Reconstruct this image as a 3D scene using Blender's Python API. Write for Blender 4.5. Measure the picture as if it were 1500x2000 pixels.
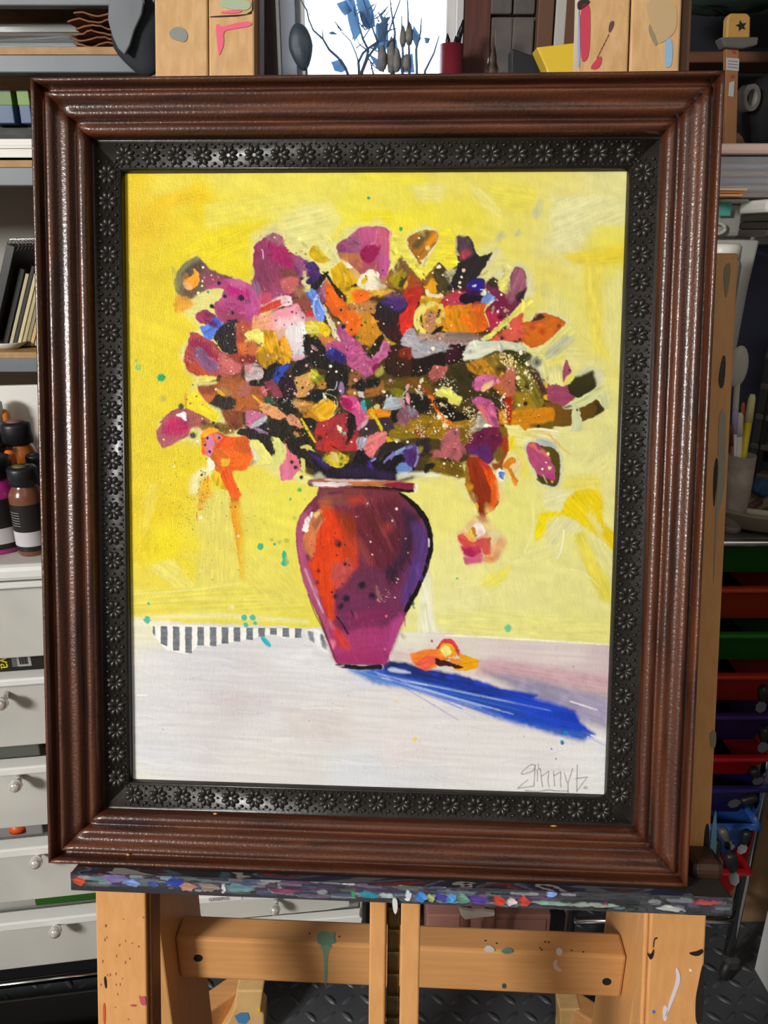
import bpy, bmesh, math, random
import numpy as np
from mathutils import Matrix, Vector

for o in list(bpy.data.objects): bpy.data.objects.remove(o, do_unlink=True)
scene = bpy.context.scene
COL = scene.collection
rnd = random.Random(7)

# ---------------------------------------------------------------- camera
F, ZC, PITCH = 1500., 1.45, math.radians(20)
camd = bpy.data.cameras.new('camera'); cam = bpy.data.objects.new('camera', camd); COL.objects.link(cam)
camd.sensor_fit = 'VERTICAL'; camd.sensor_height = 24.; camd.lens = F/2000.*24.; camd.clip_start = .01
cam.location = (0, 0, ZC); cam.rotation_euler = (math.pi/2 - PITCH, 0, 0)
scene.camera = cam

# ---------------------------------------------------------------- light
scene.view_settings.view_transform = 'Standard'; scene.view_settings.look = 'None'
scene.view_settings.gamma = 1.; scene.view_settings.use_curve_mapping = False
scene.view_settings.exposure = 0.22
world = bpy.data.worlds.new('world'); scene.world = world; world.use_nodes = True
wn = world.node_tree.nodes; wl = world.node_tree.links
bg = wn['Background']; bg.inputs['Color'].default_value = (.74, .87, 1., 1); bg.inputs['Strength'].default_value = 5.5
def area(name, loc, target, sx, sy, power, color):
    d = bpy.data.lights.new(name, 'AREA'); d.shape = 'RECTANGLE'; d.size = sx; d.size_y = sy; d.energy = power; d.color = color
    o = bpy.data.objects.new(name, d); COL.objects.link(o); o.location = loc
    o.rotation_euler = (Vector(target)-Vector(loc)).to_track_quat('-Z', 'Y').to_euler(); return o
# a studio lamp high on the left and an added weak fill light overhead, behind the camera
area('studio_lamp_light', (-2.35, -1.5, 2.42), (0, .55, 1.1), .8, .8, 205, (1., .985, .955))
area('overhead_fill_light', (.6, -.9, 2.46), (.6, -.9, 0), 1.8, 1.8, 8, (1., .92, .82))

# ---------------------------------------------------------------- paint helpers
# ---------------------------------------------------------------- the painting's surface
# strokes are listed as read off the photograph (t() sets the reading window); CV maps them to the canvas
class Painter:
    def __init__(s, PX, PY, inv):
        s.PX, s.PY, s.inv = PX, PY, inv
        s.ny, s.nx = PX.shape
        s.C = np.zeros(PX.shape + (3,)); s.H = np.zeros(PX.shape)
        s.o = (0., 0., 1.); s.k = 0
    def t(s, ox, oy, sc): s.o = (ox, oy, sc)
    def pts(s, q):
        a = np.array([[float(v) for v in p.split(',')] for p in q.split()])
        a[:, :2] = a[:, :2] / s.o[2] + np.array(s.o[:2])
        if a.shape[1] > 2: a[:, 2] /= s.o[2]
        return a
    def win(s, a, m):
        x0, y0 = a[:, :2].min(0) - m; x1, y1 = a[:, :2].max(0) + m
        c = np.array([s.inv(x, y) for x in (x0, x1) for y in (y0, y1)])
        i0, j0 = np.floor(c.min(0)).astype(int) - 1; i1, j1 = np.ceil(c.max(0)).astype(int) + 2
        i0, j0 = max(i0, 0), max(j0, 0); i1, j1 = min(i1, s.nx), min(j1, s.ny)
        if i1 <= i0 or j1 <= j0: return None
        return (slice(j0, j1), slice(i0, i1))
    def put(s, w, al, col, h=0.):
        al = al[..., None]
        s.C[w] = s.C[w] * (1 - al) + col * al
        if np.ndim(h) or h: s.H[w] += h
    def P(s, q, c, c2=None, ang=0, soft=1.2, rough=1.6, a=1., st=.10, sa=None, L=30., h=.5, sm=1):
        s.k += 1
        p = s.pts(q)[:, :2]
        for _ in range(sm):
            n = np.roll(p, -1, 0); k = np.minimum(.22, 2.6/(np.linalg.norm(n-p, axis=1)+1e-6))[:, None]; p = np.stack([(1-k)*p + k*n, k*p + (1-k)*n], 1).reshape(-1, 2)
        w = s.win(p, soft * 2 + rough * 2 + 2)
        if w is None: return
        X, Y = s.PX[w], s.PY[w]
        rr = rough/(1+.12*soft)
        X = X + rr * (vnoise(X/7., Y/7., s.k) - .5) * 2 + rough * 1.2 / (1+.5*soft) * (vnoise(X/2.6, Y/2.6, s.k+50) - .5) * 2
        Y = Y + rr * (vnoise(s.PX[w]/7., Y/7., s.k+9) - .5) * 2
        d = np.full(X.shape, 1e9); ins = np.zeros(X.shape, bool)
        for i in range(len(p)):
            ax, ay = p[i]; bx, by = p[(i+1) % len(p)]
            ex, ey = bx-ax, by-ay; l2 = ex*ex + ey*ey + 1e-9
            tt = np.clip(((X-ax)*ex + (Y-ay)*ey)/l2, 0, 1)
            d = np.minimum(d, (X-ax-tt*ex)**2 + (Y-ay-tt*ey)**2)
            if abs(ey) > 1e-9: ins ^= ((ay > Y) != (by > Y)) & (X < ex*(Y-ay)/ey + ax)
        d = np.sqrt(d); sd = np.where(ins, d, -d) + .7
        al = np.clip(sd/soft*.5 + .5, 0, 1); al = al*al*(3-2*al) * a
        if sa is None:
            e = p - p.mean(0); u = np.linalg.svd(e, full_matrices=False)[2][0]; sa = math.degrees(math.atan2(u[1], u[0]))
        ca, sn = math.cos(math.radians(sa)), math.sin(math.radians(sa))
        U, V = s.PX[w]*ca + s.PY[w]*sn, -s.PX[w]*sn + s.PY[w]*ca
        n1 = vnoise(U/L, V/2.6, s.k+3) - .5; n2 = vnoise(U/14., V/9., s.k+5) - .5
        col = hexl(c)
        if c2:
            ca, sn = math.cos(math.radians(ang)), math.sin(math.radians(ang))
            g = p[:, 0]*ca + p[:, 1]*sn; G = s.PX[w]*ca + s.PY[w]*sn
            f = np.clip((G - g.min())/(np.ptp(g)+1e-6) + n2*.7 + n1*.3, 0, 1)[..., None]
            f = f*f*(3-2*f)
            col = col*(1-f) + hexl(c2)*f
        else: col = np.broadcast_to(col, X.shape + (3,))
        col = np.clip(col * (1 + st*2.2*n1 + st*2.0*n2)[..., None], 0, 1)
        hh = al * h * (n1 * .9 + .25) + h * .8 * np.exp(-(sd/1.6)**2) * a
        s.put(w, al, col, hh)
    def L(s, q, wd, c, soft=1., st=.1, taper=.25, h=.5, a=1., sm=2):
        s.k += 1
        p = s.pts(q)[:, :2]; wd = wd / s.o[2] * .5
        if len(p) > 2:
            for _ in range(sm):
                n = np.stack([.75*p[:-1]+.25*p[1:], .25*p[:-1]+.75*p[1:]], 1).reshape(-1, 2)
                p = np.vstack([p[:1], n, p[-1:]])
        w = s.win(p, wd + soft + 3)
        if w is None: return
        X, Y = s.PX[w], s.PY[w]; d = np.full(X.shape, 1e9); T = np.zeros(X.shape); A = np.zeros(X.shape)
        ln = np.r_[0, np.cumsum(np.linalg.norm(np.diff(p, axis=0), axis=1))]; tot = ln[-1]
        for i in range(len(p)-1):
            ax, ay = p[i]; ex, ey = p[i+1]-p[i]; l = math.hypot(ex, ey)+1e-9
            tt = np.clip(((X-ax)*ex + (Y-ay)*ey)/l/l, 0, 1)
            dd = np.hypot(X-ax-tt*ex, Y-ay-tt*ey); m = dd < d
            d = np.where(m, dd, d); T = np.where(m, (ln[i]+tt*l)/tot, T); A = np.where(m, ((X-ax)*ey-(Y-ay)*ex)/l, A)
        r = wd * (1 - taper*np.abs(2*T-1)**2)
        sd = r - d + (vnoise(X/4., Y/4., s.k)-.5)*min(1.5, wd*.5)
        al = np.clip(sd/soft*.5+.5, 0, 1) * a
        n1 = vnoise(T*tot/25., A/2., s.k+3)-.5
        s.put(w, al, np.clip((hexl(c) if isinstance(c, str) else c)*(1+st*2.5*n1)[..., None], 0, 1), al*h*(.4+n1))
    def D(s, q, c, soft=.7, h=.6, a=1., el=0.):
        for x, y, r in s.pts(q):
            s.k += 1
            w = s.win(np.array([[x, y]]), r*1.4+2)
            if w is None: continue
            X, Y = s.PX[w]-x, s.PY[w]-y
            d = np.hypot(X*(1+el), Y) + (vnoise(s.PX[w]/3., s.PY[w]/3., s.k)-.5)*r*.45
            al = np.clip((r-d)/soft*.5+.5, 0, 1)*a
            s.put(w, al, np.broadcast_to(hexl(c), X.shape+(3,)), al*h)
    def S(s, q, n, r0, r1, c, seed, a=1., el=0.):   # spatter inside a quad/ellipse given as x,y,rx / x,y,ry pairs
        rg = np.random.RandomState(seed)
        for e in q.split():
            x, y, rx, ry = [float(v) for v in e.split(',')]
            x = x/s.o[2]+s.o[0]; y = y/s.o[2]+s.o[1]; rx /= s.o[2]; ry /= s.o[2]
            o = s.o; s.o = (0, 0, 1)
            for _ in range(n):
                an = rg.rand()*6.283; rr = math.sqrt(rg.rand())
                s.D('%f,%f,%f' % (x+rx*rr*math.cos(an), y+ry*rr*math.sin(an), (r0+(r1-r0)*rg.rand()**2.5)*.85), c, a=a, el=el)
            s.o = o
    def brush(s, q, n, seed, ln, wd, jit, ang=None, a=.8, soft=1.2, h=.7):     # short strokes that pick up and vary the paint already there
        rg = np.random.RandomState(seed); P0 = s.pts(q)[:, :2]; x0, y0 = P0.min(0); x1, y1 = P0.max(0); o = s.o; s.o = (0, 0, 1)
        while n:
            x, y = x0+(x1-x0)*rg.rand(), y0+(y1-y0)*rg.rand(); c = False
            for i in range(len(P0)):
                (ax, ay), (bx, by) = P0[i], P0[(i+1) % len(P0)]
                if (ay > y) != (by > y) and x < (bx-ax)*(y-ay)/(by-ay)+ax: c = not c
            if not c: continue
            n -= 1
            i, j = s.inv(x, y); col = s.C[int(np.clip(j, 0, s.ny-1)), int(np.clip(i, 0, s.nx-1))].copy()
            col *= 1+jit*(rg.rand()-.5)*2; col *= 1+jit*.35*(rg.rand(3)-.5); col = np.clip(col, 0, 1)
            an = (rg.rand()*math.pi if ang is None else math.radians(ang)+(rg.rand()-.5)*.5); l = ln*(.5+rg.rand()); bd = (rg.rand()-.5)*.6
            cx, cy = math.cos(an)*l/2, math.sin(an)*l/2
            s.L('%f,%f %f,%f %f,%f' % (x-cx, y-cy, x-cy*bd, y+cx*bd, x+cx, y+cy), wd*(.5+rg.rand()), col, soft=soft, st=.12, taper=.6, h=h, a=a)
        s.o = o
    def field(s, q, mask, pw=3.0):
        a = [e.split(',') for e in q.split()]
        num = np.zeros(s.C.shape); den = np.zeros(s.PX.shape)
        wx = s.PX + (vnoise(s.PX/45., s.PY/45., 301)-.5)*50; wy = s.PY + (vnoise(s.PX/45., s.PY/45., 302)-.5)*50
        for x, y, c in a:
            wt = 1/((wx-float(x))**2 + (wy-float(y))**2 + 90.)**(pw/2)
            num += wt[..., None]*hexl(c); den += wt
        col = num/den[..., None]
        s.C = s.C*(1-mask[..., None]) + col*mask[..., None]

def _hash(ix, iy, sd):
    h = (ix.astype(np.int64)*374761393 + iy.astype(np.int64)*668265263 + sd*974634533) & 0xffffffff
    h = ((h ^ (h >> 13)) * 1274126177) & 0xffffffff
    h = ((h ^ (h >> 16)) * 2246822519) & 0xffffffff
    return ((h ^ (h >> 15)) & 0xffff) / 65535.
def vnoise(x, y, sd=0):
    x = np.asarray(x, float); y = np.asarray(y, float)
    ix, iy = np.floor(x), np.floor(y); fx, fy = x-ix, y-iy
    fx = fx*fx*(3-2*fx); fy = fy*fy*(3-2*fy)
    a = _hash(ix, iy, sd); b = _hash(ix+1, iy, sd); c = _hash(ix, iy+1, sd); d = _hash(ix+1, iy+1, sd)
    return (a*(1-fx)+b*fx)*(1-fy) + (c*(1-fx)+d*fx)*fy
def hexl(c):
    v = np.array([int(c[i:i+2], 16) for i in (0, 2, 4)])/255.
    return np.where(v <= .04045, v/12.92, ((v+.055)/1.055)**2.4)

def paint_canvas(p):
    P, L, D, S, t = p.P, p.L, p.D, p.S, p.t
    PX, PY = p.PX, p.PY
    one = np.ones(PX.shape)
    t(0, 0, 1)
    # ---- yellow ground
    p.field('250,345,dcbc18 330,345,dfcd48 270,450,dab818 270,560,d6bc1c 265,700,d6c010 262,800,d6c010 270,900,d6be10 300,1000,dabe0e '
            '340,1060,e2ce10 300,1150,dac640 440,1000,d8cb5c 400,1150,dace58 450,350,e2d458 600,350,e4d658 750,350,e4d856 900,350,e0d260 '
            '1050,350,dfd26e 1200,350,dcd690 380,400,e0c61c 450,440,decd26 600,420,e0d672 700,430,e2d646 800,430,e4d638 900,440,e0d248 '
            '1000,400,dfd260 1100,450,dbd394 1200,480,e0d658 340,560,dac618 450,500,e0ce1c 1050,550,dcce68 1150,600,dad06c 1210,650,ddd47c '
            '1100,700,dbd074 1190,900,ddd68a 1100,870,ddd88e 850,1000,e2da78 870,1100,e1db8e 1000,1000,dfd97c 1000,1150,dfda90 1150,1150,ded98c '
            '1000,1230,dfd988 870,1200,dedb98 1180,1240,e0d880 550,1000,e0d650 550,1100,ddd254 480,1180,dbce58 300,1190,dac948 600,1190,dace48 '
            '320,700,d8c212 300,850,d8c010 330,650,dec820 380,950,d8c210', one)
    nb = vnoise(PX/60.+PY/90., PY/14.-PX/40., 71)-.5; nc = vnoise(PX/5., PY/26., 72)-.5; nd = vnoise(PX/16., PY/12., 73)-.5
    p.C = np.clip(p.C*(1+.10*nb+.06*nc+.08*nd)[..., None], 0, 1)
    p.H += .5*nc + .5*nb
    P('305,388 345,372 404,370 402,390 340,404 300,410', 'dfb810', soft=9, rough=6, a=.8)
    P('250,400 320,392 300,430 262,470 246,440', 'd8b414', soft=14, rough=8, a=.5)
    P('400,398 520,380 620,372 640,392 520,420 402,450', 'dfd45c', soft=6, rough=4, a=.7)
    P('402,452 520,432 500,470 410,520 330,540 360,480', 'e0cc18', soft=9, rough=6, a=.7)
    P('560,420 600,398 650,402 668,430 640,470 590,490 545,450', 'dcd688', soft=10, rough=5, a=.8)
    P('700,330 830,332 840,355 790,362 700,352', 'e4d43c', soft=7, rough=4, a=.6)
    P('800,362 870,360 860,395 815,392', 'dcd68c', soft=7, rough=4, a=.6)
    P('700,415 760,410 770,440 720,445 706,430', 'e6d420', soft=5, rough=3, a=.8)
    P('915,358 960,380 985,425 965,420 930,392', 'e2d880', soft=4, rough=3, a=.7)
    P('950,360 1040,362 1050,390 1020,420 970,400', 'e2d44c', soft=8, rough=4, a=.6)
    P('1075,385 1160,382 1222,390 1222,440 1160,440 1130,480 1080,490', 'dcd8a0', soft=8, rough=5, a=.8)
    P('1040,412 1052,390 1062,394 1054,424 1044,430', 'bcbc94', soft=3, a=.7)
    P('968,470 972,455 984,450 986,462 974,474', 'b8b890', soft=4, a=.7); P('1004,462 1014,446 1018,458', 'b8b890', soft=4, a=.7)
    P('1100,500 1160,486 1222,478 1222,510 1170,522 1120,514', 'e0c834', soft=6, rough=3, a=.85)
    P('1140,516 1182,514 1172,560 1176,640 1190,700 1160,690 1142,590', 'dfcd50', soft=7, rough=3, a=.8)
    P('1058,552 1072,552 1072,580 1060,578', 'bdb97c', soft=6, a=.6)
    P('1080,560 1120,600 1110,700 1070,740 1040,640', 'd9d48c', soft=14, rough=6, a=.6)
    P('1180,560 1222,520 1218,700 1200,720 1184,640', 'dbd68c', soft=10, rough=5, a=.6)
    t(820, 840, 3.125)
    P('940,130 1060,20 1200,30 1190,260 1060,250 960,220', 'dcd68c', soft=10, rough=5, a=.6)
    P('1100,60 1190,20 1190,110 1120,120', 'c8c890', soft=10, rough=5, a=.5)
    P('890,290 1040,270 1110,300 1110,360 960,370 880,360', 'e0d040', soft=8, rough=3, a=.6)
    P('760,370 940,372 880,430 850,500 770,490 750,430', 'dcd8a4', soft=5, rough=3, a=.8)
    P('960,362 1080,358 1120,430 1110,560 1190,640 1185,740 1060,625 940,545 860,512 890,430', 'e2c80c', 'dfc418', 0, soft=3, rough=3)
    P('730,512 780,500 870,500 860,520 775,545 770,600 745,650 700,682 705,620', 'e4d010', soft=3, rough=2)
    P('790,540 900,530 960,570 1000,620 930,640 880,600 850,680 860,760 780,780 770,620', 'dcd8a0', soft=5, rough=4, a=.8)
    P('1010,510 1060,520 1130,620 1110,630', 'dcd68c', soft=3, rough=2, a=.8)
    P('940,640 1000,610 1080,760 1160,900 1165,1060 1110,1040 1010,840', 'dfce40', soft=6, rough=3, a=.85)
    P('1010,640 1100,640 1170,760 1165,930 1080,800', 'dbd68c', soft=7, rough=4, a=.8)
    P('380,950 420,880 560,830 530,900 450,960', 'e2d648', soft=8, rough=4, a=.8)
    P('540,780 860,700 860,760 600,870', 'dfd98c', soft=8, rough=4, a=.5)
    L('690,440 700,620 640,740', 14, 'eae690', soft=2, a=.7, h=1.2); L('640,750 800,700', 8, 'eeeab0', a=.6, h=1.2); L('860,845 1000,860 1100,960', 7, 'ece8a4', a=.6, h=1.)
    L('880,610 870,720 840,780', 12, 'efecd0', a=.8, h=1.2); L('230,960 380,935', 9, 'ece8b0', a=.6, h=1); L('170,1060 500,980', 8, 'e8e4a4', a=.5, h=1)
    P('0,880 60,860 70,1000 90,1200 150,1240 130,1300 0,1260', 'dfdcbc', 'e2e0cc', 90, soft=8, rough=4, a=.9)
    P('100,1110 400,1090 760,1120 1160,1180 1160,1300 880,1290 560,1270 200,1240 110,1200', 'e0d982', soft=8, rough=4, a=.6)
    t(180, 680, 3.41)
    P('370,900 440,905 410,1090 370,1200 330,1280 320,1200 345,1020', 'dfce4c', soft=4, rough=3, a=.6)
    P('690,1000 900,900 980,1060 1000,1560 840,1620 690,1560 720,1300', 'd8cc64', soft=12, rough=6, a=.7)
    P('360,1450 470,1420 555,1400 600,1480 690,1590 600,1620 510,1560', 'e0d468', soft=3, rough=3, a=.9)
    P('550,1400 690,1430 680,1560 600,1490', 'e2cc1c', soft=5, a=.7)
    P('280,1220 360,1190 460,1330 360,1440 280,1420', 'd8be10', soft=9, rough=5, a=.5)
    P('260,1580 500,1610 1000,1560 1400,1640 1450,1790 1000,1760 600,1720 260,1760', 'd9ce58', soft=10, rough=4, a=.7, sa=-3, L=90, st=.14)
    P('1000,1380 1300,1400 1420,1700 1200,1740 1080,1600', 'd8cc60', soft=14, a=.6)
    L('270,1640 700,1610 1000,1560', 12, 'e6e098', a=.5); L('300,1700 800,1660 1300,1690', 10, 'e4dc80', a=.5)
    S('700,900,250,300', 70, .6, 1.2, '5c5030', 11); S('850,1150,300,300', 30, .6, 1.4, '6a5c30', 12); S('450,700,250,500', 25, .5, 1.1, '7c7038', 13, a=.7)
    # ---- white table
    t(0, 0, 1)
    yb = np.interp(PX, [240, 300, 600, 760, 800, 870, 980, 1190, 1240], [1204, 1212, 1224, 1236, 1232, 1236, 1246, 1258, 1260]) + (vnoise(PX/9., PY/30., 81)-.5)*4
    m = np.clip((PY-yb)/3, 0, 1)
    p.field('260,1222,dfdabc 300,1300,d3d1d0 400,1300,cdcbd0 500,1350,cfcccf 300,1400,d1cfd0 450,1385,cac3c8 600,1400,d1cdcc 300,1480,cfcfd4 '
            '600,1500,d3cfcc 270,1520,d9d7cc 700,1400,d8d3d0 800,1450,dcd4d2 900,1500,dbd7d6 1000,1450,dcd8d6 1150,1520,dededd 700,1530,d3d5da '
            '900,1280,d4cac0 1000,1290,d3c4c0 1100,1280,d6c8c4 1180,1290,cdb8bc 800,1260,dad6c4 620,1300,d6d4d6 700,1340,d0cfd4 500,1500,d5d1ce '
            '800,1530,d2d2d6 1000,1530,dcdada 850,1400,d9d4d4 1050,1470,dbd7d6', m)
    ns = vnoise(PX/80., (PY-.06*PX)/5., 83)-.5; nt = vnoise(PX/3., PY/14., 84)-.5
    p.C = np.clip(p.C*(1+m*(.13*ns+.03*nt))[..., None], 0, 1); p.H += m*(.9*ns+.4*nt)
    L('250,1207 420,1200 600,1214', 9, 'e4dfae', soft=4, a=.7); L('252,1216 330,1214', 9, 'e8e4cc', soft=4, a=.6)
    L('870,1241 1000,1247 1190,1259', 4, 'f0eed4', a=.8, h=1.2)
    t(250, 1170, 3.488)
    P('500,650 800,640 1000,680 950,720 700,720 500,690', 'c4b8c0', soft=14, rough=6, a=.5, L=80)
    P('1050,760 1500,740 1500,1000 1300,1000 1100,900', 'd0c4c0', soft=22, a=.5, L=80)
    L('1180,745 1500,742', 8, 'e8e6e0', h=1., a=.6); L('720,936 1000,945 1300,960', 6, 'e4e3e0', h=1., a=.5); L('760,975 950,1025 1250,1050', 6, 'e4e3e0', h=1., a=.5)
    L('40,1110 300,1085', 8, 'e6e6de', h=1., a=.6); L('60,655 130,655', 8, 'ebebeb'); L('1310,540 1500,570', 6, 'e8e8ea')
    # striped paper scrap
    P('168,185 400,178 600,190 900,205 1180,203 1185,265 1060,262 990,242 940,246 850,266 750,287 640,300 560,322 475,311 430,362 385,372 310,352 265,347 225,302 182,255', 'e9e7e1', soft=.7, rough=.8, st=.03, sm=0)
    for x, y1 in zip((172, 225, 308, 392, 475, 560, 640, 722, 808, 890, 970, 1055, 1140), (250, 320, 350, 366, 314, 320, 302, 289, 276, 256, 243, 256, 264)):
        x2 = x + (11 if x == 172 else 41); x0 = x
        P('%d,%d %d,%d %d,%d %d,%d' % (x0, 184+x*.015, x2, 186+x*.015, x2, y1, x0, y1-(18 if x < 240 else 2)), '70767c', soft=.7, rough=.5, st=.22, sa=0, L=14, sm=0)
    P('1190,215 1280,205 1330,240 1360,330 1385,375 1300,340 1230,270', 'e2e2e2', soft=2); P('1225,215 1262,222 1275,300 1232,272', '84888e', soft=2, st=.3); P('1310,235 1335,250 1358,350 1325,330', '84888e', soft=2, st=.3)
    P('1030,420 1200,280 1290,330 1400,380 1410,440 1250,500', 'd8d7da', soft=12, a=.7)
    # blue shadow on the cloth
    t(640, 1200, 2.679)
    P('780,245 900,235 1480,320 1480,440 1200,380 900,330 780,310', 'c29aae', 'c4a0b0', 0, soft=12, rough=5, a=.9, L=80)
    P('820,300 1100,345 1470,430 1470,600 1300,560 1000,400', '8a84a2', '9890ae', 0, soft=12, rough=4, a=.9, L=80)
    P('330,190 450,190 480,260 420,250 340,245', 'cbb0b0', soft=8, a=.7)
    P('100,288 180,285 330,290 600,360 900,440 1200,550 1400,632 1330,662 1100,602 900,545 700,470 500,400 250,362 180,322', '5a84cc', '3860c8', 0, soft=7, rough=3, st=.16, L=90)
    P('200,280 400,300 700,380 1000,420 1290,500 1320,560 1400,630 1290,610 1000,560 800,480 500,380 300,330', '2a55b4', '2248c4', 0, soft=5, rough=2.5, st=.16, L=90)
    P('285,268 310,244 400,250 520,285 700,318 900,385 1100,420 1060,450 850,430 650,380 480,340 300,300', '1e2f72', '1c3cae', 0, soft=4, rough=2, L=80, st=.2)
    P('1180,510 1280,520 1310,560 1240,560', '1c34a8', soft=6, a=.8)
    P('310,285 350,280 440,305 390,308 330,298', 'c0cce4', soft=3, a=.9); L('290,332 520,370', 9, 'd4dcec', a=.8); L('450,375 900,500', 6, '9ab0dc', a=.6); L('250,345 700,465', 6, '86a4dc', a=.6)
    for k in range(16):
        f = k/15.; y0 = 292+f*60; L('%d,%d %d,%d' % (150+f*180+(k*37 % 90), y0, 620+(k*91 % 560), y0+150+(k*53 % 70)), 5+(k % 4)*2, ('86a8e0', '4a74d0', 'b4c6e8', '3058c0')[k % 4], a=.45, st=.2)
    for k in range(9): L('%d,%d %d,%d' % (520+k*70, 318+k*17, 800+k*60, 378+k*17), 7, ('16287c', '1c3490', '2a4cb8')[k % 3], a=.5, st=.2)
    P('930,420 1090,430 1230,480 1300,560 1150,560 1000,500', '1f46cc', soft=10, a=.5)
    L('1270,455 1410,500', 8, 'e4e0e8', a=.9, h=1); L('1360,640 1460,690', 10, 'b8c0e0', a=.7); L('1380,632 1460,662', 12, 'e4e4ec', a=.8)
    # little fallen flower
    P('430,208 500,188 575,180 640,230 560,280 510,292 450,262', 'e67828', soft=3); P('450,258 520,215 590,225 545,265 512,292', 'e25c44'); P('640,225 700,240 705,275 640,262', 'e08a30')
    P('570,180 600,132 640,124 680,160 695,222 640,185', 'd43c44'); P('575,192 600,150 650,158 680,215 620,225', 'e6a016'); P('588,178 612,160 640,170 645,208 612,222', 'e6da80', st=.2, h=1)
    P('690,200 760,230 796,240 778,280 720,296 650,290 700,262', 'e6a00e', rough=2); P('560,230 640,250 712,278 690,284 620,266 575,268', '42191e', rough=2)
    P('380,100 396,100 408,118 392,134', 'b8b49c', soft=3); D('545,140,8', 'c07080')
    # teal and other drips
    t(0, 0, 1)
    D('287,1211,7 477,1206,6 493,1206,6 480,1220,5 498,1217,4 290,1179,3', '52b494'); D('992,1227,7', '68c492', soft=2); D('315,738,8', '0a9e5e', soft=1.5); D('270,717,5.5 266,704,3.5', '4cb46c')
    D('509,1067,6 536,1063,3', '3cae7c'); P('551,1076 557,1076 560,1090 565,1098 558,1107 550,1103 552,1090', '3cb286'); D('585,957,4', '3eb050', soft=2); D('567,975,3', '78bc6c'); D('783,447,4', '3ea05c'); D('720,387,3', '36a084')
    D('1105,1432,4.5 1098,1450,4', '2688bc'); D('1077,1463,2 1086,1482,2', '3c98bc'); D('893,1130,2.5', '70c088'); L('513,1246 526,1260', 10, '34b0bc'); D('318,778,7 560,1056,5 530,1054,3', 'a8a040', soft=2, a=.7)
    D('774,1370,3.5 810,1444,4.5', 'e4cc70'); D('1015,1457,2 453,1186,4', 'e8e0b0'); S('700,1420,420,90', 26, .5, 1.3, '605868', 21); S('900,1300,250,50', 8, .6, 1.2, '504040', 22)
    # ---- pale halo behind the bouquet, then its dark body
    P('350,600 380,500 430,560 500,560 490,460 545,430 600,480 650,500 670,450 740,430 780,470 830,440 860,480 900,455 930,490 960,470 1000,520 1040,530 1040,590 1000,640 1110,620 1130,690 1180,710 1190,800 1120,850 1000,840 1010,900 960,1000 920,980 880,930 780,950 600,945 540,930 480,890 430,860 330,860 310,830 370,800 380,740 350,690 390,640', 'd8d28c', soft=10, rough=5, a=.75)
    P('500,640 440,700 400,760 470,830 520,880 600,925 650,945 780,945 850,915 930,900 970,860 1080,820 1080,760 1040,700 1000,650 900,560 760,540 640,560 560,580', '4a3016', '4a3c14', 0, soft=6, rough=4)
    # ---- A1 upper left leaf and magenta flower
    t(290, 430, 6)
    P('560,425 650,490 720,575 850,632 990,672 900,770 700,805 560,870 490,935 400,930 335,850 305,720 345,600 430,500', '6c6040', '7c4058', 0, soft=2.5)
    P('560,430 600,450 450,560 370,720 360,880 320,840 305,720 345,600 430,500', '86845a', soft=5, a=.8)
    P('470,540 620,480 640,600 560,620 500,660 400,700 380,640', '4c4034', soft=6, a=.8); P('420,800 560,800 520,900 430,920', '5c4c20', soft=6, a=.8)
    P('640,700 760,640 900,690 880,770 660,800', 'a03c68', soft=6, a=.8)
    P('400,650 460,620 470,670 420,740 395,710', 'a06428'); P('528,568 590,620 598,720 560,780 490,822 430,795 405,742 430,690 520,650 540,610', 'e89624', 'ee9c18', 0, h=1.2); P('415,725 450,720 500,770 520,800 480,822 425,780', 'e8a468')
    P('330,868 400,890 480,930 545,980 480,1030 400,1065 320,1085 295,1000', 'd6940e', soft=5, rough=4, a=.9)
    P('640,805 820,735 900,690 1050,690 1190,760 1250,800 1300,950 1310,1100 1230,1200 1050,1210 860,1200 770,1080 790,950 870,900 885,800 760,790', 'b04484', 'b8509c', 0, rough=2)
    P('880,950 1200,940 1290,1050 1200,1180 1000,1130', 'ae3c88', soft=7, a=.8); P('800,980 900,1050 1150,1090 1100,1200 900,1190 800,1080', '983858', soft=7, a=.8)
    P('900,800 960,755 1080,790 1170,880 1060,922 950,850', 'be1684', soft=4); P('960,700 1060,690 1140,740 1200,800 1100,800 980,760', 'c468a4', soft=7, a=.8)
    P('545,1130 600,1062 690,1050 790,1120 830,1240 800,1275 690,1240 590,1190', '7c1c4c', 'a03064', 130, st=.2)
    P('600,1240 700,1230 780,1140 875,1190 850,1265 790,1285 835,1350 760,1350 740,1400 660,1375 620,1310', '5078d8', st=.2, h=.9); P('740,1160 790,1130 850,1200 820,1260 760,1230', '3a3cb4', soft=4, a=.7)
    P('680,1190 760,1180 820,1250 740,1250', '5c1858', soft=4)
    P('830,1265 920,1180 1045,1160 1055,1350 1045,1500 850,1460 760,1390 800,1300', '241a2c', '201418', 90, st=.25, sa=60)
    P('1050,1180 1240,1190 1230,1300 1140,1340 1150,1480 1050,1480', 'b04c40', 'c05830', 90, soft=5)
    D('825,740,24 1085,912,36 897,893,22 745,1008,28 982,1085,20 1025,1205,26', '24182c', soft=1.2); D('697,843,15', '409080'); D('640,552,13 633,716,12 628,772,11 738,645,9 585,852,15 585,1316,16 655,672,6', 'f0e8cc'); S('980,880,200,160', 10, .5, 1., '3c1830', 31)
    # ---- A2 second column, top
    t(480, 430, 6)
    P('95,255 200,180 350,50 440,210 470,330 330,170 200,230', 'cbc48c', soft=4, a=.9); P('540,380 760,480 700,520', 'cdc498', soft=4)
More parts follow.
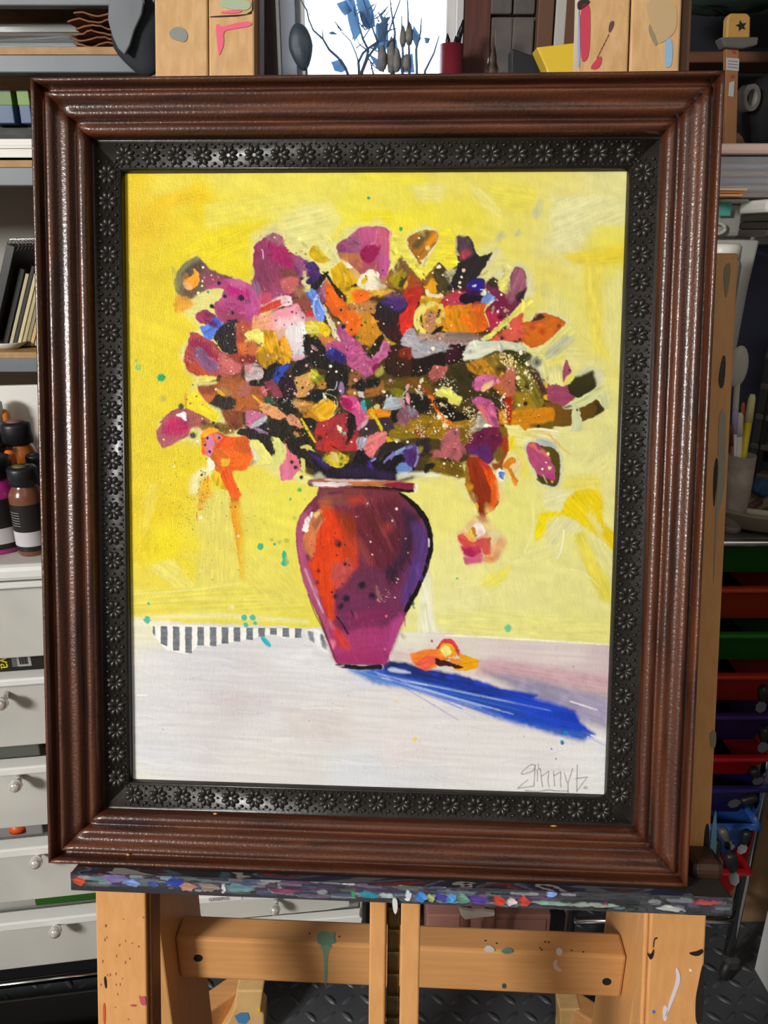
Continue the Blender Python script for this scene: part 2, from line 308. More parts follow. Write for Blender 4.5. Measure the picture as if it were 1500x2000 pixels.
    P('100,285 200,222 330,150 425,190 452,300 545,395 722,485 690,600 655,700 700,770 640,860 560,905 440,885 330,915 180,965 60,770 112,640 88,500', '943068', '8c3a58', 60, st=.16)
    P('230,180 330,150 430,200 450,300 340,290 250,240', 'a06878', soft=4, a=.8); P('300,265 450,320 560,460 660,620 540,580 400,510 290,430', 'a81c66', soft=7, a=.9); P('110,520 260,480 340,600 300,760 180,800 100,640', '84385c', soft=9, a=.8)
    P('560,420 720,490 690,600 640,680 610,560', 'a05890', soft=5, a=.9); P('560,500 620,560 650,680 600,640', '54307c', soft=5, a=.8); P('400,590 560,575 640,660 620,740 540,690 460,700', '7a4434', soft=6, a=.9)
    P('400,700 520,660 620,690 612,800 520,865 430,835', 'c46060', soft=3); P('300,760 420,820 520,880 400,940 300,920', 'a84c80', soft=8, a=.8); P('60,700 160,740 200,860 170,955 100,860', '84587c', soft=4, st=.25)
    P('0,740 60,765 180,965 150,1050 0,1125', 'b84c98', soft=3); P('0,800 40,860 30,910 0,900', 'c01080', soft=4)
    P('170,860 300,850 320,940 220,1010 160,980', 'c84c70', soft=5)
    P('320,930 440,880 520,900 556,970 430,1012 330,1042', 'eec4cc', st=.2, h=1.1); P('150,1042 300,960 425,928 405,1012 250,1072 160,1092', 'cc4432', soft=2)
    P('560,880 700,835 780,960 805,1130 740,1155 680,1050 560,965', '8c4838', soft=3); P('690,1090 800,1050 825,1150 740,1165', 'c43030', soft=3); P('560,780 690,780 720,850 600,900', '9a7450', soft=5, a=.8)
    P('90,1130 300,1090 600,980 660,1080 710,1160 640,1260 400,1300 200,1300 80,1260', 'e6a070', 'e68cac', 0, soft=3, st=.12); P('300,1100 560,1010 650,1080 600,1130 340,1170', 'e094b4', soft=7, a=.8)
    P('350,1190 660,1095 705,1180 690,1330 470,1340 350,1300', 'e6bccc', soft=6); P('480,1290 560,1230 680,1190 695,1330 690,1500 500,1500', 'e4dce0', soft=5)
    P('690,1150 800,1130 880,1180 760,1190 690,1200', 'c48c8c', soft=4)
    P('740,370 800,288 870,360 920,420 992,460 920,502 830,482 760,435', 'd6b412', st=.25, h=.8); P('850,230 1060,260 1110,480 1000,560 920,400', 'd9d492', soft=6, a=.8)
    P('740,370 800,288 870,360 920,420 992,460 920,502 830,482 760,435', 'd6b412', st=.25, h=.8)
    P('690,530 800,474 860,590 892,640 870,720 780,775 700,655', '482866', '3c2060', 90, st=.35, sa=65, h=.8); P('690,600 720,600 740,690 705,680', '942868', soft=3)
    P('690,590 710,660 700,780 650,720', 'd8d098', soft=3); D('655,680,26 735,715,38', '2a1c50')
    P('840,820 940,690 935,900 885,1005 840,900', '5c2a60', 'a06080', 0, soft=3); P('755,790 900,640 975,595 930,685 830,825 780,832', '241620', st=.2)
    P('930,720 960,698 1020,780 1130,930 1210,1010 1340,1090 1352,1230 1300,1335 1220,1345 1140,1190 1000,1080 930,950', 'e25c0c', 'c86018', 40, st=.16); P('930,790 1000,790 1135,960 1100,1010 980,930', 'f26804', soft=4); P('1140,1100 1280,1090 1345,1180 1320,1290 1220,1290 1150,1200', 'ea5c08', soft=5); P('935,690 1000,740 960,760', 'c88048', soft=3)
    P('905,970 960,1060 1020,1200 1112,1370 1112,1432 1040,1385 990,1250 930,1120', 'd8cca0', rough=2); P('960,1080 1060,1180 1140,1230 1100,1300 1030,1200', '8a5c30', soft=5, a=.8)
    P('890,590 960,640 1040,755 1130,850 1195,935 1165,962 1060,850 1000,745', '282016', st=.2)
    P('990,590 1110,495 1180,530 1285,500 1352,660 1335,735 1235,755 1185,880 1110,815 1030,725', 'd2a60e', 'c89c10', 0, st=.25, sa=70, h=.8); P('1220,560 1300,510 1350,660 1290,700', 'c8a868', soft=4, a=.8)
    P('1180,870 1230,790 1480,780 1495,880 1300,985 1190,985', 'd8b01c', soft=3); P('1172,510 1220,478 1285,488 1270,545 1190,562', 'f0e6cc', h=1.2)
    P('1195,990 1490,950 1500,1200 1480,1500 1350,1420 1300,1335 1355,1200 1335,1090', 'c4843a', 'cc8c20', 90, soft=3); P('1230,850 1320,818 1440,815 1465,890 1390,962 1285,965', 'ee6416', soft=5, st=.2)
    P('1060,290 1130,240 1330,150 1345,380 1200,392 1100,455', '94487c', soft=2, st=.2, sa=-15); P('1230,200 1330,140 1340,180', '6c5040', soft=3); P('1080,390 1340,390 1380,480 1150,490', 'c07c40', soft=4)
    P('710,830 770,790 830,850 862,960 922,1050 922,1140 902,1192 830,1155 790,1050 770,950 720,890', '6286d6', '6a90e0', 90, st=.22, h=1.); L('840,870 795,960 792,1060 830,1150', 13, 'aec6f4', h=1.2); L('850,880 880,1000 918,1060', 9, 'c8d8f8', h=1.2); L('712,850 720,890 765,950', 9, '2a3470')
    P('700,1200 800,1185 900,1190 1000,1280 980,1345 870,1370 820,1335 700,1320', 'd6b418', soft=2, h=.8); P('690,1240 790,1195 850,1240 860,1300 820,1335 700,1320', 'e2d65c', st=.2, h=1.)
    P('840,1340 950,1360 1060,1390 960,1500 880,1440', 'c87c40', soft=4); P('1060,1290 1110,1240 1180,1290 1260,1390 1330,1440 1340,1500 940,1500 970,1440 1110,1430', 'b04c8c', soft=2)
    P('0,1330 150,1270 212,1330 222,1490 160,1455 60,1440 0,1445', 'e6da6c', h=1.); P('200,1290 340,1300 365,1500 225,1500', 'cc940e', st=.2, sa=80)
    D('1145,1245,28 1118,1055,16 1280,757,14 667,1142,14 543,1076,13 503,962,9 592,1090,9 567,915,10 1238,1285,12 605,908,9 350,1175,11', '28184c'); D('1090,1205,16 1190,1195,13 335,203,9', 'f2e8c8'); D('1312,1378,18 1402,1200,13', '40742c'); D('700,395,13', '8a7850'); D('590,388,8 175,183,6 1020,525,5', '5c4440'); L('185,345 200,350 205,450', 9, 'e8d8e0', h=1.)
    S('600,1000,180,90', 14, .5, 1.1, '3a1c40', 41); S('1300,1100,180,200', 14, .5, 1.2, '4c2810', 42)
    # ---- A3 top middle
    t(680, 430, 6)
    P('20,100 130,60 300,90 420,70 520,150 500,240 130,300 0,220', 'cfc8a0', soft=6, a=.6)
    P('0,210 130,90 300,75 430,85 505,170 505,430 450,670 370,700 150,640 0,490', 'b05878', 'b05090', 0, soft=2)
    P('0,200 130,190 150,380 0,390', '985482', st=.2, sa=-12); P('0,390 130,388 175,480 360,500 370,620 150,620 0,480', 'b8703c', 'a04c5c', 50, soft=3)
    P('300,105 420,88 500,170 502,420 450,665 380,692 370,500 380,340 330,260', 'c8607c', 'b85498', 90, st=.12); P('130,100 240,78 300,108 345,260 310,295 180,325 130,260', 'c45a96', 'b85490', 90, h=.8); L('335,130 325,260 250,290', 12, 'd880b0')
    P('138,385 210,298 385,298 350,400 290,492 220,502 150,445', '981a54', soft=2)
    P('160,640 220,592 262,570 362,620 350,700 450,770 420,802 250,822 140,785 105,750', 'eee2c6', h=1.3, st=.12); P('150,700 230,650 222,725 150,765', 'dfb61c'); P('330,760 460,770 380,830', 'c4b4a0', soft=4)
    P('360,690 460,680 440,760 370,740', 'b87c50', soft=4); P('250,830 420,800 560,830 400,890 260,890', 'd8a838', soft=4)
    # V of yellow between leaves
    P('500,150 640,160 690,300 840,540 1010,360 1070,120 1180,90 1270,200 1290,560 1240,640 1060,480 850,720 620,420 560,500 490,480', 'e0d65c', 'e4d434', 0, soft=3, h=.8)
    P('690,190 900,70 1055,120 1055,250 1000,330 850,540 810,490 690,310', 'd4d0a8', soft=3, a=.9)
    P('702,200 840,132 900,112 1050,130 1040,240 1000,305 930,395 842,522 820,485 702,300', 'a06c28', 'b07018', 60, st=.18, sa=-50); P('740,310 890,130 970,138 820,335', '68512c', soft=4); P('900,275 1045,135 1042,240 940,315', 'dc8c0c', soft=3)
    D('935,325,30', 'dfc878', h=1.); D('830,210,12 766,438,9 825,428,8', 'f0e6c8'); D('848,157,10', '2c2418'); D('618,105,22', '3ea468')
    P('480,600 540,545 622,430 690,520 760,610 850,705 870,790 640,825 560,802 460,775 435,720', '92642c', '7c5424', 0, soft=1.8, st=.15); P('540,600 610,430 700,540 760,610 690,620', '7c5a30', soft=4); P('480,700 545,610 692,612 612,802 550,795', '9c8410', st=.2, h=.9)
    P('690,670 640,785 590,792 620,700', '40401c', soft=2); P('655,765 735,638 722,722 658,815', 'e0a224'); P('700,700 765,640 855,722 865,795 700,825', 'a44a22', soft=2)
    P('860,700 940,640 1062,488 1135,555 1195,680 1225,765 1170,855 1020,865 890,825', '8a5e1e', soft=1.6); P('990,650 1062,488 1140,580 1215,745 1150,855 1060,845', '463a1e', st=.3, sa=75); P('915,765 1000,680 1042,852 940,860', 'de9c14', soft=2); P('905,820 932,788 965,870 930,885', 'e8d8a4')
    P('1130,600 1290,560 1290,650 1210,760', 'b8b090', soft=3, st=.5, sa=60, rough=3)
    P('640,830 862,772 885,860 840,965 800,1005 760,1100 745,1265 650,1365 600,1300 590,1150 580,1120 680,1040 660,940', 'b42c22', 'd43020', 110, st=.14); P('600,1110 740,1010 795,1000 762,1120 752,1250 640,1362 598,1290', 'd82e20', soft=3)
    P('0,1050 90,1055 155,1130 150,1240 80,1335 0,1352', 'e86810', soft=4); P('150,1060 330,1050 335,1240 405,1335 310,1440 150,1460 90,1370 165,1240 130,1120', 'cc8820', 'c48418', 90, st=.15); P('0,990 330,960 310,1070 100,1080', 'b8804c', soft=5, a=.9)
    P('330,1000 400,945 500,900 640,900 692,980 682,1040 590,1112 602,1300 650,1400 560,1450 440,1352 350,1222 310,1140 250,1090 322,1104', '282028', '38181a', 90, st=.12); P('390,965 480,900 640,898 695,970 640,1045 560,1065 450,985', '4a2c6e', soft=5, st=.2); P('400,890 560,850 660,900 480,910', '7c5078', soft=5, a=.8)
    P('1080,952 1150,890 1300,850 1500,900 1500,1000 1350,1005 1200,1012 1100,995', 'b03454', 'c42c38', 60); P('1080,952 1150,960 1280,1005 1120,1005', 'd01c30', soft=4)
    P('840,960 870,895 960,868 1125,880 1075,960 1040,1080 1005,1305 890,1305', 'cc9c14', soft=2)
    P('1090,1030 1350,990 1500,990 1500,1315 1280,1305 1090,1290 1010,1200 1075,1120', 'd6920e', 'd67c10', 0, st=.2, sa=70); P('940,870 1120,872 1080,910 940,900', 'e6cca0', h=1.)
    L('990,985 890,1010 825,1070 795,1160 820,1270 880,1310', 78, 'dece6c', st=.22, h=1.3, taper=.1); P('885,1080 980,1050 1032,1100 1010,1290 910,1285 900,1160', 'b87e58', soft=2)
    D('1120,1115,38 1060,1180,36 1090,1010,30 870,905,15', 'd8c262', h=1.)
    P('610,1425 700,1290 760,1255 802,1330 1000,1332 1200,1332 1500,1372 1500,1460 1190,1470 1180,1500 620,1500', 'a89aa4', 'a08484', 0, st=.15, sa=8, soft=2); P('810,1345 1000,1318 1400,1360 1490,1400 1000,1405 830,1395', 'b08c78', soft=4, st=.2); P('1200,1310 1500,1340 1500,1400 1380,1380', '847068', soft=4, st=.2)
    P('965,1335 1050,1252 1115,1235 1080,1295 1000,1338', '281a14')
    P('1285,175 1360,222 1412,188 1455,250 1500,400 1500,720 1420,725 1350,765 1190,760 1270,600 1290,500 1270,400', '2c2426'); P('1290,220 1410,195 1435,330 1400,440 1300,480', '6a4252', soft=4); P('1330,370 1400,350 1390,420 1320,450', 'a03c50', soft=4)
    P('1255,200 1290,180 1310,480 1290,520', 'a49888', soft=3); P('1180,780 1290,740 1420,720 1400,850 1200,870', '4c2434', soft=5)
    D('825,970,14 80,757,14 265,1037,11 627,680,11 157,1233,11 37,1283,13 268,1333,14 285,1258,9 975,1080,10 960,1128,8', '201824'); D('1357,587,22', 'e4b48c'); D('1065,545,22 1050,555,16 1310,732,16 1330,667,12 1108,645,11 990,618,9 1318,788,11 1228,832,10 1300,846,8 928,1238,10 1160,935,7 418,1213,8 315,1458,12 1295,775,8 648,468,10', 'f2e8c8')
    D('110,1375,20 200,1198,17', '48702c'); S('1250,1150,230,130', 22, .5, 1.1, '5c3010', 51); S('1050,1150,180,180', 14, .6, 1.5, 'f2e6b0', 52); S('700,1180,60,120', 8, .6, 1.5, '400c10', 53); S('1100,1390,250,60', 14, .7, 2, 'f0e6b8', 54)
    # ---- A4 upper right
    t(870, 430, 6)
    P('520,640 620,560 740,700 810,500 900,500 1000,650 1050,800 1000,900 900,1060 700,1200 560,1300', 'd0cea0', soft=7, a=.8); P('500,380 660,340 560,460 460,560 430,620', 'cccaa4', soft=6, a=.8); P('960,1180 1100,1060 1330,1120 1440,1200 1420,1230 1300,1150 1100,1120', 'd4d2b4', soft=5, a=.8)
    P('140,180 200,212 270,200 310,260 352,400 400,432 500,402 552,370 490,502 420,602 380,662 290,722 200,802 60,835 0,800 100,722 152,560 150,450', '2a2426'); P('150,190 285,212 330,370 300,420 180,450', '5c4450', soft=5, st=.3); P('185,375 260,340 305,395 230,445 180,460', 'a03c4c', soft=5)
    P('460,770 550,658 622,720 642,835 700,862 742,702 810,548 900,568 945,650 930,760 955,800 900,945 820,1045 680,1172 550,1295 500,1285 460,1060 580,920', '762650', '6c2848', 0, st=.15); P('750,700 820,550 900,570 942,680 940,785 860,905 760,985 690,900', '9c5c74', soft=4, st=.2, sa=110)
    P('820,890 955,795 900,950 840,945', '3a2630', soft=3, st=.3); P('470,745 550,660 622,722 612,810 560,800', '403224', soft=3); P('480,1045 600,1080 690,1165 560,1285 510,1285 468,1180', 'b82850', soft=3); P('560,900 680,880 760,990 650,1080 520,1040', '7c1c44', soft=5)
    P('620,700 700,640 760,690 720,850 690,860 650,830', 'cfc96c', soft=2, st=.3, sa=110, rough=3)
    P('0,880 150,822 240,845 420,885 560,930 460,1000 300,1000 0,1005', 'b83850', soft=3); P('240,790 400,770 425,880 240,865', '46144c', soft=3); P('285,722 390,680 452,690 465,800 420,850 250,790', '2c1f86', soft=2)
    P('160,900 210,860 400,880 475,920 445,972 250,985 180,952', '1b1424', h=1.)
    P('410,972 460,870 490,838 582,902 542,952 470,985', '6484bc', st=.3); P('300,770 360,755 350,775', 'd8d4e8'); L('410,815 455,815 445,870 420,860', 10, 'd4dcf0', h=1.)
    P('0,1010 120,1000 300,988 475,990 452,1080 512,1250 400,1315 250,1315 0,1305', 'd68e0c', 'd65e10', 0, st=.2, sa=70); P('300,1000 470,990 450,1080 500,1260 380,1250', 'd05a18', soft=7, a=.8)
    L('575,915 480,1010 452,1080 490,1160 515,1250', 13, 'eaca74', h=1.2, taper=.5); L('575,930 530,970', 20, 'efe6d8')
    P('0,1310 250,1325 440,1370 560,1330 440,1420 350,1425 0,1440', '8c7468', soft=4, st=.2)
    P('520,1425 640,1320 755,1275 755,1180 860,1078 902,1090 900,1200 1000,1192 1070,1100 1160,1090 1335,1142 1412,1212 1250,1362 1150,1455 1000,1495 900,1425 700,1405', 'd2622a', 'c8661a', 0, st=.14); P('530,1425 650,1322 755,1275 755,1180 860,1082 905,1095 890,1240 905,1400 700,1412', 'd65848', soft=4); P('950,1280 1160,1230 1300,1200 1250,1340 1100,1440 980,1420', 'd06c10', soft=7, a=.8)
    P('1040,1142 1110,1088 1165,1135 1100,1165 1010,1195', '40281c', soft=3); D('1015,1255,30 1130,1305,36', 'b8421c', soft=4); D('1330,1240,20', '7c3c18', soft=3); D('640,1135,34', '501020', soft=3); D('665,1380,26 870,1400,20 825,1425,17', '3c2430', soft=2)
    P('405,1392 540,1322 640,1212 800,1082 900,960 985,900 1050,1000 900,1072 750,1182 640,1292 520,1400 430,1415', 'ded264', st=.16, h=1.)
    D('215,587,22', 'e6b890'); D('170,732,16 190,667,13 175,787,11 155,775,8 88,832,10 163,845,9 655,874,14 612,1072,13 22,935,9 605,1200,8 763,1272,10 585,718,8 70,1235,8', 'f2e8c8'); D('700,1062,18 733,1062,12', 'c8946c'); S('640,1040,90,40', 8, .6, 1.6, 'f0d8c0', 61)
    S('600,1150,150,150', 8, .6, 1.3, '481020', 62)
    # ---- A5 right leaves
    t(960, 580, 6)
    P('440,700 560,680 600,800 580,960 660,1020 620,1050 560,900 480,820', 'cfccac', soft=4, a=.8)
    P('535,690 620,600 900,325 985,400 1000,480 905,580 800,700 640,760', 'd4d078', soft=2.5, st=.12); P('620,640 870,448 972,480 880,570 760,690 640,735', 'b6b494', soft=5, st=.15, sa=-40)
    P('580,780 700,720 870,740 845,860 835,1080 790,1095 740,1062 660,1002 600,965', 'dad48c', rough=3, st=.14)
    P('600,770 760,740 840,690 860,730 720,790', 'e2d640', soft=4, a=.8)
    P('640,1050 760,1030 830,1055 890,1020 920,1110 985,1185 830,1295 740,1255 660,1195', '9c4466', st=.15); P('835,880 875,725 935,880 885,935 838,1010', 'a04c6a', rough=.8); D('910,860,14', '402430')
    P('890,1020 960,940 1080,900 1182,840 1245,950 1252,1012 1190,1085 1080,1155 1000,1192 905,1110', '3c3814', '302c10', 90, st=.14); P('960,930 1080,840 1180,800 1190,850 1080,905', 'c4c8a0', soft=4)
    P('1200,860 1260,850 1330,930 1290,1020 1240,1060', 'd0ccac', soft=4, a=.9)
    P('600,1240 740,1250 860,1290 960,1300 1040,1290 1225,1190 1330,1320 1200,1405 1070,1455 940,1510 700,1520 720,1400', '7a5210', '5c4414', 0, st=.15); P('1200,1220 1330,1310 1220,1390 1240,1300', '38300e', soft=4)
    P('840,1030 880,940 960,900 1000,870 960,960 900,1020', 'dcd464', soft=2); P('830,1292 960,1222 1100,1150 1212,1078 1320,1030 1225,1190 1120,1262 1000,1302 860,1315', 'ced296', st=.16); P('830,1300 900,1270 950,1280 880,1310', '6c6c58', soft=3)
    P('962,1255 1012,1290 1060,1480 1065,1570 925,1580 940,1480', 'c6ca9c', st=.15); P('1225,1180 1370,1080 1380,1320 1320,1300', 'c8cc98', st=.1); D('1005,1325,14', '343428')
    P('200,620 330,620 460,680 440,770 520,870 625,1120 605,1250 560,1310 460,1305 300,1000 240,880', '6c6420', '7c6c1c', 60, st=.3, sa=62); P('120,632 250,608 455,668 455,785 380,815 250,725', '3a3a14', soft=3); P('430,815 520,845 625,1080 630,1200 570,1110', '482820', soft=5)
    P('0,680 110,640 260,760 330,840 260,880 160,830 60,840 0,800', '6c5420', soft=5, a=.8)
    P('180,820 250,805 285,900 262,1000 275,1130 210,1185 160,1080 95,1010 150,950', 'b8644e', soft=3); P('0,850 160,1000 260,1200 180,1200 0,1010', 'a06420', soft=5)
    P('0,1050 100,1100 180,1210 140,1400 0,1420', '40280e', soft=6)
    P('260,1330 480,1310 700,1295 745,1370 705,1490 480,1530 400,1570 260,1490', 'd0840c', soft=3, st=.14); P('260,1100 420,1130 520,1300 280,1330', 'a88414', soft=5, a=.8)
    P('158,1190 245,1185 245,1300 232,1470 200,1470 188,1330', 'b22c10', soft=2)
    D('530,760,40', '4c4c48', soft=6); P('450,730 560,700 600,770 560,810 470,800', 'a0a090', soft=6, a=.6); D('530,762,30', '44443c', soft=6)
    S('180,730,160,70', 60, .7, 2.2, 'eed88c', 71); S('120,780,90,100', 25, .6, 1.6, '3c3418', 72); S('400,950,180,250', 40, .6, 1.8, 'f0e2b8', 73); S('150,1350,80,150', 30, .6, 2, 'f2dca0', 74); S('450,1350,200,100', 20, .5, 1.2, '4c3008', 75)
    D('345,655,22 425,785,24 440,940,16 400,890,22 320,1270,16 470,1065,12 310,950,24', 'ece0b0'); D('400,1250,24 405,1050,18 320,800,11', '2c2c10', soft=1.5); P('615,1000 640,990 650,1060 620,1050', 'dca81c'); P('610,1150 650,1140 655,1210 625,1190', 'dca41c')
    # ---- B1 left middle
    t(290, 630, 6)
    P('420,300 470,180 520,90 590,120 480,330 440,480 500,590 430,560', 'c8c078', soft=5, a=.8)
    P('500,110 560,130 620,150 760,230 870,350 960,390 1050,450 1075,545 860,605 780,640 600,622 480,582 413,450 450,300 470,200', 'a83a46', 'b04c48', 0, st=.15); P('480,200 600,180 700,260 850,480 700,390 560,290 490,310', '96184a', soft=5); P('430,440 600,520 700,602 600,622 470,575', 'b4441c', soft=5, st=.2); P('540,310 620,278 700,400 835,500 800,560 710,592 600,480 540,380', '885688', soft=3, st=.2)
    P('850,372 960,390 1095,480 1065,602 880,625 830,480', 'c46462', soft=5); P('1020,0 1200,60 1255,200 1275,450 1250,492 1050,482 900,372 1050,342', 'ac5434', 'a03c30', 90, soft=3, st=.16); P('1050,250 1150,230 1200,340 1120,380 1060,330', 'd86c24', soft=5); P('1060,400 1240,400 1262,480 1080,482', '8c2c24', soft=4)
    P('755,172 870,155 960,200 1055,345 985,382 870,342', '1e1618', st=.2)
    P('570,740 800,710 860,630 1070,600 1110,680 1300,740 1355,900 1305,1045 1100,1045 850,1035 720,965 600,832', '9c5026', 'a4562c', 0, soft=2, st=.2); P('580,740 780,720 800,800 640,850', '8c4020', soft=5); P('930,680 1100,690 1140,790 960,800', 'b0602c', soft=5); P('1050,780 1180,700 1200,850 1080,920', 'ac6454', soft=5); P('1000,900 1200,850 1300,1000 1100,1040', 'b05c24', soft=6); P('620,850 780,860 780,930 680,930', 'c06030', soft=4)
    P('700,965 800,870 930,825 1045,930 960,1012 800,1025', '2c2014', rough=3.5, st=.2); P('830,760 900,740 1000,850 900,870', 'a8703c', soft=4); L('800,785 880,850', 42, 'dca414', st=.2); L('1230,860 1330,950', 34, 'd8a02c', st=.3)
    P('595,635 700,625 795,635 800,662 700,690 590,715', 'dcc850', soft=2); P('550,740 590,700 800,690 790,710 600,740', 'c8c078', soft=3)
    P('430,1005 450,880 560,780 640,895 780,1030 872,1100 872,1175 780,1175 620,1092 500,1030', 'e2ce18', soft=2); P('700,960 850,1020 880,1170 800,1175 860,1090', 'cac880', soft=3); L('432,830 440,1000', 26, 'd8901c')
    P('120,1172 250,1050 340,1000 480,1020 620,1090 730,1155 640,1265 500,1245 470,1322 350,1382 170,1475 100,1350 95,1250 180,1172', '9c4c58', 'a4544a', 0, soft=1.8, st=.14); P('170,1215 250,1110 340,1105 470,1180 482,1262 400,1335 200,1335 150,1280', 'b41e5c', soft=6, st=.2); P('240,1170 330,1160 400,1230 330,1290 220,1250', 'c00858', soft=6, a=.7); P('130,1320 300,1340 460,1300 350,1380 180,1465 105,1370', 'a85060', soft=4)
    P('330,1075 430,1040 440,1108 452,1150 420,1145 380,1100 340,1095', 'e0dce6', h=1.2); P('500,1245 600,1230 620,1300 600,1450 480,1380', 'd0c878', soft=4)
    P('640,1165 860,1182 980,1170 1005,1290 900,1315 760,1240 640,1265', '7c5c18', soft=4, st=.25); P('850,1025 1085,1042 1105,1235 1000,1265 900,1152', '864220', soft=3, st=.25)
    D('640,1172,28 520,1320,38 382,985,34', '504428', soft=2); D('760,1175,17 795,1225,22', '342c40'); D('150,650,10', '12a064'); D('790,780,12 628,1127,9 178,1370,10 1105,440,8 1230,460,8 1002,602,9 960,1268,11', 'f0e2bc'); S('880,1220,160,70', 40, .5, 1.8, '30260c', 81); S('1250,1050,150,120', 16, .5, 1.4, '3c2018', 82)
    D('563,865,10 487,948,12 628,962,7 448,900,9', '5c5420'); S('500,300,160,200', 20, .5, 1., 'e0b8a0', 83)
    # ---- B2 centre left
    t(480, 630, 6)
    P('340,80 480,60 480,200 440,160 400,220 360,200', 'd8a890', soft=5); P('470,90 560,40 680,30 705,130 682,260 705,375 600,445 530,385 490,250', 'e4dde2', 'd8c8d8', 90, soft=2, h=1., st=.1); P('530,390 620,380 700,390 620,460 540,440', 'd8a4cc', soft=3)
    P('0,120 70,90 155,70 215,130 222,290 150,240 60,235 0,240', 'e6da6c', h=1.); P('0,230 90,200 150,260 130,380 0,400', 'c06438', soft=4); P('0,370 120,400 130,480 0,490', '802c24', soft=3)
    P('210,90 340,95 385,260 440,155 470,190 535,345 520,485 370,505 210,535 115,400 150,290 222,280', 'c48c0c', 'd49c10', 0, st=.3, sa=75, h=1.); P('400,205 460,160 535,350 470,330', 'e69a18', soft=2); P('130,380 250,300 330,440 240,520 150,470', 'a47c10', soft=6, a=.8)
    P('680,150 712,140 760,182 832,168 900,260 955,330 1005,440 1180,500 1215,620 1205,740 1090,805 1050,885 640,945 590,885 800,795 945,775 945,560 850,530 760,480 640,645 560,645 540,560 600,450 712,420 672,260', '1c1814', st=.12, sm=0)
    P('580,660 700,600 790,575 805,760 680,832 605,868 590,760', 'cc9c54', 'c89050', 90, st=.16); P('755,560 800,545 860,600 920,660 900,692 780,725', '86861a', 'a0981c', 90, st=.35, sa=45); P('830,720 945,690 935,775 840,775', 'b07c34'); L('770,560 830,620', 24, 'd0cc30'); P('600,870 720,830 720,860 620,875', 'c89448')
    P('0,490 130,478 200,540 222,622 150,682 0,692', 'b8a4a4', st=.25, sa=10); P('0,490 60,490 50,560 0,600', 'cc8084', soft=4)
    P('35,720 50,690 200,662 220,560 200,540 380,455 425,500 360,602 250,722 120,755', '1c1614')
    P('325,642 370,550 480,480 525,500 470,560 410,640 392,735', '2c46aa', st=.25); P('400,640 480,580 560,680 605,820 560,905 450,905 388,742', '2c1226', '24101c', 90)
    P('210,700 320,678 435,850 420,912 330,872', '86384a', st=.2); P('168,765 210,738 262,842 230,885', 'c86468'); P('205,930 260,870 335,900 325,965 220,985', '28543a', soft=3)
    P('350,890 500,890 620,1060 520,1092 430,1032', '1c1812', rough=3); P('560,900 800,942 780,980 690,1070 620,990', 'b47c30', soft=4, st=.25); P('540,930 640,930 660,1000 580,980', 'c89858', soft=3)
    P('680,1085 780,960 830,1060 930,1172 780,1135 680,1115', 'bc7c12', soft=2); P('795,985 930,880 972,890 1062,970 1052,1062 970,1142 900,1175 800,1062', 'd6a012', 'd09812', 90, st=.25, sa=-35, h=1.8); L('800,990 930,885', 14, 'eccc50', h=2.); L('1058,970 1048,1060 960,1140', 12, 'eac848', h=2.); L('820,1040 930,1130', 12, 'e6bc30', h=1.5); P('920,880 970,895 960,930 925,920', '8a8414')
    P('665,1128 760,1108 832,1152 812,1295 740,1232', '221a12')
    P('830,1182 960,1142 1080,1082 1202,1062 1202,1300 1302,1262 1325,1500 840,1500 808,1300', 'a6303a', 'b03030', 90, soft=2, st=.12); P('830,1290 920,1262 945,1340 850,1372', 'c6301e', soft=5); P('940,1400 1060,1400 1040,1500 940,1500', 'c82c1c', soft=6)
    P('0,1262 120,1130 350,1130 560,1152 682,1252 765,1400 800,1500 240,1500 200,1400 60,1362', '241c14', rough=3.5, st=.2); P('180,942 340,970 462,1092 400,1142 200,1062 155,990', 'd89660', rough=2.5); P('450,1090 560,1085 655,1182 655,1245 520,1195', 'cc8c66', rough=3); P('560,1270 640,1330 660,1400 600,1370', 'c8844c', soft=3, rough=3)
    P('0,1042 90,1030 262,1082 160,1122 60,1222 0,1202', 'c86ca2'); P('45,1225 160,1132 265,1098 210,1180 90,1235', 'b6b8be', st=.2); P('55,1245 150,1238 275,1300 240,1318 110,1282', '9a78a2')
    L('650,1130 740,1280 810,1395', 30, 'd8c416', st=.2, h=1.); P('300,1330 350,1348 462,1430 485,1500 365,1500', 'd2d67c'); P('460,1420 520,1400 540,1500 480,1500', 'd87888'); P('45,1390 110,1368 190,1440 235,1500 90,1500', 'e2dc7c'); P('660,1440 720,1400 790,1500 720,1500', 'd0c468', rough=3)
    P('945,250 1060,215 1200,240 1290,190 1345,260 1400,420 1500,390 1500,560 1440,640 1340,600 1180,490 1180,390 1060,330 950,350', 'b6508e', 'b45894', 0, st=.18, sa=35); P('1070,70 1160,150 1260,190 1330,250 1200,250 1110,140', 'a05488', soft=3, st=.2); P('955,330 1030,292 1080,330 1182,390 1150,482 1050,452 970,402', '2e2070', soft=3); P('960,330 1030,292 1050,340 990,385', '2848a8', soft=2)
    P('1210,600 1330,540 1340,680 1270,760 1215,740', '8a5a28', soft=3); P('1240,690 1340,670 1500,660 1500,800 1320,800 1230,780', '1c1a18', rough=2.5); P('1180,790 1290,780 1330,860 1200,850', 'b0702c', soft=3)
    P('1090,782 1110,688 1165,770 1130,862', '8c6c9c'); P('1110,860 1290,860 1360,1000 1430,1090 1300,1270 1280,1100 1240,1050 1150,1010 1100,900', 'c8508e', st=.15); P('1112,902 1180,870 1262,942 1242,1045 1150,1002', 'ac1460', soft=3); P('1310,1260 1430,1090 1435,1170 1340,1270', 'c898b0', soft=2)
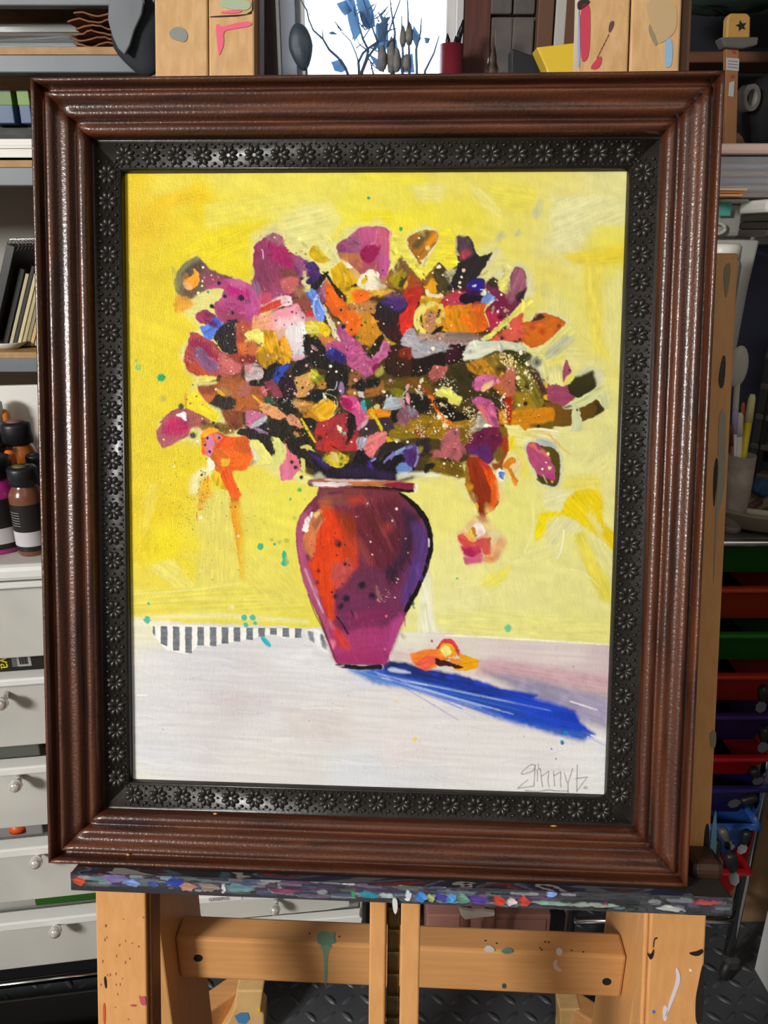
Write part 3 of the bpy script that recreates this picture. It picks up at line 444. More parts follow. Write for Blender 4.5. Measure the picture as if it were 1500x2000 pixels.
    P('1205,1065 1280,1080 1302,1222 1232,1335 1182,1445 1190,1320 1180,1200', '201414', rough=2); P('1310,810 1380,810 1390,890 1320,860', 'c8bcc0'); P('1350,920 1400,900 1410,1050 1370,1060', '3c9cac'); P('1395,895 1480,910 1470,1000 1410,990', '244824'); P('1420,1040 1500,1000 1500,1130 1440,1120', 'd88c18')
    P('1320,1440 1400,1360 1500,1300 1500,1500 1310,1500', 'd07880', soft=3); P('1300,1380 1350,1330 1380,1400 1340,1490', 'a4a0b0', soft=3, st=.3); P('1330,1260 1500,1140 1500,1300 1340,1350', '3c2c34', soft=3)
    D('870,1355,32', '38261a', soft=2); D('667,765,16 597,705,12 895,728,13 1195,320,16 1298,352,13 1445,505,22 655,1162,12 700,1060,8', '1c1424'); D('712,507,17 790,300,13 735,830,16 575,830,16 1285,675,20 1415,570,26', 'e4a0b4'); D('995,513,18 1062,575,14 1415,568,26 772,338,11 820,185,12 1110,1240,17 802,643,12 930,868,12 1110,800,11 1240,1400,9 265,1245,10 1412,1245,14', 'f2ecd0'); D('1115,1282,15 1160,1298,17 1275,827,15', '5ac0a4'); L('935,830 960,780 1030,790', 6, 'd8d8b0'); L('930,830 1050,860 1080,950 1060,1060 1000,1120', 6, 'dcd8b8'); L('1070,690 1065,740 1045,780', 7, 'd8d8d0')
    S('700,750,120,110', 12, .5, 1.3, '2c1c10', 91); S('450,900,180,180', 25, .5, 1.4, 'e8dcc4', 92); S('1080,1250,200,180', 18, .5, 1.4, '381014', 93); S('600,1150,160,120', 25, .5, 1.6, '241810', 94); S('800,400,150,150', 12, .5, 1.2, 'e8e0d0', 95); S('600,1350,180,120', 18, .6, 1.8, 'c8a838', 96)
    # ---- B3 centre right
    t(680, 630, 6)
    P('200,405 330,200 400,135 445,200 385,340 260,405', '28200f'); P('420,140 480,220 560,240 520,290 450,240', 'b8902c', soft=2)
    P('430,470 500,270 620,262 740,268 762,420 900,380 1150,340 1192,260 1340,258 1405,310 1340,402 1300,472 1150,502 990,522 900,622 740,645 560,645 438,585', '241610', '1a1414', 0); P('430,480 520,300 620,330 740,430 740,630 560,640', '3a1e10', soft=8); P('1140,300 1305,268 1295,420 1150,485', '3c1222', soft=4); P('600,322 700,280 755,330 755,415 610,405', '8a2a1a', soft=3)
    P('615,222 700,112 780,68 802,200 1182,262 1172,312 950,372 850,412 762,422 740,282 640,272', 'aca6b0', '9a98a0', 0, st=.2, soft=2, h=.9)
    P('0,190 80,188 142,250 192,402 300,402 372,330 402,240 442,208 482,260 452,390 382,472 300,502 282,612 180,642 130,572 0,482', 'b44e92', 'bc6098', 30, st=.2); P('280,500 352,468 342,552 288,582', '86164c', soft=3); L('400,260 380,360 260,420', 26, 'c878b0'); P('200,440 300,430 360,400 320,480 230,500', 'a83c80', soft=4)
    P('310,600 400,500 420,590 350,640', 'a8a040', soft=3); P('100,690 200,670 380,650 370,740 280,800 100,790', '1c1a16', rough=3)
    P('420,640 560,650 900,640 1000,800 900,852 700,832 640,892 560,885 480,802 420,722', '5c4c10', '64500e', 0, soft=4, st=.2); P('490,792 560,758 655,800 642,875 560,885', '7a7810', soft=3); P('640,682 830,680 960,790 1035,902 940,862 820,742', '864610', soft=5)
    P('400,660 420,800 330,860 200,870 190,790 350,760', 'a06424', soft=3); P('300,880 440,840 520,880 420,950 340,930', '28201c', soft=3)
    P('1180,520 1400,480 1420,640 1480,700 1450,900 1330,900 1240,780 1100,760 1000,700', '3c3414', soft=4, st=.2); P('940,625 1010,500 1100,522 1192,510 1110,625 1000,685', 'b05c54', st=.16); D('1045,525,15', 'f0a890')
    P('640,852 760,828 880,850 955,902 955,1002 900,1075 850,1065 770,1002 690,962', '201a16'); P('498,1062 560,1018 592,1062 582,1205 520,1155', '1c1612'); P('820,1130 900,1090 930,1200 850,1230', '221c16', soft=2)
    P('568,1062 640,1000 720,968 802,1042 862,1112 842,1255 700,1255 610,1205', '884860', '7c5a68', -90, soft=2, st=.15); P('690,970 780,1000 770,1100 720,1090', '84788a', soft=4, st=.3)
    P('405,1005 450,888 520,878 642,892 662,962 590,1015 430,1022', 'a2aeb2', st=.25, h=.9)
    P('900,1080 1100,1120 1300,1162 1480,1122 1480,1300 1100,1352 900,1352 700,1335 540,1242', '96700f', 'a0740e', 0, soft=3, st=.18); P('540,1180 620,1220 760,1260 800,1340 560,1380 480,1310', '8a7010', soft=4); P('760,1250 900,1240 880,1340 780,1320', '8a4818', soft=4, rough=3)
    L('950,860 990,880 1030,1000 1090,1100 1200,1170', 40, 'd86a1a', st=.3)
    P('1030,802 1090,758 1212,768 1245,830 1335,880 1312,952 1260,972 1180,932 1160,880 1040,852', 'dad664', st=.14, rough=2, h=.8); P('998,932 1040,888 1140,902 1200,992 1300,1062 1462,1068 1445,1132 1300,1142 1220,1165 1150,1132 1080,1042 1020,982', '1c140e')
    P('220,1052 340,1000 502,1040 492,1092 380,1112 240,1125', 'd6800e', soft=2, st=.2); L('270,1060 340,1150 415,1285', 40, 'd4bc12', st=.2); P('380,1132 462,1108 552,1240 430,1285', '3c2c38', soft=2); P('240,1150 310,1130 340,1230 260,1300 180,1310', '3c2a30', soft=3); P('800,1372 950,1350 962,1472 880,1485 800,1432', '322830', soft=3)
    P('185,1440 230,1382 340,1290 432,1288 455,1340 370,1442 280,1500 195,1500', 'd86a70', 'd88078', 0, st=.2, sa=-30); P('350,1500 380,1430 480,1390 640,1400 580,1500', '30262a', rough=3, soft=3); P('440,1330 560,1370 580,1395 450,1395', 'd0b01c')
    P('1095,1385 1180,1252 1305,1240 1302,1400 1375,1500 1115,1500', 'b86264', 'b06080', 0, soft=3, rough=3); P('1390,1500 1440,1370 1500,1330 1500,1500', '702448', soft=4)
    P('590,1480 640,1450 800,1440 810,1500 600,1500', '6c6cb8', soft=2)
    D('335,985,34 1065,1107,28', 'c8b878'); D('415,808,22 862,682,18 990,303,25 945,345,19 835,750,18 1035,790,18 455,858,12 75,825,15 855,562,10 1400,545,14 1125,1210,16 570,1395,13 697,1397,13 1108,968,13 1082,952,12 1135,1098,12 1155,1105,12 772,983,10 1020,1270,11 1062,1265,11 213,1247,13 315,258,12 223,308,11 683,1280,9 760,1288,9 630,1273,8 1125,1210,15 1270,1252,10', 'efe8c4'); D('495,680,17 697,898,18 630,943,20 90,678,18 47,562,13', 'd890a4'); P('690,720 720,715 715,760 690,800 680,770', 'd894a8'); L('690,790 650,830 640,890', 8, 'd8d0c0'); D('1245,1295,24', '4a3c74', soft=2); D('1265,800,15', '3c94a0')
    S('1170,700,110,80', 45, .5, 1.9, 'f0e6cc', 101); S('850,800,50,50', 22, .5, 1.5, 'f0e6cc', 102); S('1000,1050,110,120', 35, .5, 1.6, 'f0dca8', 103); S('1200,1030,100,100', 12, .8, 1.8, 'f2ecdc', 104); S('1420,1060,80,100', 45, .6, 2., 'ecd498', 105); S('850,1280,50,60', 25, .5, 1.3, 'f0dca8', 106); S('1350,780,100,160', 16, .6, 1.8, 'f4ecd4', 107); S('1200,1250,150,100', 30, .5, 1.6, 'ecd8a0', 108); S('1250,950,90,60', 14, .6, 1.6, '201810', 109)
    # ---- B4 right centre
    t(840, 630, 6)
    P('230,520 430,480 520,620 480,762 560,822 780,880 870,985 780,1055 560,852 400,905 300,702', '3a3014', soft=5, st=.2); P('420,482 600,420 730,398 800,500 870,602 820,645 560,612 450,562', 'be8220', soft=2, st=.35, sa=48); P('640,400 780,360 860,480 800,600 720,520', '7c6420', soft=5, st=.35, sa=48); D('810,545,36', '3c3214', soft=4)
    P('820,640 965,720 1000,760 910,885 860,872 740,745', 'b4662c', soft=3, st=.2); P('800,650 900,640 990,700 980,870 900,820', 'b46048', soft=4)
    P('375,372 470,240 500,212 700,230 900,218 1080,258 1160,335 1050,335 900,310 750,330 640,390 500,432 385,445 400,402', 'ced2c2', 'cacbaa', 0, st=.16, h=1., soft=1.6)
    P('485,702 560,630 680,608 800,652 740,745 620,805 530,792', 'be5c9c', 'c8689c', 0, st=.2); P('590,780 660,720 750,675 720,745 630,802', 'dfbc80', soft=3)
    P('485,902 580,868 700,900 765,992 815,1235 760,1245 660,1162 560,1002', 'be5496', 'c46094', 90, st=.25, sa=60); P('555,962 620,985 690,1205 630,1135', 'de6c5c', soft=2.5); P('700,920 770,990 820,1030 760,1010', 'a83c80', soft=2)
    P('560,1080 620,1110 680,1200 560,1260 450,1300 500,1220', 'a8a498', soft=4, st=.3)
    P('800,1042 960,1030 1300,1020 1450,1010 1445,1100 1300,1182 1180,1202 1130,1295 1000,1192 820,1185', 'ce860c', 'c87a0c', 0, soft=3, st=.14); P('870,890 960,885 960,1000 945,1180 910,1185 900,1040', 'b02a0e', soft=2); P('1150,1200 1300,1190 1440,1150 1440,1260 1280,1260', '6c5810', soft=4)
    P('800,1200 880,1250 910,1500 840,1500 830,1340', '9c4814', soft=4); P('415,1500 560,1280 720,1222 812,1240 855,1340 800,1500', '802050', '5c2050', 90, soft=3, st=.15)
    P('865,1188 960,1212 1040,1188 1112,1285 1150,1250 1300,1240 1500,1270 1500,1500 915,1500 925,1322', 'e0d878', 'dcd8a4', 0, soft=1.4, h=.9); P('930,1350 1000,1330 980,1450 960,1500 920,1500', 'e0c818', soft=5); L('1150,1255 1300,1245 1500,1275', 22, 'f0e6c0', h=1.); L('1160,1290 1370,1290 1500,1440', 14, 'e4b868'); P('1280,1370 1500,1400 1500,1470 1350,1440', 'b4b6b0', soft=5, a=.8)
    D('660,1205,22 1040,970,18 867,875,13 1062,350,24 1140,480,24 795,815,10 345,1118,0', 'efe8cc'); D('833,913,15 880,1080,16', 'e8a8b8'); D('1270,1210,18 1115,950,22', '2c2010', soft=1.5)
    S('880,420,90,50', 50, .6, 1.8, 'eed690', 111); S('950,500,60,60', 40, .6, 2., 'f2dca0', 112); S('880,1060,60,120', 45, .6, 2.2, 'f0d898', 113); S('1120,700,120,160', 22, .6, 1.8, 'f2e6c0', 114); S('500,1150,80,140', 40, .6, 2, 'e8d4a0', 115); S('700,950,300,250', 20, .5, 1.4, 'f0e0c8', 116); S('1150,1080,150,60', 14, .5, 1.2, '4c3008', 117)
    # ---- B5 isolated leaf at right
    t(960, 780, 6)
    P('380,540 420,490 600,470 740,530 820,640 835,800 800,990 750,1045 560,1000 520,900 400,680', 'c8cab0', soft=4, a=.9); P('520,470 620,470 730,530 760,580 600,540', 'a8acac', soft=4)
    P('560,540 720,568 785,650 802,800 792,950 750,1022 600,992 535,945 540,860', '5a4c14', '4c4010', 90, st=.16); P('402,552 440,508 520,508 592,580 682,680 745,830 742,945 640,915 535,862 430,692', 'b44a80', 'ac4c78', 90, st=.12); P('420,530 500,508 595,580 690,700 600,640 480,560', 'dc6c60', soft=3); P('620,880 740,880 740,950 650,915', 'b03888', soft=3); P('510,515 580,545 570,600 530,570', '8a4478', soft=2)
    D('682,805,22 660,638,20', 'e8d898'); D('597,817,13 640,740,9', 'f4ecdc'); L('600,880 650,980', 16, 'b8a488'); D('710,965,14', 'dcac18')
    P('200,400 240,560 350,680 340,900 440,920 400,660 240,500', 'e0d02c', soft=8, a=.7); L('660,390 760,510 930,660', 22, 'e6b654'); L('440,385 660,395', 14, 'e8c88c')
    # ---- C1 orange flower with drips
    t(330, 800, 5.357)
    P('220,880 230,720 320,620 440,600 440,700 330,720 300,880', 'e8e0ac', soft=7, a=.8)
    P('440,690 500,650 600,530 645,535 620,605 520,690 590,770 620,845 540,825 470,765', 'd4b010', st=.25); P('700,250 760,200 860,208 1000,250 1090,320 1115,440 1080,495 970,362 860,312', '241c18', rough=2.5)
    P('335,262 400,205 460,190 520,240 635,290 800,278 872,370 892,470 852,582 780,635 700,635 640,645 620,702 540,685 470,602 430,482 350,465 338,352', 'd6640e', 'e0600c', 0, st=.18); P('330,255 400,198 480,188 520,225 440,245 360,295', 'e6a00e', soft=2, h=1.); P('480,402 580,280 650,295 560,365', 'de3a0e', soft=3); P('640,490 880,470 852,582 700,632 630,570', 'ee6206', soft=4); P('650,310 800,290 870,380 880,460 700,440', 'c8540e', soft=6); P('560,300 700,290 680,400 560,420', 'e85408', soft=6)
    P('388,290 440,258 475,350 452,442 430,495 390,475 400,380', 'cf78ac'); P('480,258 552,278 545,315 492,292', 'cc78ac'); P('540,520 640,515 620,580 560,600', 'e4b028', soft=2)
    P('540,692 600,610 652,640 692,760 745,880 745,985 660,985 640,892 620,842 580,782', 'ee5806', 'e86010', 90, st=.14, h=.9); D('685,965,30', '7c6c18', soft=4)
    P('640,960 745,960 740,1060 700,1120 650,1060', 'e09818', soft=4); P('650,1050 740,1030 775,1130 790,1400 778,1768 745,1768 720,1500 680,1250 652,1120', 'dcb22c', 'd8bc38', 90, soft=7, a=.9); P('655,1050 715,1050 745,1300 772,1600 760,1768 735,1600 700,1300 660,1150', 'e69a14', 'dfae1c', 90, soft=3.5, rough=1)
    P('375,690 412,700 440,880 380,960 345,1050 320,1060 300,1020 320,880 350,760', 'e2a018', soft=5, rough=6, a=.8); L('410,690 405,760', 10, 'dc6c10'); L('290,1080 290,1140', 12, 'd86c14')
    P('420,498 482,560 472,622 432,642 410,570', 'f4ecd8', h=1.); P('1148,602 1210,500 1218,362 1262,350 1282,430 1352,520 1385,622 1330,652 1290,735 1178,745', 'e06c84', 'd470a0', 90, rough=2)
    P('842,335 890,310 970,350 1082,500 1062,565 940,565 880,430', 'e2dc74', h=.9); P('850,340 900,420 940,520 910,540 870,420', 'd0d0c0', soft=3, a=.8); P('1083,292 1150,300 1222,380 1222,480 1190,570 1065,570 1120,450 1090,352', 'd4d47a', soft=1.5); P('870,520 920,540 850,600', 'a4a080', soft=4)
    P('1220,330 1290,300 1500,400 1500,570 1400,535 1290,442', '241c18', rough=3, st=.2); P('1380,500 1420,520 1430,700 1400,680', 'd4cc60', rough=2)
    D('1287,548,19 1325,603,20 1385,708,20', '28201c', soft=1.5); D('402,297,14 527,295,15 425,440,15 375,372,12 342,683,13 382,660,9', '2c1c60'); D('335,1130,18 728,1322,11 55,597,9 300,330,10', 'f4eecc', soft=1.5); S('350,850,60,220', 50, .6, 1.5, '30241c', 121); S('250,1050,250,200', 50, .5, 1.2, '3c3420', 122); S('600,450,250,150', 14, .6, 1.6, '5c2408', 123); D('643,1020,7 695,1018,7 722,825,6', '241c14'); D('1310,1135,18 1155,1385,20 1075,1362,14 1420,940,10', 'a8b060', soft=2, a=.8)
    # ---- C2 vase mouth
    t(540, 800, 4.6875)
    P('130,300 250,240 330,300 350,400 420,460 420,600 320,540 220,440', '241c16', rough=4, st=.2); P('220,340 300,320 345,390 300,380', 'c8c068', rough=3); P('230,440 260,470 250,570 225,540', 'd4cc6c', rough=2)
    P('280,362 330,380 480,510 620,532 720,440 742,365 792,358 870,460 960,472 1000,402 1180,340 1262,552 1112,602 1090,645 480,645 400,562 330,472', '1c1420', '1a1018', 0, soft=1.6); P('298,390 400,450 510,525 450,535 360,452', '3e2266', soft=4); P('838,462 892,540 872,562 830,522', '4c2c94', soft=3); P('560,540 800,520 1000,570 960,620 600,610', '2a1c3c', soft=8); P('940,570 1080,590 1060,640 940,630', '34204c', soft=5)
    P('880,432 960,310 1080,290 1192,310 1182,352 1000,405 920,482', '2a2020', rough=2.5); P('1278,292 1392,258 1412,382 1330,435 1290,422', '2c2228', rough=2.5); P('1300,350 1340,335 1330,390 1290,400', '9c8424', soft=3)
    P('418,452 510,378 582,392 662,450 602,532 540,528 470,492', 'c4ae22', st=.25, h=1.2); P('490,402 540,388 575,482 520,472', 'd0bc78', h=1.); D('440,455,20 600,440,15 590,500,18', '4c7c28', soft=2); P('830,290 920,210 1010,205 1010,270 900,400 870,450 810,390', 'd46c70', 'd87878', 0, st=.2, sa=-35, rough=2); P('740,290 800,240 830,290 780,390', 'a4a4b4', st=.35, rough=3)
    P('1170,372 1290,335 1302,450 1252,535 1190,512 1168,442', '4a2876', '54305c', 0, st=.2); L('1290,345 1300,440 1265,520', 18, '9088c8'); P('1092,532 1130,490 1180,488 1245,552 1180,592 1110,592', '6686be', h=.9); L('985,485 1030,430 1130,390 1175,345', 24, '7c74b4'); L('870,470 905,448', 20, '7c98d8'); P('1080,390 1160,345 1180,350 1110,410', '8ea4d0')
    P('280,655 360,630 440,628 520,648 420,662', '98908c', soft=3); P('340,610 400,570 460,640 380,650', 'a8a890', soft=4)
    P('395,690 700,690 1115,720 1125,770 1000,800 420,810 370,770', '783040', '4a1c24', 0, soft=2)
    P('282,652 440,632 700,645 950,650 1120,660 1272,682 1272,745 1100,712 960,696 700,702 420,712 300,692', 'a4604c', soft=1.2); P('288,662 500,668 720,680 560,705 340,698', 'd4c8cc', st=.25); P('430,638 800,645 1010,655 700,664 480,655', 'c8a8a0', st=.25, soft=2); P('640,668 1090,658 900,692 720,690', 'bc6c30', soft=2, st=.25); P('955,692 1120,665 1272,685 1268,732 1100,718', '8a1c40', soft=1.5); P('690,702 900,704 1268,735 1262,758 1100,746 750,736', '1c100c', soft=1.5); P('290,658 330,655 330,700 300,690', '2c2428', soft=3, a=.7); P('1268,680 1290,690 1282,760 1262,755', 'ece8d0', soft=3); D('1120,610,12', '181410'); P('1100,600 1130,580 1280,575 1500,580 1500,610 1200,612 1110,640', 'dcdcc4', soft=4, a=.8)
    D('1100,292,12 1200,295,10 587,173,14', 'f0e8c8'); D('590,205,12 625,218,13', '58c0a4'); S('500,250,140,120', 16, .6, 1.5, '34120e', 131); S('1300,180,90,80', 25, .5, 1.5, 'ecd8a8', 132); S('250,200,140,120', 30, .6, 1.8, '241a12', 133); S('200,80,120,60', 18, .6, 1.8, '2c2010', 134); D('105,480,0', '302020')
    # ---- C4 right drop and fallen blossom
    t(830, 800, 6)
    P('60,560 250,622 430,622 482,792 380,802 280,772 100,735 0,702', '7a5c10', soft=3, st=.25); P('0,650 120,612 130,640 60,720 0,740', '201c14', rough=3)
    P('190,352 330,210 402,220 402,330 462,470 402,612 330,562 230,562 90,562 100,470 200,482', 'b06066', 'ac5c5c', 90, soft=3, rough=3, st=.2); P('400,230 520,180 520,400 450,440 410,330', '7c5c14', soft=4, rough=3)
    P('880,230 962,250 985,482 900,645 860,645 900,482', 'a83c10', soft=2); P('770,622 930,640 905,725 800,702', '8a4a16', soft=4); P('860,220 960,210 940,320 890,330', '7c6418', soft=4)
    P('455,462 560,292 720,200 862,208 912,330 872,482 780,622 740,645 600,562 520,502', '6a1c48', '701c40', 0, soft=2, st=.14); P('500,460 740,400 785,560 740,635 620,560', '5a2868', soft=6); P('800,560 840,470 890,440 920,560 860,620', '7c6018', soft=4, rough=3)
    P('455,640 540,570 520,530 620,540 600,620', 'ac5c5c', soft=4); P('470,652 540,582 560,952 592,1115 540,1032 480,900', '96661a', soft=2); P('490,582 560,558 640,568 720,650 800,740 852,900 872,1080 800,1172 720,1222 690,1272 640,1245 600,1102 560,952 530,780', '96320f', '8a2c0e', 90, st=.16, soft=1.6)
    P('650,612 760,660 832,800 875,1050 800,1165 700,1225 772,1062 782,952 730,802', 'e6540c', 'dc5c10', 90, st=.14); P('640,590 760,660 740,720 660,650', 'c83030', soft=3); P('480,880 560,870 570,920 500,960', 'cc8c14', soft=4); P('590,1095 610,1090 630,1160 600,1150', 'e69c18'); P('830,830 900,900 930,1050 870,1120 860,950', 'dcb878', soft=7, a=.6)
    P('940,650 1130,560 1130,700 1080,820 960,760', 'd8c088', soft=6, a=.8); P('910,652 980,570 1050,558 1062,612 980,662 1085,830 1072,892 1040,885 970,692 930,692', 'd67c1a', st=.2); P('845,725 880,688 928,720 932,832 870,845 842,792', 'f2f0ee', h=1.); P('868,722 928,730 928,822 880,802', '5c7cc6', st=.25)
    P('375,1475 530,1302 640,1240 760,1360 900,1440 965,1522 900,1645 860,1765 780,1795 680,1792 475,1815 420,1645', 'dfb484', 'dcc488', 0, soft=5, rough=3, a=.9); P('600,1240 700,1230 760,1300 700,1330 620,1290', 'b07050', soft=5, a=.8)
    P('690,1785 750,1500 880,1490 942,1562 860,1752 780,1795', 'd8a070', soft=4, st=.2); P('760,1430 900,1450 860,1520 740,1640 720,1560', 'd4cc94', soft=6, a=.8); P('378,1475 440,1440 482,1502 560,1562 650,1502 772,1502 762,1702 690,1695 660,1602 480,1642 410,1562', 'd44c48', 'cc5848', 0, soft=2, st=.14); P('418,1592 480,1622 650,1590 662,1682 560,1742 460,1712', 'b6205e', soft=3); P('448,1722 560,1742 665,1692 692,1782 478,1815', 'cc6088', soft=2); P('700,1720 800,1720 800,1790 720,1790', 'dc8850', soft=4)
    P('575,1352 640,1328 692,1362 705,1442 620,1508 590,1422', 'efe2da', h=1.2, st=.15); P('478,1452 550,1400 615,1542 520,1542', 'dfbe52', h=1.1); P('540,1385 580,1380 610,1500 585,1480', 'c07c18'); L('600,1500 700,1430', 16, 'f4ece8', h=1.)
    D('345,275,22', '40406c', soft=2); D('720,185,20 225,632,14 375,775,10 228,190,14 165,85,26 243,82,11 372,234,9', 'efe4c4'); S('300,640,150,80', 12, .6, 1.6, 'f0e4b0', 141); S('120,170,130,130', 30, .6, 1.8, 'efd8a0', 142); S('640,800,90,300', 14, .6, 1.4, '5c1808', 143); S('520,270,50,120', 25, .6, 1.6, 'e8d8a8', 144); S('280,420,120,120', 14, .6, 1.5, '4c2818', 145)
    # ---- C3 the vase
    t(560, 920, 4.6875)
    P('330,180 230,268 130,400 88,520 88,680 118,850 160,1010 230,1200 310,1380 370,1540 440,1722 462,1765 870,1772 922,1740 942,1660 1032,1440 1100,1292 1200,1122 1290,902 1335,722 1335,602 1292,440 1202,318 1100,228 1020,185 700,170 480,165', '7c2c48', '6c2c50', 0, soft=1.2, rough=1, st=.1)
    P('330,180 560,170 700,175 640,330 480,300 340,330 300,290', '8a4840', soft=8, a=.9); P('480,180 700,170 1000,190 1080,300 700,330 560,300', '7c3034', soft=10, a=.8); P('370,200 480,180 520,190 420,215', '682848', soft=3)
    P('320,318 400,330 480,400 620,470 645,640 640,860 560,985 430,1095 455,1350 400,1380 340,1255 270,1055 195,850 255,765 245,620 330,480 305,385', 'e23c0a', 'd4400f', 90, soft=7, rough=4, st=.12); P('430,350 620,380 650,520 640,640 560,620 480,480', '8a3010', soft=11, rough=4, a=.9); P('520,560 640,640 630,870 540,840 500,700', 'b43c1c', soft=10, a=.8); P('420,850 600,830 600,950 480,1070 410,980', 'b84c48', soft=9, a=.9); P('290,270 400,250 420,340 330,340', 'a85c30', soft=6, a=.8); P('560,250 700,220 720,300 600,330', 'b03c28', soft=8, a=.8)
    P('620,330 1000,240 1090,480 1070,700 930,905 800,905 650,660', '6e2432', '5c2234', 0, soft=12, rough=4, st=.18, sa=62, L=60); L('780,260 900,560 960,720', 14, '944048', soft=4, a=.7); L('660,640 760,840', 60, '9c4440', soft=8, a=.8); L('820,430 900,600', 14, 'a85048', soft=4, a=.6); P('900,470 980,480 960,560 900,540', '9c3830', soft=7, a=.8); P('720,400 860,420 840,520 740,500', '5c2424', soft=9, a=.7)
    P('1060,340 1210,400 1170,700 1060,930 940,1010 900,930 1030,760 1080,560', '3a2036', soft=11, rough=4, a=.95); P('1140,470 1230,480 1305,600 1295,760 1230,965 1150,1135 1060,1295 1020,1200 1110,920 1180,720', '563672', '5c3a80', 90, soft=8, rough=3); P('900,900 1010,900 1010,1020 940,1060', '301c30', soft=9, a=.8)
    P('460,1090 800,1130 1010,1060 1060,1280 960,1370 700,1460 560,1490 450,1340', '742e58', soft=10, rough=4); P('560,960 700,900 900,940 900,1100 700,1120 560,1060', '68304c', soft=12, a=.8)
    P('390,1420 560,1490 700,1400 900,1440 1065,1330 1030,1440 942,1660 920,1740 870,1770 462,1762 370,1545', 'aa3a74', 'a0347c', 0, soft=9, rough=3); P('960,1380 1090,1290 1030,1440 950,1640 920,1600', 'a8408c', soft=7, a=.9); P('560,1300 900,1250 940,1340 700,1440 600,1420', '84285c', soft=10, a=.8); P('410,1390 500,1470 585,1600 530,1645 450,1565', 'c63a34', soft=6); P('420,1700 560,1660 760,1640 900,1700 880,1765 470,1760', 'a02e6c', soft=6, a=.8); P('390,1540 450,1560 420,1640', 'e0709c', soft=4)
    P('88,520 130,400 235,325 160,460 140,600 190,850 270,1080 370,1372 402,1562 330,1382 230,1202 150,1002 98,702', 'ac4c7c', soft=3, rough=1); P('148,600 205,480 250,400 335,420 262,570 245,720 240,800 170,740', 'cc7444', soft=4); P('230,480 320,400 300,540 250,540', '9c6040', soft=4); P('145,545 168,440 245,365 205,480 185,562', 'f0e6e2', rough=1.5); P('230,400 310,350 320,380 260,430', 'e0b868', soft=3); L('345,440 260,560 252,740', 16, 'e08050', soft=2)
    L('170,900 240,1080 330,1295', 20, 'c898b8', soft=2, st=.2); L('250,1110 300,1220', 10, 'e0c8d8'); L('390,1370 420,1440', 30, 'c86484', soft=4)
    P('1018,188 1100,228 1202,310 1292,430 1338,580 1338,722 1292,902 1202,1112 1120,1265 1055,1345 1090,1240 1190,1060 1265,882 1298,722 1300,602 1258,462 1178,352 1080,252', '18100c', soft=1.2, rough=1); L('1302,620 1302,690', 12, 'e0dce8'); L('1080,1300 1000,1490 930,1690', 12, 'b84478')
    L('590,1270 615,1340', 11, '3a1222'); L('455,1330 510,1400 560,1490', 18, '34101c'); L('195,1130 250,1290 330,1440 400,1600 450,1735', 9, '502438', soft=1.5)
    D('465,660,28 475,672,22 535,850,18 545,1165,34 690,1045,34 780,1145,30 500,1230,20 485,1250,18 280,1018,13 290,915,14 445,1150,22', '281a2a', soft=3); S('400,800,200,320', 26, .6, 2.4, '3a140c', 151)
    P('438,1768 560,1772 700,1788 870,1770 875,1812 700,1818 500,1802', '1c1a26', rough=1); D('905,1632,15 838,1182,13 912,1328,12', 'd0648c'); D('740,297,10 1005,347,12 968,455,9 767,648,9 1090,618,8 785,765,8 1020,990,9 1110,748,8 1007,1022,7 637,418,8 990,1158,7', 'e8c8c0'); S('880,1140,80,60', 26, .5, 1.3, 'd8b890', 152); S('700,900,400,500', 20, .5, 1.1, 'c88c88', 153)
    D('1160,1212,12', '4cb498'); D('20,820,0', '20a878')
    # loose brushwork over ground, cloth and bouquet
    t(0, 0, 1)
    p.brush('244,335 1224,332 1210,900 1196,1240 880,1230 850,1180 850,960 1000,940 1190,800 1130,640 1000,470 700,440 480,440 340,560 300,820 400,1000 580,960 590,1180 250,1195', 300, 501, 30, 12, .035, ang=65, a=.35, soft=4, h=.3)
    p.brush('258,1270 640,1300 700,1340 1100,1470 1186,1500 1180,1540 260,1510', 130, 502, 60, 7, .035, ang=3, a=.5)
    p.brush('520,460 740,450 1000,520 1060,640 1090,760 1000,850 880,900 620,900 480,840 390,740 400,600 500,560', 900, 503, 12, 4.5, .38, a=.85)
    p.brush('500,640 900,640 1000,740 960,860 860,905 620,905 500,830', 260, 504, 9, 3.5, .55, a=.9)
    p.brush('600,980 760,960 830,1020 830,1120 750,1290 660,1290 600,1130', 150, 505, 22, 5, .16, ang=68, a=.6)
    # fine spatter thrown over the whole bouquet
    S('700,720,330,200', 240, .5, 1.7, '2a1c1c', 161); S('720,700,300,170', 190, .5, 1.6, 'f0e4c8', 162); S('900,760,180,110', 130, .5, 1.5, 'ecd8a0', 163); S('560,760,200,120', 90, .5, 1.4, '1c1418', 164); S('640,640,180,90', 60, .6, 1.8, '2a1c48', 165)
    S('420,1000,110,140', 80, .5, 1.1, '40361c', 166); S('470,620,120,100', 40, .5, 1.2, 'e8c8c0', 167)
    # ---- signature
    t(980, 1460, 5.77)
    for q in ('375,200 330,190 250,250 215,295 240,303 360,265 378,205', '378,200 370,320 362,435 180,460 230,415 295,367', '412,190 418,245 432,238', '402,250 402,380', '435,245 450,380 462,440',
              '450,322 530,268 520,380 537,445', '583,270 597,435', '590,318 665,272 662,380 668,450', '705,285 735,395', '800,237 748,400 748,510', '265,487 400,497 530,478 620,490 748,490',
              '852,195 845,500', '832,350 965,332 850,488', '925,455 945,435 968,452 945,468 925,455'):
        L(q, 7.5, '74586a', soft=.8, st=.1, taper=0., h=-.3, sm=1 if q[:3] in ('375', '925') else 0)
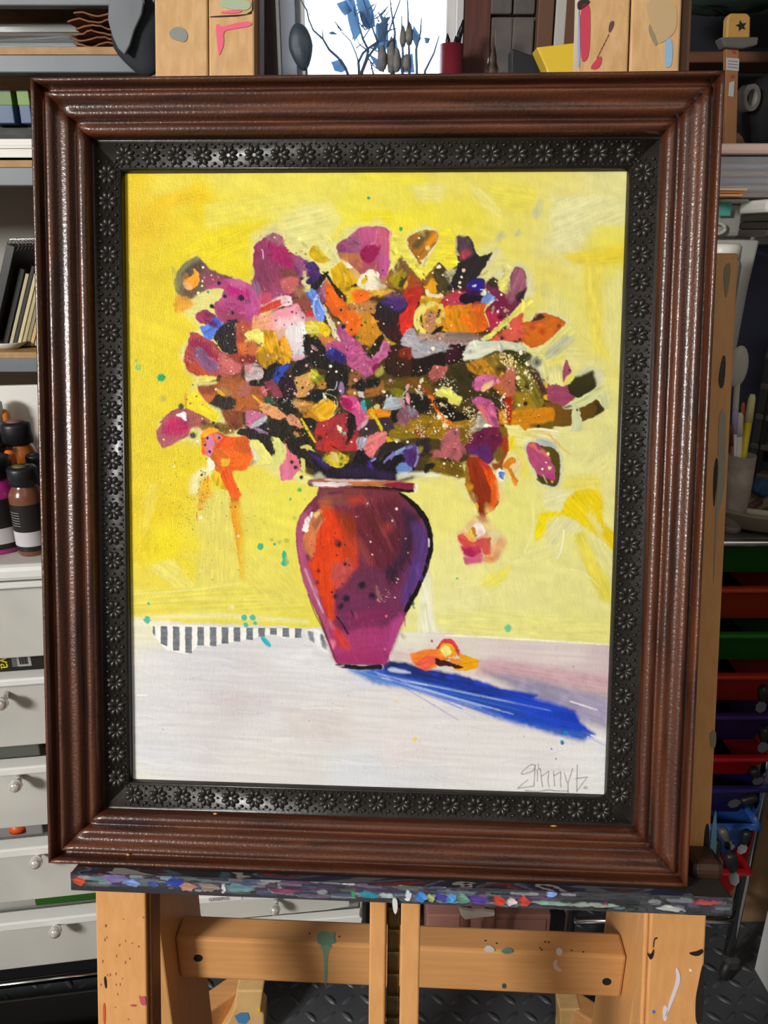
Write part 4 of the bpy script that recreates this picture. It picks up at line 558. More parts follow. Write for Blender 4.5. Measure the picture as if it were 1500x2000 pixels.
# ---------------------------------------------------------------- geometry of the view: pixel -> direction -> a point on a real plane
RP = np.array([[.99879225, -.01249878, .04751651], [.01623756, .99673200, -.07913061], [-.04637219, .07980659, .99573115]])
TP = np.array([-.01247644, -.01836458, .62094618])
CWm = np.column_stack([(1, 0, 0), (0, -math.sin(PITCH), -math.cos(PITCH)), (0, math.cos(PITCH), -math.sin(PITCH))])
CAM = np.array([0, 0, ZC])
def ray(u, v): return CWm @ np.array([(u-750)/F, (v-1000)/F, 1.])
def onY(u, v, Y):
    d = ray(u, v); return Vector(CAM + d*(Y/d[1]))
def onZ(u, v, Z):
    d = ray(u, v); return Vector(CAM + d*((Z-ZC)/d[2]))
def pt(u, v, depth): return Vector(CAM + ray(u, v)*depth)
# frame of the leaning picture: x along it, y up it, z out of it towards the room
_ax = CWm @ RP
EX, EY, EZ = Vector(_ax[:, 0]), Vector(-_ax[:, 1]), Vector(-_ax[:, 2])
EO = Vector(CWm @ TP + CAM)
LM = Matrix(((EX.x, EY.x, EZ.x, EO.x), (EX.y, EY.y, EZ.y, EO.y), (EX.z, EY.z, EZ.z, EO.z), (0, 0, 0, 1)))
def loc(u, v, tw):
    d = RP.T @ np.array([(u-750)/F, (v-1000)/F, 1.]); o = -RP.T @ TP
    q = o + (-tw-o[2])/d[2]*d; return q[0], -q[1]
# upright plane turned with the easel, dist behind the camera-side origin
HX = Vector((EX.x, EX.y, 0)).normalized(); HN = Vector((-HX.y, HX.x, 0))
def upl(u, v, dist):
    d = Vector(ray(u, v)); k = dist/d.dot(HN); p = Vector(CAM)+d*k
    return p.dot(HX), p.z

# ---------------------------------------------------------------- materials
MATS = {}
def hx(c): return tuple(float(v) for v in hexl(c))
def mat(name, c, rough=.5, metal=0., c2=None, ns=8., nd=3., stretch=(1, 1, 1), bump=0., bs=60., coat=0., trans=0., ior=1.45, fac=(.35, .65), alpha=1., emit=None, spec=.5, sub=0.):
    if name in MATS: return MATS[name]
    m = bpy.data.materials.new(name); m.use_nodes = True; nt = m.node_tree; N, K = nt.nodes, nt.links
    b = N['Principled BSDF']; b.inputs['Roughness'].default_value = rough; b.inputs['Metallic'].default_value = metal
    b.inputs['Coat Weight'].default_value = coat; b.inputs['Coat Roughness'].default_value = .15; b.inputs['Transmission Weight'].default_value = trans; b.inputs['IOR'].default_value = ior
    b.inputs['Alpha'].default_value = alpha; b.inputs['Specular IOR Level'].default_value = spec
    col = hx(c) + (1,)
    b.inputs['Base Color'].default_value = col
    if c2 or bump:
        tc = N.new('ShaderNodeTexCoord'); mp = N.new('ShaderNodeMapping'); mp.inputs['Scale'].default_value = stretch; K.new(tc.outputs['Object'], mp.inputs['Vector'])
    if c2:
        n = N.new('ShaderNodeTexNoise'); n.inputs['Scale'].default_value = ns; n.inputs['Detail'].default_value = nd; n.inputs['Distortion'].default_value = .4; K.new(mp.outputs['Vector'], n.inputs['Vector'])
        r = N.new('ShaderNodeValToRGB'); r.color_ramp.elements[0].position = fac[0]; r.color_ramp.elements[1].position = fac[1]
        r.color_ramp.elements[0].color = col; r.color_ramp.elements[1].color = hx(c2) + (1,)
        K.new(n.outputs['Fac'], r.inputs['Fac']); K.new(r.outputs['Color'], b.inputs['Base Color'])
    if bump:
        n2 = N.new('ShaderNodeTexNoise'); n2.inputs['Scale'].default_value = bs; n2.inputs['Detail'].default_value = 4; K.new(mp.outputs['Vector'], n2.inputs['Vector'])
        bp = N.new('ShaderNodeBump'); bp.inputs['Strength'].default_value = bump; bp.inputs['Distance'].default_value = .002; K.new(n2.outputs['Fac'], bp.inputs['Height']); K.new(bp.outputs['Normal'], b.inputs['Normal'])
    if emit: b.inputs['Emission Color'].default_value = hx(emit[0]) + (1,); b.inputs['Emission Strength'].default_value = emit[1]
    MATS[name] = m; return m
def multi(name, cols, ns, rough=.4, seed=0, bump=.3, stretch=(1, 1, 1), mode='CONSTANT'):
    if name in MATS: return MATS[name]
    m = bpy.data.materials.new(name); m.use_nodes = True; N, K = m.node_tree.nodes, m.node_tree.links; b = N['Principled BSDF']; b.inputs['Roughness'].default_value = rough
    tc = N.new('ShaderNodeTexCoord'); mp = N.new('ShaderNodeMapping'); mp.inputs['Scale'].default_value = stretch; mp.inputs['Location'].default_value = (seed, seed*1.7, 0); K.new(tc.outputs['Object'], mp.inputs['Vector'])
    n = N.new('ShaderNodeTexNoise'); n.inputs['Scale'].default_value = ns; n.inputs['Detail'].default_value = 5; n.inputs['Distortion'].default_value = 1.2; K.new(mp.outputs['Vector'], n.inputs['Vector'])
    r = N.new('ShaderNodeValToRGB'); r.color_ramp.interpolation = mode; e = r.color_ramp.elements
    while len(e) < len(cols): e.new(.5)
    for i, c in enumerate(cols): e[i].position = .28 + .44*i/len(cols); e[i].color = hx(c) + (1,)
    K.new(n.outputs['Fac'], r.inputs['Fac']); K.new(r.outputs['Color'], b.inputs['Base Color'])
    bp = N.new('ShaderNodeBump'); bp.inputs['Strength'].default_value = bump; bp.inputs['Distance'].default_value = .002; K.new(n.outputs['Fac'], bp.inputs['Height']); K.new(bp.outputs['Normal'], b.inputs['Normal'])
    MATS[name] = m; return m
def beech(): return mat('beech', 'cf9860', .42, c2='c38b52', ns=14, nd=5, stretch=(12, 12, .5), bump=.06, bs=180, fac=(.3, .75))
def beechx(): return mat('beech_cross', 'cf9860', .42, c2='c38b52', ns=14, nd=5, stretch=(.5, 12, 12), bump=.06, bs=180, fac=(.3, .75))

# ---------------------------------------------------------------- mesh helpers
def mk(name, verts, faces, m=None, parent=None, smooth=False):
    me = bpy.data.meshes.new(name); me.from_pydata([tuple(v) for v in verts], [], faces); me.update()
    if m: me.materials.append(m)
    if smooth: me.polygons.foreach_set('use_smooth', [True]*len(me.polygons))
    o = bpy.data.objects.new(name, me); COL.objects.link(o)
    if parent: o.parent = parent
    return o
def frombm(name, bm, m=None, parent=None, smooth=False):
    bmesh.ops.recalc_face_normals(bm, faces=bm.faces)
    me = bpy.data.meshes.new(name); bm.to_mesh(me); bm.free()
    if m: me.materials.append(m)
    if smooth:
        me.polygons.foreach_set('use_smooth', [True]*len(me.polygons))
    o = bpy.data.objects.new(name, me); COL.objects.link(o)
    if parent: o.parent = parent
    return o
def empty(name, locv=(0, 0, 0), rz=0, mtx=None):
    o = bpy.data.objects.new(name, None); COL.objects.link(o); o.empty_display_size = .05
    if mtx is not None: o.matrix_world = mtx
    else: o.location = locv; o.rotation_euler = (0, 0, rz)
    return o
def tag(o, label, cat, group=None):
    o['label'] = label; o['category'] = cat
    if group: o['group'] = group
    return o
def struct(o, label=None):
    o['kind'] = 'structure'
    if label: o['label'] = label
    return o
def bbox(bm, c, s, bev=0., M=None, seg=2):
    r = bmesh.ops.create_cube(bm, size=1.); vs = r['verts']
    for v in vs: v.co = Vector((c[0]+v.co.x*s[0], c[1]+v.co.y*s[1], c[2]+v.co.z*s[2]))
    if bev:
        es = list({e for v in vs for e in v.link_edges})
        rb = bmesh.ops.bevel(bm, geom=es, offset=bev, segments=seg, affect='EDGES', profile=.5)
        vs = list({v for f in rb['faces'] for v in f.verts} | {v for v in vs if v.is_valid})
    if M is not None:
        for v in vs: v.co = M @ v.co
    return vs
def box(name, c, s, m, parent=None, bev=.002, M=None, smooth=False):
    bm = bmesh.new(); bbox(bm, c, s, bev, M); return frombm(name, bm, m, parent, smooth)
def lathe(name, prof, m, parent=None, seg=28, at=(0, 0, 0), smooth=True, sx=1., sy=1.):
    vs, fs = [], []
    for r, z in prof:
        for k in range(seg):
            a = 2*math.pi*k/seg; vs.append((at[0]+r*sx*math.cos(a), at[1]+r*sy*math.sin(a), at[2]+z))
    n = len(prof)
    for i in range(n-1):
        for k in range(seg): fs.append((i*seg+k, i*seg+(k+1) % seg, (i+1)*seg+(k+1) % seg, (i+1)*seg+k))
    if prof[0][0] > 1e-6: fs.append(tuple(range(seg))[::-1])
    if prof[-1][0] > 1e-6: fs.append(tuple((n-1)*seg+k for k in range(seg)))
    o = mk(name, vs, fs, m, parent, smooth); return o
def tube(name, pts, rad, m, parent=None, seg=10, smooth=True):
    pts = [Vector(p) for p in pts]; rs = rad if isinstance(rad, (list, tuple)) else [rad]*len(pts)
    vs, fs = [], []; up = None
    for i, p in enumerate(pts):
        d = (pts[min(i+1, len(pts)-1)]-pts[max(i-1, 0)]).normalized()
        if up is None: up = d.orthogonal().normalized()
        up = (up - d*up.dot(d)).normalized(); w = d.cross(up)
        for k in range(seg):
            a = 2*math.pi*k/seg; vs.append(p+(up*math.cos(a)+w*math.sin(a))*rs[i])
    for i in range(len(pts)-1):
        for k in range(seg): fs.append((i*seg+k, i*seg+(k+1) % seg, (i+1)*seg+(k+1) % seg, (i+1)*seg+k))
    fs.append(tuple(range(seg))[::-1]); fs.append(tuple((len(pts)-1)*seg+k for k in range(seg)))
    return mk(name, vs, fs, m, parent, smooth)
def prism(name, poly, z0, z1, m, parent=None, M=None, bev=0., smooth=False):
    bm = bmesh.new(); vs = [bm.verts.new((p[0], p[1], z0)) for p in poly]; f = bm.faces.new(vs)
    r = bmesh.ops.extrude_face_region(bm, geom=[f]); nv = [g for g in r['geom'] if isinstance(g, bmesh.types.BMVert)]
    for v in nv: v.co.z = z1
    if bev: bmesh.ops.bevel(bm, geom=list(bm.edges), offset=bev, segments=2, affect='EDGES', profile=.5)
    if M is not None: bmesh.ops.transform(bm, matrix=M, verts=bm.verts)
    return frombm(name, bm, m, parent, smooth)
def text(name, s, size, m, parent, M, ext=.0002):
    cu = bpy.data.curves.new(name, 'FONT'); cu.body = s; cu.size = size; cu.extrude = ext; cu.align_x = 'CENTER'; cu.align_y = 'CENTER'
    t = bpy.data.objects.new(name, cu); COL.objects.link(t); dg = bpy.context.evaluated_depsgraph_get()
    me = bpy.data.meshes.new_from_object(t.evaluated_get(dg)); bpy.data.objects.remove(t)
    me.transform(M); me.materials.clear(); me.materials.append(m)
    o = bpy.data.objects.new(name, me); COL.objects.link(o); o.parent = parent; return o
def copytree(o, parent=None):
    c = o.copy(); COL.objects.link(c)
    if parent: c.parent = parent
    for ch in list(o.children): copytree(ch, c)
    return c
def blob(pts, tw, m, parent, name='paint_mark', th=.0004, off=Vector((0, 0, 0))):   # a dab of dried paint on the leaning woodwork
    q = [loc(u, v, tw) for u, v in pts]
    return prism(name, q, tw-.0003, tw+th, m, parent, Matrix.Translation(-off))
def blobM(pts, m, parent, f, name='paint_mark', th=.0005):   # dab on any plane: f maps pixel -> (x, y), z is out of that plane
    pass
def pl(s): return [tuple(float(x) for x in p.split(',')) for p in s.split()]
chrome = mat('chrome', 'c8c8c8', .14, 1.)
black = mat('black_plastic', '1b1b1d', .4)

# ---------------------------------------------------------------- room shell
YB = 2.15
wallm = mat('plaster_wall', '8f8b86', .85, c2='7c7874', ns=3, bump=.15, bs=40)
whitewall = mat('white_wall', 'b9b6ae', .8, c2='a9a69f', ns=2, bump=.1, bs=50)
W_X0, W_X1 = onY(577, 60, YB).x, onY(890, 60, YB).x
W_Z0, W_Z1 = 1.66, 2.25
def wallbox(name, x0, x1, y0, y1, z0, z1, m): return box(name, ((x0+x1)/2, (y0+y1)/2, (z0+z1)/2), (x1-x0, y1-y0, z1-z0), m, None, 0)
RX, RY, RH = 2.6, -2.6, 2.5
bm = bmesh.new()
for x0, x1, z0, z1 in ((-RX, W_X0, 0, RH), (W_X1, RX, 0, RH), (W_X0, W_X1, 0, W_Z0), (W_X0, W_X1, W_Z1, RH)):
    bbox(bm, ((x0+x1)/2, YB+.1, (z0+z1)/2), (x1-x0, .2, z1-z0))
wb = struct(frombm('wall_back', bm, wallm))
struct(wallbox('wall_left', -RX-.1, -RX, RY, YB, 0, RH, whitewall)); struct(wallbox('wall_right', RX, RX+.1, RY, YB, 0, RH, wallm))
struct(wallbox('wall_front', -RX, RX, RY-.1, RY, 0, RH, whitewall)); struct(wallbox('ceiling', -RX, RX, RY, YB, RH, RH+.1, whitewall))
# floor of diamond tread sheet
tread = mat('tread_rubber', '4a4c50', .42, c2='3d3f43', ns=6, bump=.1, bs=200)
fl = struct(wallbox('floor', -RX, RX, RY, YB, -.05, 0, tread))
def lugbm(bm, x, y, a):
    n = 10; ring = []
    c = bm.verts.new((x, y, .0035))
    for k in range(n):
        t = 2*math.pi*k/n; px, py = .017*math.cos(t), .0058*math.sin(t)*(1-.25*abs(math.cos(t)))
        ring.append(bm.verts.new((x+px*math.cos(a)-py*math.sin(a), y+px*math.sin(a)+py*math.cos(a), 0)))
    mid = []
    for k in range(n):
        v = ring[k].co; mid.append(bm.verts.new((x+(v.x-x)*.62, y+(v.y-y)*.62, .003)))
    for k in range(n):
        bm.faces.new((ring[k], ring[(k+1) % n], mid[(k+1) % n], mid[k])); bm.faces.new((mid[k], mid[(k+1) % n], c))
lugme = {}
bms = bmesh.new(); cnt = 0; P_ = .036
for i in range(-26, 34):
    for j in range(24, 46):
        x, y = i*P_, j*P_; a = math.radians(40 if (i+j) % 2 else -40)
        if not (.78 < y < 1.6): continue
        inview = (-.24 < x < .36 and .98 < y < 1.24) or (.6 < x < .92 and .98 < y < 1.26)
        if inview and cnt < 300:
            k = (i+j) % 2
            if k not in lugme:
                b2 = bmesh.new(); lugbm(b2, 0, 0, a); o = frombm('tread_lug', b2, tread, fl, True); lugme[k] = o.data
            else:
                o = bpy.data.objects.new('tread_lug', lugme[k]); COL.objects.link(o); o.parent = fl
            o.location = (x, y, 0); cnt += 1
        else: lugbm(bms, x, y, a)
st = frombm('tread_pattern', bms, tread, fl, True); st['kind'] = 'stuff'

# window in the back wall
win = struct(empty('window_1', ((W_X0+W_X1)/2, YB, W_Z0)))
wfm = mat('window_frame_white', 'd6d3d0', .45); wx, wh = (W_X1-W_X0), (W_Z1-W_Z0)
for nm, c, s in (('jamb', (-wx/2+.012, .06, wh/2), (.024, .12, wh)), ('jamb', (wx/2-.012, .06, wh/2), (.024, .12, wh)), ('head', (0, .06, wh-.012), (wx, .12, .024)), ('sill', (0, .06, .01), (wx, .12, .02))):
    box(nm, c, s, wfm, win, .003)
box('pane', (0, .09, wh/2), (wx-.04, .004, wh-.04), mat('window_glass', 'ffffff', .0, trans=1., ior=1.05), win, 0)
casing = mat('casing_wood', '6b3f33', .5, c2='55322a', ns=10, stretch=(8, 8, .6))
for i, (u0, u1, mm) in enumerate(((498, 541, mat('casing_dark', '4a3430', .5, c2='3a2a28', ns=10, stretch=(8, 8, .6))), (541, 548, wfm), (548, 577, mat('casing_pale', 'a4aab8', .5)), (890, 904, wfm), (904, 957, casing))):
    x0, x1 = onY(u0, 70, YB-.02).x, onY(u1, 70, YB-.02).x
    struct(box('trim_%d' % (i+1), ((x0+x1)/2, YB-.012, (W_Z0+W_Z1)/2-.02), (x1-x0, .024 if mm is not wfm else .034, wh+.16), mm, None, .002))
# ledge under the window and the bare masonry beside it
struct(box('trim_6', (-.05, YB-.13, W_Z0-.022), (2.1, .26, .04), mat('ledge_wood', '6a4a36', .6, c2='553a2a', ns=10, stretch=(.6, 8, 8)), None, .003))
stone = mat('rough_stone', '5c5654', .9, c2='6f6864', ns=14, bump=.8, bs=30)
x0, x1 = onY(957, 70, YB-.02).x, onY(1046, 70, YB-.02).x
ms = struct(empty('trim_7', ((x0+x1)/2, YB, W_Z0)))
hb = (W_Z1-W_Z0+.1)/5
for r in range(5):
    for k in range(2):
        w = (x1-x0)/2-.004; box('stone_block', (-(x1-x0)/4+k*(x1-x0)/2+rnd.uniform(-.004, .004), -.012, hb*(r+.5)), (w, .03+rnd.uniform(-.006, .006), hb-.006), stone if r else mat('pale_plaster', 'a39b92', .9, c2='8d867e', ns=10, bump=.4), ms, .004)
for i, (u0, u1, c) in enumerate(((1046, 1076, '70503e'), (1080, 1100, 'c9c6c0'), (1098, 1124, '6e4c37'))):
    x0, x1 = onY(u0, 70, YB-.03).x, onY(u1, 70, YB-.03).x
    struct(box('trim_%d' % (8+i), ((x0+x1)/2, YB-.03, 1.95), (x1-x0, .04, .6), mat('stud_%d' % i, c, .6, c2=c, ns=8), None, .002))
struct(box('trim_11', (onY(1160, 60, YB-.02).x, YB-.015, 1.9), (.18, .02, .7), mat('dark_panel', '20201f', .8), None, .002))

# ---------------------------------------------------------------- the framed painting
CWD, CHT, FM = .394, .49671, .0607
HB = CHT/2+FM
pic = empty('framed_painting', mtx=LM @ Matrix.Translation((0, -HB, 0)))
tag(pic, 'still life painting of flowers in a brown moulded frame, resting on the easel', 'painting')
UPV = Vector((0, HB, 0))
# canvas: a fine grid carrying the paint, with the relief of the strokes
NX, NY = 800, 1008
W2, H2 = CWD+.006, CHT+.006
GX, GY = np.meshgrid(np.linspace(-W2/2, W2/2, NX), np.linspace(-H2/2, H2/2, NY))
Q = np.stack([GX, GY, 0*GX], -1) @ RP.T + TP
Mi = np.linalg.inv(np.column_stack([RP[:, 0], RP[:, 1], TP]))
def cinv(u, v):
    q = Mi @ np.array([(u-750)/F, (v-1000)/F, 1.]); return (q[0]/q[2]+W2/2)/W2*(NX-1), (q[1]/q[2]+H2/2)/H2*(NY-1)
pn = Painter(750+F*Q[..., 0]/Q[..., 2], 1000+F*Q[..., 1]/Q[..., 2], cinv)
paint_canvas(pn)
lum = pn.C @ np.array([.3, .6, .1])                       # paint mixes a touch deeper in the darks, magentas a touch warmer
pn.C *= (.84+.16*np.clip(lum/.4, 0, 1))[..., None]
mg = np.clip((np.minimum(pn.C[..., 0], pn.C[..., 2])-pn.C[..., 1])/.15, 0, 1)*(pn.C[..., 0] > pn.C[..., 2]*.9)
pn.C[..., 2] *= 1-.2*mg
hgt = np.clip(pn.H, -2, 5)
hgt = (hgt + np.roll(hgt, 1, 0) + np.roll(hgt, 1, 1) + np.roll(hgt, -1, 0) + np.roll(hgt, -1, 1))/5
co = np.stack([GX, -GY+HB, .00012*hgt], -1).reshape(-1, 3)
me = bpy.data.meshes.new('canvas'); me.vertices.add(NX*NY); me.vertices.foreach_set('co', co.ravel())
ii, jj = np.meshgrid(np.arange(NX-1), np.arange(NY-1)); a = (jj*NX+ii).ravel()
qd = np.stack([a, a+NX, a+NX+1, a+1], 1).astype(np.int32)
me.loops.add(qd.size); me.loops.foreach_set('vertex_index', qd.ravel()); me.polygons.add(len(qd)); me.polygons.foreach_set('loop_start', np.arange(len(qd), dtype=np.int32)*4)
me.polygons.foreach_set('use_smooth', np.ones(len(qd), bool)); me.update()
ca = me.color_attributes.new('paint', 'FLOAT_COLOR', 'POINT')
ca.data.foreach_set('color', np.concatenate([pn.C.reshape(-1, 3)*.96, np.ones((NX*NY, 1))], 1).astype(np.float32).ravel())
m = bpy.data.materials.new('acrylic_on_canvas'); m.use_nodes = True; N, K = m.node_tree.nodes, m.node_tree.links; b = N['Principled BSDF']; b.inputs['Roughness'].default_value = .42; b.inputs['Specular IOR Level'].default_value = .17
at = N.new('ShaderNodeAttribute'); at.attribute_name = 'paint'; K.new(at.outputs['Color'], b.inputs['Base Color'])
tc = N.new('ShaderNodeTexCoord'); hs = []
for sc in ((900, 260, 1), (260, 900, 1)):
    mp = N.new('ShaderNodeMapping'); mp.inputs['Scale'].default_value = sc; K.new(tc.outputs['Object'], mp.inputs['Vector'])
    w = N.new('ShaderNodeTexNoise'); w.inputs['Scale'].default_value = 1.; w.inputs['Detail'].default_value = 2; K.new(mp.outputs['Vector'], w.inputs['Vector']); hs.append(w)
ad = N.new('ShaderNodeMath'); K.new(hs[0].outputs['Fac'], ad.inputs[0]); K.new(hs[1].outputs['Fac'], ad.inputs[1])
bp = N.new('ShaderNodeBump'); bp.inputs['Strength'].default_value = .3; bp.inputs['Distance'].default_value = .0008; K.new(ad.outputs[0], bp.inputs['Height']); K.new(bp.outputs['Normal'], b.inputs['Normal'])
me.materials.append(m)
cv = bpy.data.objects.new('canvas', me); COL.objects.link(cv); cv.parent = pic
cv['label'] = 'canvas painted with a red and purple vase of bright flowers on a yellow ground'
box('stretcher', (0, HB, -.009), (W2, H2, .016), mat('stretcher_wood', 'b8935c', .6), pic, .001)
# mitred mouldings: profile (distance in from the outside, height over the canvas)
PR = [(0, -.012), (0, .0275), (.0008, .0295), (.0020, .0302), (.0036, .0300), (.0044, .0288), (.0048, .0255), (.0054, .0215), (.0064, .0196), (.0076, .0202), (.0088, .0226), (.0102, .0243), (.0120, .0250), (.0138, .0244),
      (.0156, .0222), (.0172, .0202), (.0190, .0191), (.0210, .0189), (.0230, .0194), (.0250, .0196), (.0268, .0188), (.0280, .0165), (.0290, .0140), (.0302, .0130), (.0314, .0134), (.0330, .0150), (.0350, .0160), (.0372, .0158), (.0392, .0144), (.0404, .0118), (.0410, .0080), (.0414, .0046)]
PR = [(u*.0375/.0414, h) for u, h in PR]
LP = [(.0372, .0056), (.0392, .0054), (.0400, .0050), (.0575, .0040), (.0580, .0046), (.0592, .0046), (.0600, .0040), (.0610, .0004)]
ow, oh = CWD/2+FM, CHT/2+FM
def rail(name, side, prof, m, parent, n=60):
    # walk along the rail; both ends cut at 45 degrees
    vs, fs = [], []; k = len(prof)
    for i in range(n+1):
        t = i/n
        for u, h in prof:
            L = (ow if side in 'tb' else oh)-u
            s = -L+2*L*t
            if side == 't': p = (s, oh-u, h)
            elif side == 'b': p = (-s, -(oh-u), h)
            elif side == 'l': p = (-(ow-u), s, h)
            else: p = (ow-u, -s, h)
            vs.append((p[0], p[1]+HB, p[2]))
    for i in range(n):
        for j in range(k-1): fs.append((i*k+j, i*k+j+1, (i+1)*k+j+1, (i+1)*k+j))
    fs.append(tuple(range(k))[::-1]); fs.append(tuple(n*k+j for j in range(k)))
    bm = bmesh.new(); V = [bm.verts.new(v) for v in vs]
    for f in fs: bm.faces.new([V[q] for q in f])
    o = frombm(name, bm, m, parent, True); return o
def framemat(nm, st):
    m = bpy.data.materials.new(nm); m.use_nodes = True; N, K = m.node_tree.nodes, m.node_tree.links; b = N['Principled BSDF']
    b.inputs['Roughness'].default_value = .38; b.inputs['Coat Weight'].default_value = .45; b.inputs['Coat Roughness'].default_value = .24
    tc = N.new('ShaderNodeTexCoord'); mp = N.new('ShaderNodeMapping'); mp.inputs['Scale'].default_value = st; K.new(tc.outputs['Object'], mp.inputs['Vector'])
    n = N.new('ShaderNodeTexNoise'); n.inputs['Scale'].default_value = 9; n.inputs['Detail'].default_value = 6; n.inputs['Distortion'].default_value = .6; K.new(mp.outputs['Vector'], n.inputs['Vector'])
    r = N.new('ShaderNodeValToRGB'); e = r.color_ramp.elements; e[0].position = .3; e[1].position = .72; e[0].color = hx('2a120b')+(1,); e[1].color = hx('5e3018')+(1,); K.new(n.outputs['Fac'], r.inputs['Fac'])
    sp = N.new('ShaderNodeTexNoise'); sp.inputs['Scale'].default_value = 420; sp.inputs['Detail'].default_value = 2; K.new(tc.outputs['Object'], sp.inputs['Vector'])
    K.new(r.outputs['Color'], b.inputs['Base Color'])
    bp = N.new('ShaderNodeBump'); bp.inputs['Strength'].default_value = .32; bp.inputs['Distance'].default_value = .0012; K.new(sp.outputs['Fac'], bp.inputs['Height']); K.new(bp.outputs['Normal'], b.inputs['Normal']); K.new(bp.outputs['Normal'], b.inputs['Coat Normal'])
    return m
fmh, fmv = framemat('mahogany_h', (1.2, 14, 14)), framemat('mahogany_v', (14, 1.2, 14))
linm = mat('ebonised_liner', '1b1815', .40, c2='26221e', ns=60, bump=.15, bs=300, coat=.08)
rails = {s: rail('frame_rail', s, PR, fmh if s in 'tb' else fmv, pic) for s in 'tblr'}
liners = {s: rail('liner_rail', s, LP, linm, pic, 2) for s in 'tblr'}
for q in liners.values(): q['label'] = 'dark carved liner strip with a row of stamped flowers'
# stamped flower: eight raised petals round a dimple, with beads to fill the gaps
def petal(bm, a, l0, l1, w, h):
    sec = [(0, .15), (.25, .7), (.55, 1.), (.85, .75), (1., .2)]; rows = []
    for t, ws in sec:
        r = l0+(l1-l0)*t; row = []
        for k in range(5):
            q = -1+2*k/4; x, y = r, q*w*ws; z = h*ws*(1-q*q)**.8
            row.append(bm.verts.new((x*math.cos(a)-y*math.sin(a), x*math.sin(a)+y*math.cos(a), z)))
        rows.append(row)
    for i in range(4):
        for k in range(4): bm.faces.new((rows[i][k], rows[i+1][k], rows[i+1][k+1], rows[i][k+1]))
def bead(bm, x, y, r, h):
    n = 8; top = bm.verts.new((x, y, h)); r1 = []; r2 = []
    for k in range(n):
        a = 2*math.pi*k/n; r1.append(bm.verts.new((x+r*math.cos(a), y+r*math.sin(a), 0))); r2.append(bm.verts.new((x+.7*r*math.cos(a), y+.7*r*math.sin(a), h*.7)))
    for k in range(n): bm.faces.new((r1[k], r1[(k+1) % n], r2[(k+1) % n], r2[k])); bm.faces.new((r2[k], r2[(k+1) % n], top))
bm = bmesh.new()
for k in range(8): petal(bm, math.pi/4*k+math.pi/8, .0012, .0080, .0026, .0021)
for y in (-.0062, .0062, 0): bead(bm, .0096, y, .0016 if y else .0011, .0017)
for x in (.0074, -.0074, .0035, -.0035):
    for y in (-.0082, .0082): bead(bm, x*1., y, .0010, .0012)
flower = frombm('carved_flower', bm, linm, None, True); fme = flower.data; first = True
slope = math.atan2(.0050-.0040, .0175)
um = .0488; hm = .0044
for s in 'tblr':
    L = (ow if s in 'tb' else oh)-um; n = 20 if s in 'tb' else 25
    for i in range(n):
        t = -L+.004+(2*L-.008)*(i+.5)/n
        if s == 't': M = Matrix.Translation((t, oh-um+HB, hm)) @ Matrix.Rotation(slope, 4, 'X')
        elif s == 'b': M = Matrix.Translation((t, -(oh-um)+HB, hm)) @ Matrix.Rotation(-slope, 4, 'X')
        elif s == 'l': M = Matrix.Translation((-(ow-um), t+HB, hm)) @ Matrix.Rotation(slope, 4, 'Y') @ Matrix.Rotation(math.pi/2, 4, 'Z')
        else: M = Matrix.Translation((ow-um, t+HB, hm)) @ Matrix.Rotation(-slope, 4, 'Y') @ Matrix.Rotation(math.pi/2, 4, 'Z')
        if first: o = flower; first = False
        else: o = bpy.data.objects.new('carved_flower', fme); COL.objects.link(o)
        o.parent = liners[s]; o.matrix_basis = M
# small chips where the bare wood shows
for (u, v, w, hh) in ((420, 1589, 9, 4), (250, 1669, 8, 4), (1081, 1613, 14, 3)):
    q = [(u-w/2, v), (u, v-hh/2), (u+w/2, v), (u, v+hh/2)]
    blob(q, .0215, mat('bare_wood', 'c08a3c', .6), rails['b'], 'wood_chip', off=Vector((0, -HB, 0)))

# ---------------------------------------------------------------- easel
EB = -1.24
ez = empty('easel', (EO.x, EO.y+.02, 0)); tag(ez, 'large beech wood studio easel with paint crusted tray holding the framed painting', 'easel')
EI = ez.matrix_world.inverted() if False else Matrix.Translation((-EO.x, -EO.y-.02, 0))
def lean(name, x0, x1, y0, y1, z0, z1, m, parent=ez, bev=.0015):     # box in the leaning frame
    return box(name, ((x0+x1)/2, (y0+y1)/2, (z0+z1)/2), (x1-x0, y1-y0, z1-z0), m, parent, bev, EI @ LM)
def soft(px, n=2):
    for _ in range(n):
        px = [(a[0]*(1-k)+b[0]*k, a[1]*(1-k)+b[1]*k) for a, b in zip(px, px[1:]+px[:1]) for k in (.24, .76)]
    return px
def leanprism(name, px, tw, m, parent=None, th=.0005):
    px = soft(list(px))
    return prism(name, [loc(u, v, tw) for u, v in px], tw-.0002, tw+th, m, parent or ez, EI @ LM)
TF = -.016
lp0, lp1 = -.2385, -.1935; rp0, rp1 = .2440, .2905
postL = lean('post', lp0, lp1, -1.243, .19, TF-.028, TF, beech()); postR = lean('post', rp0, rp1, -1.243, .191, TF-.028, TF, beech())
# inner side strip of each lower post; the left one has its shade in the colour
lean('post_side_strip', lp1, lp1+.0035, -1.18, -.31, TF-.028, TF-.004, mat('beech_side_shade', '7d4a28', .45, c2='6a3d20', ns=9, stretch=(9, .6, 9)))
lean('post_side_strip', rp0-.004, rp0, -1.18, -.31, TF-.028, TF-.004, beech())
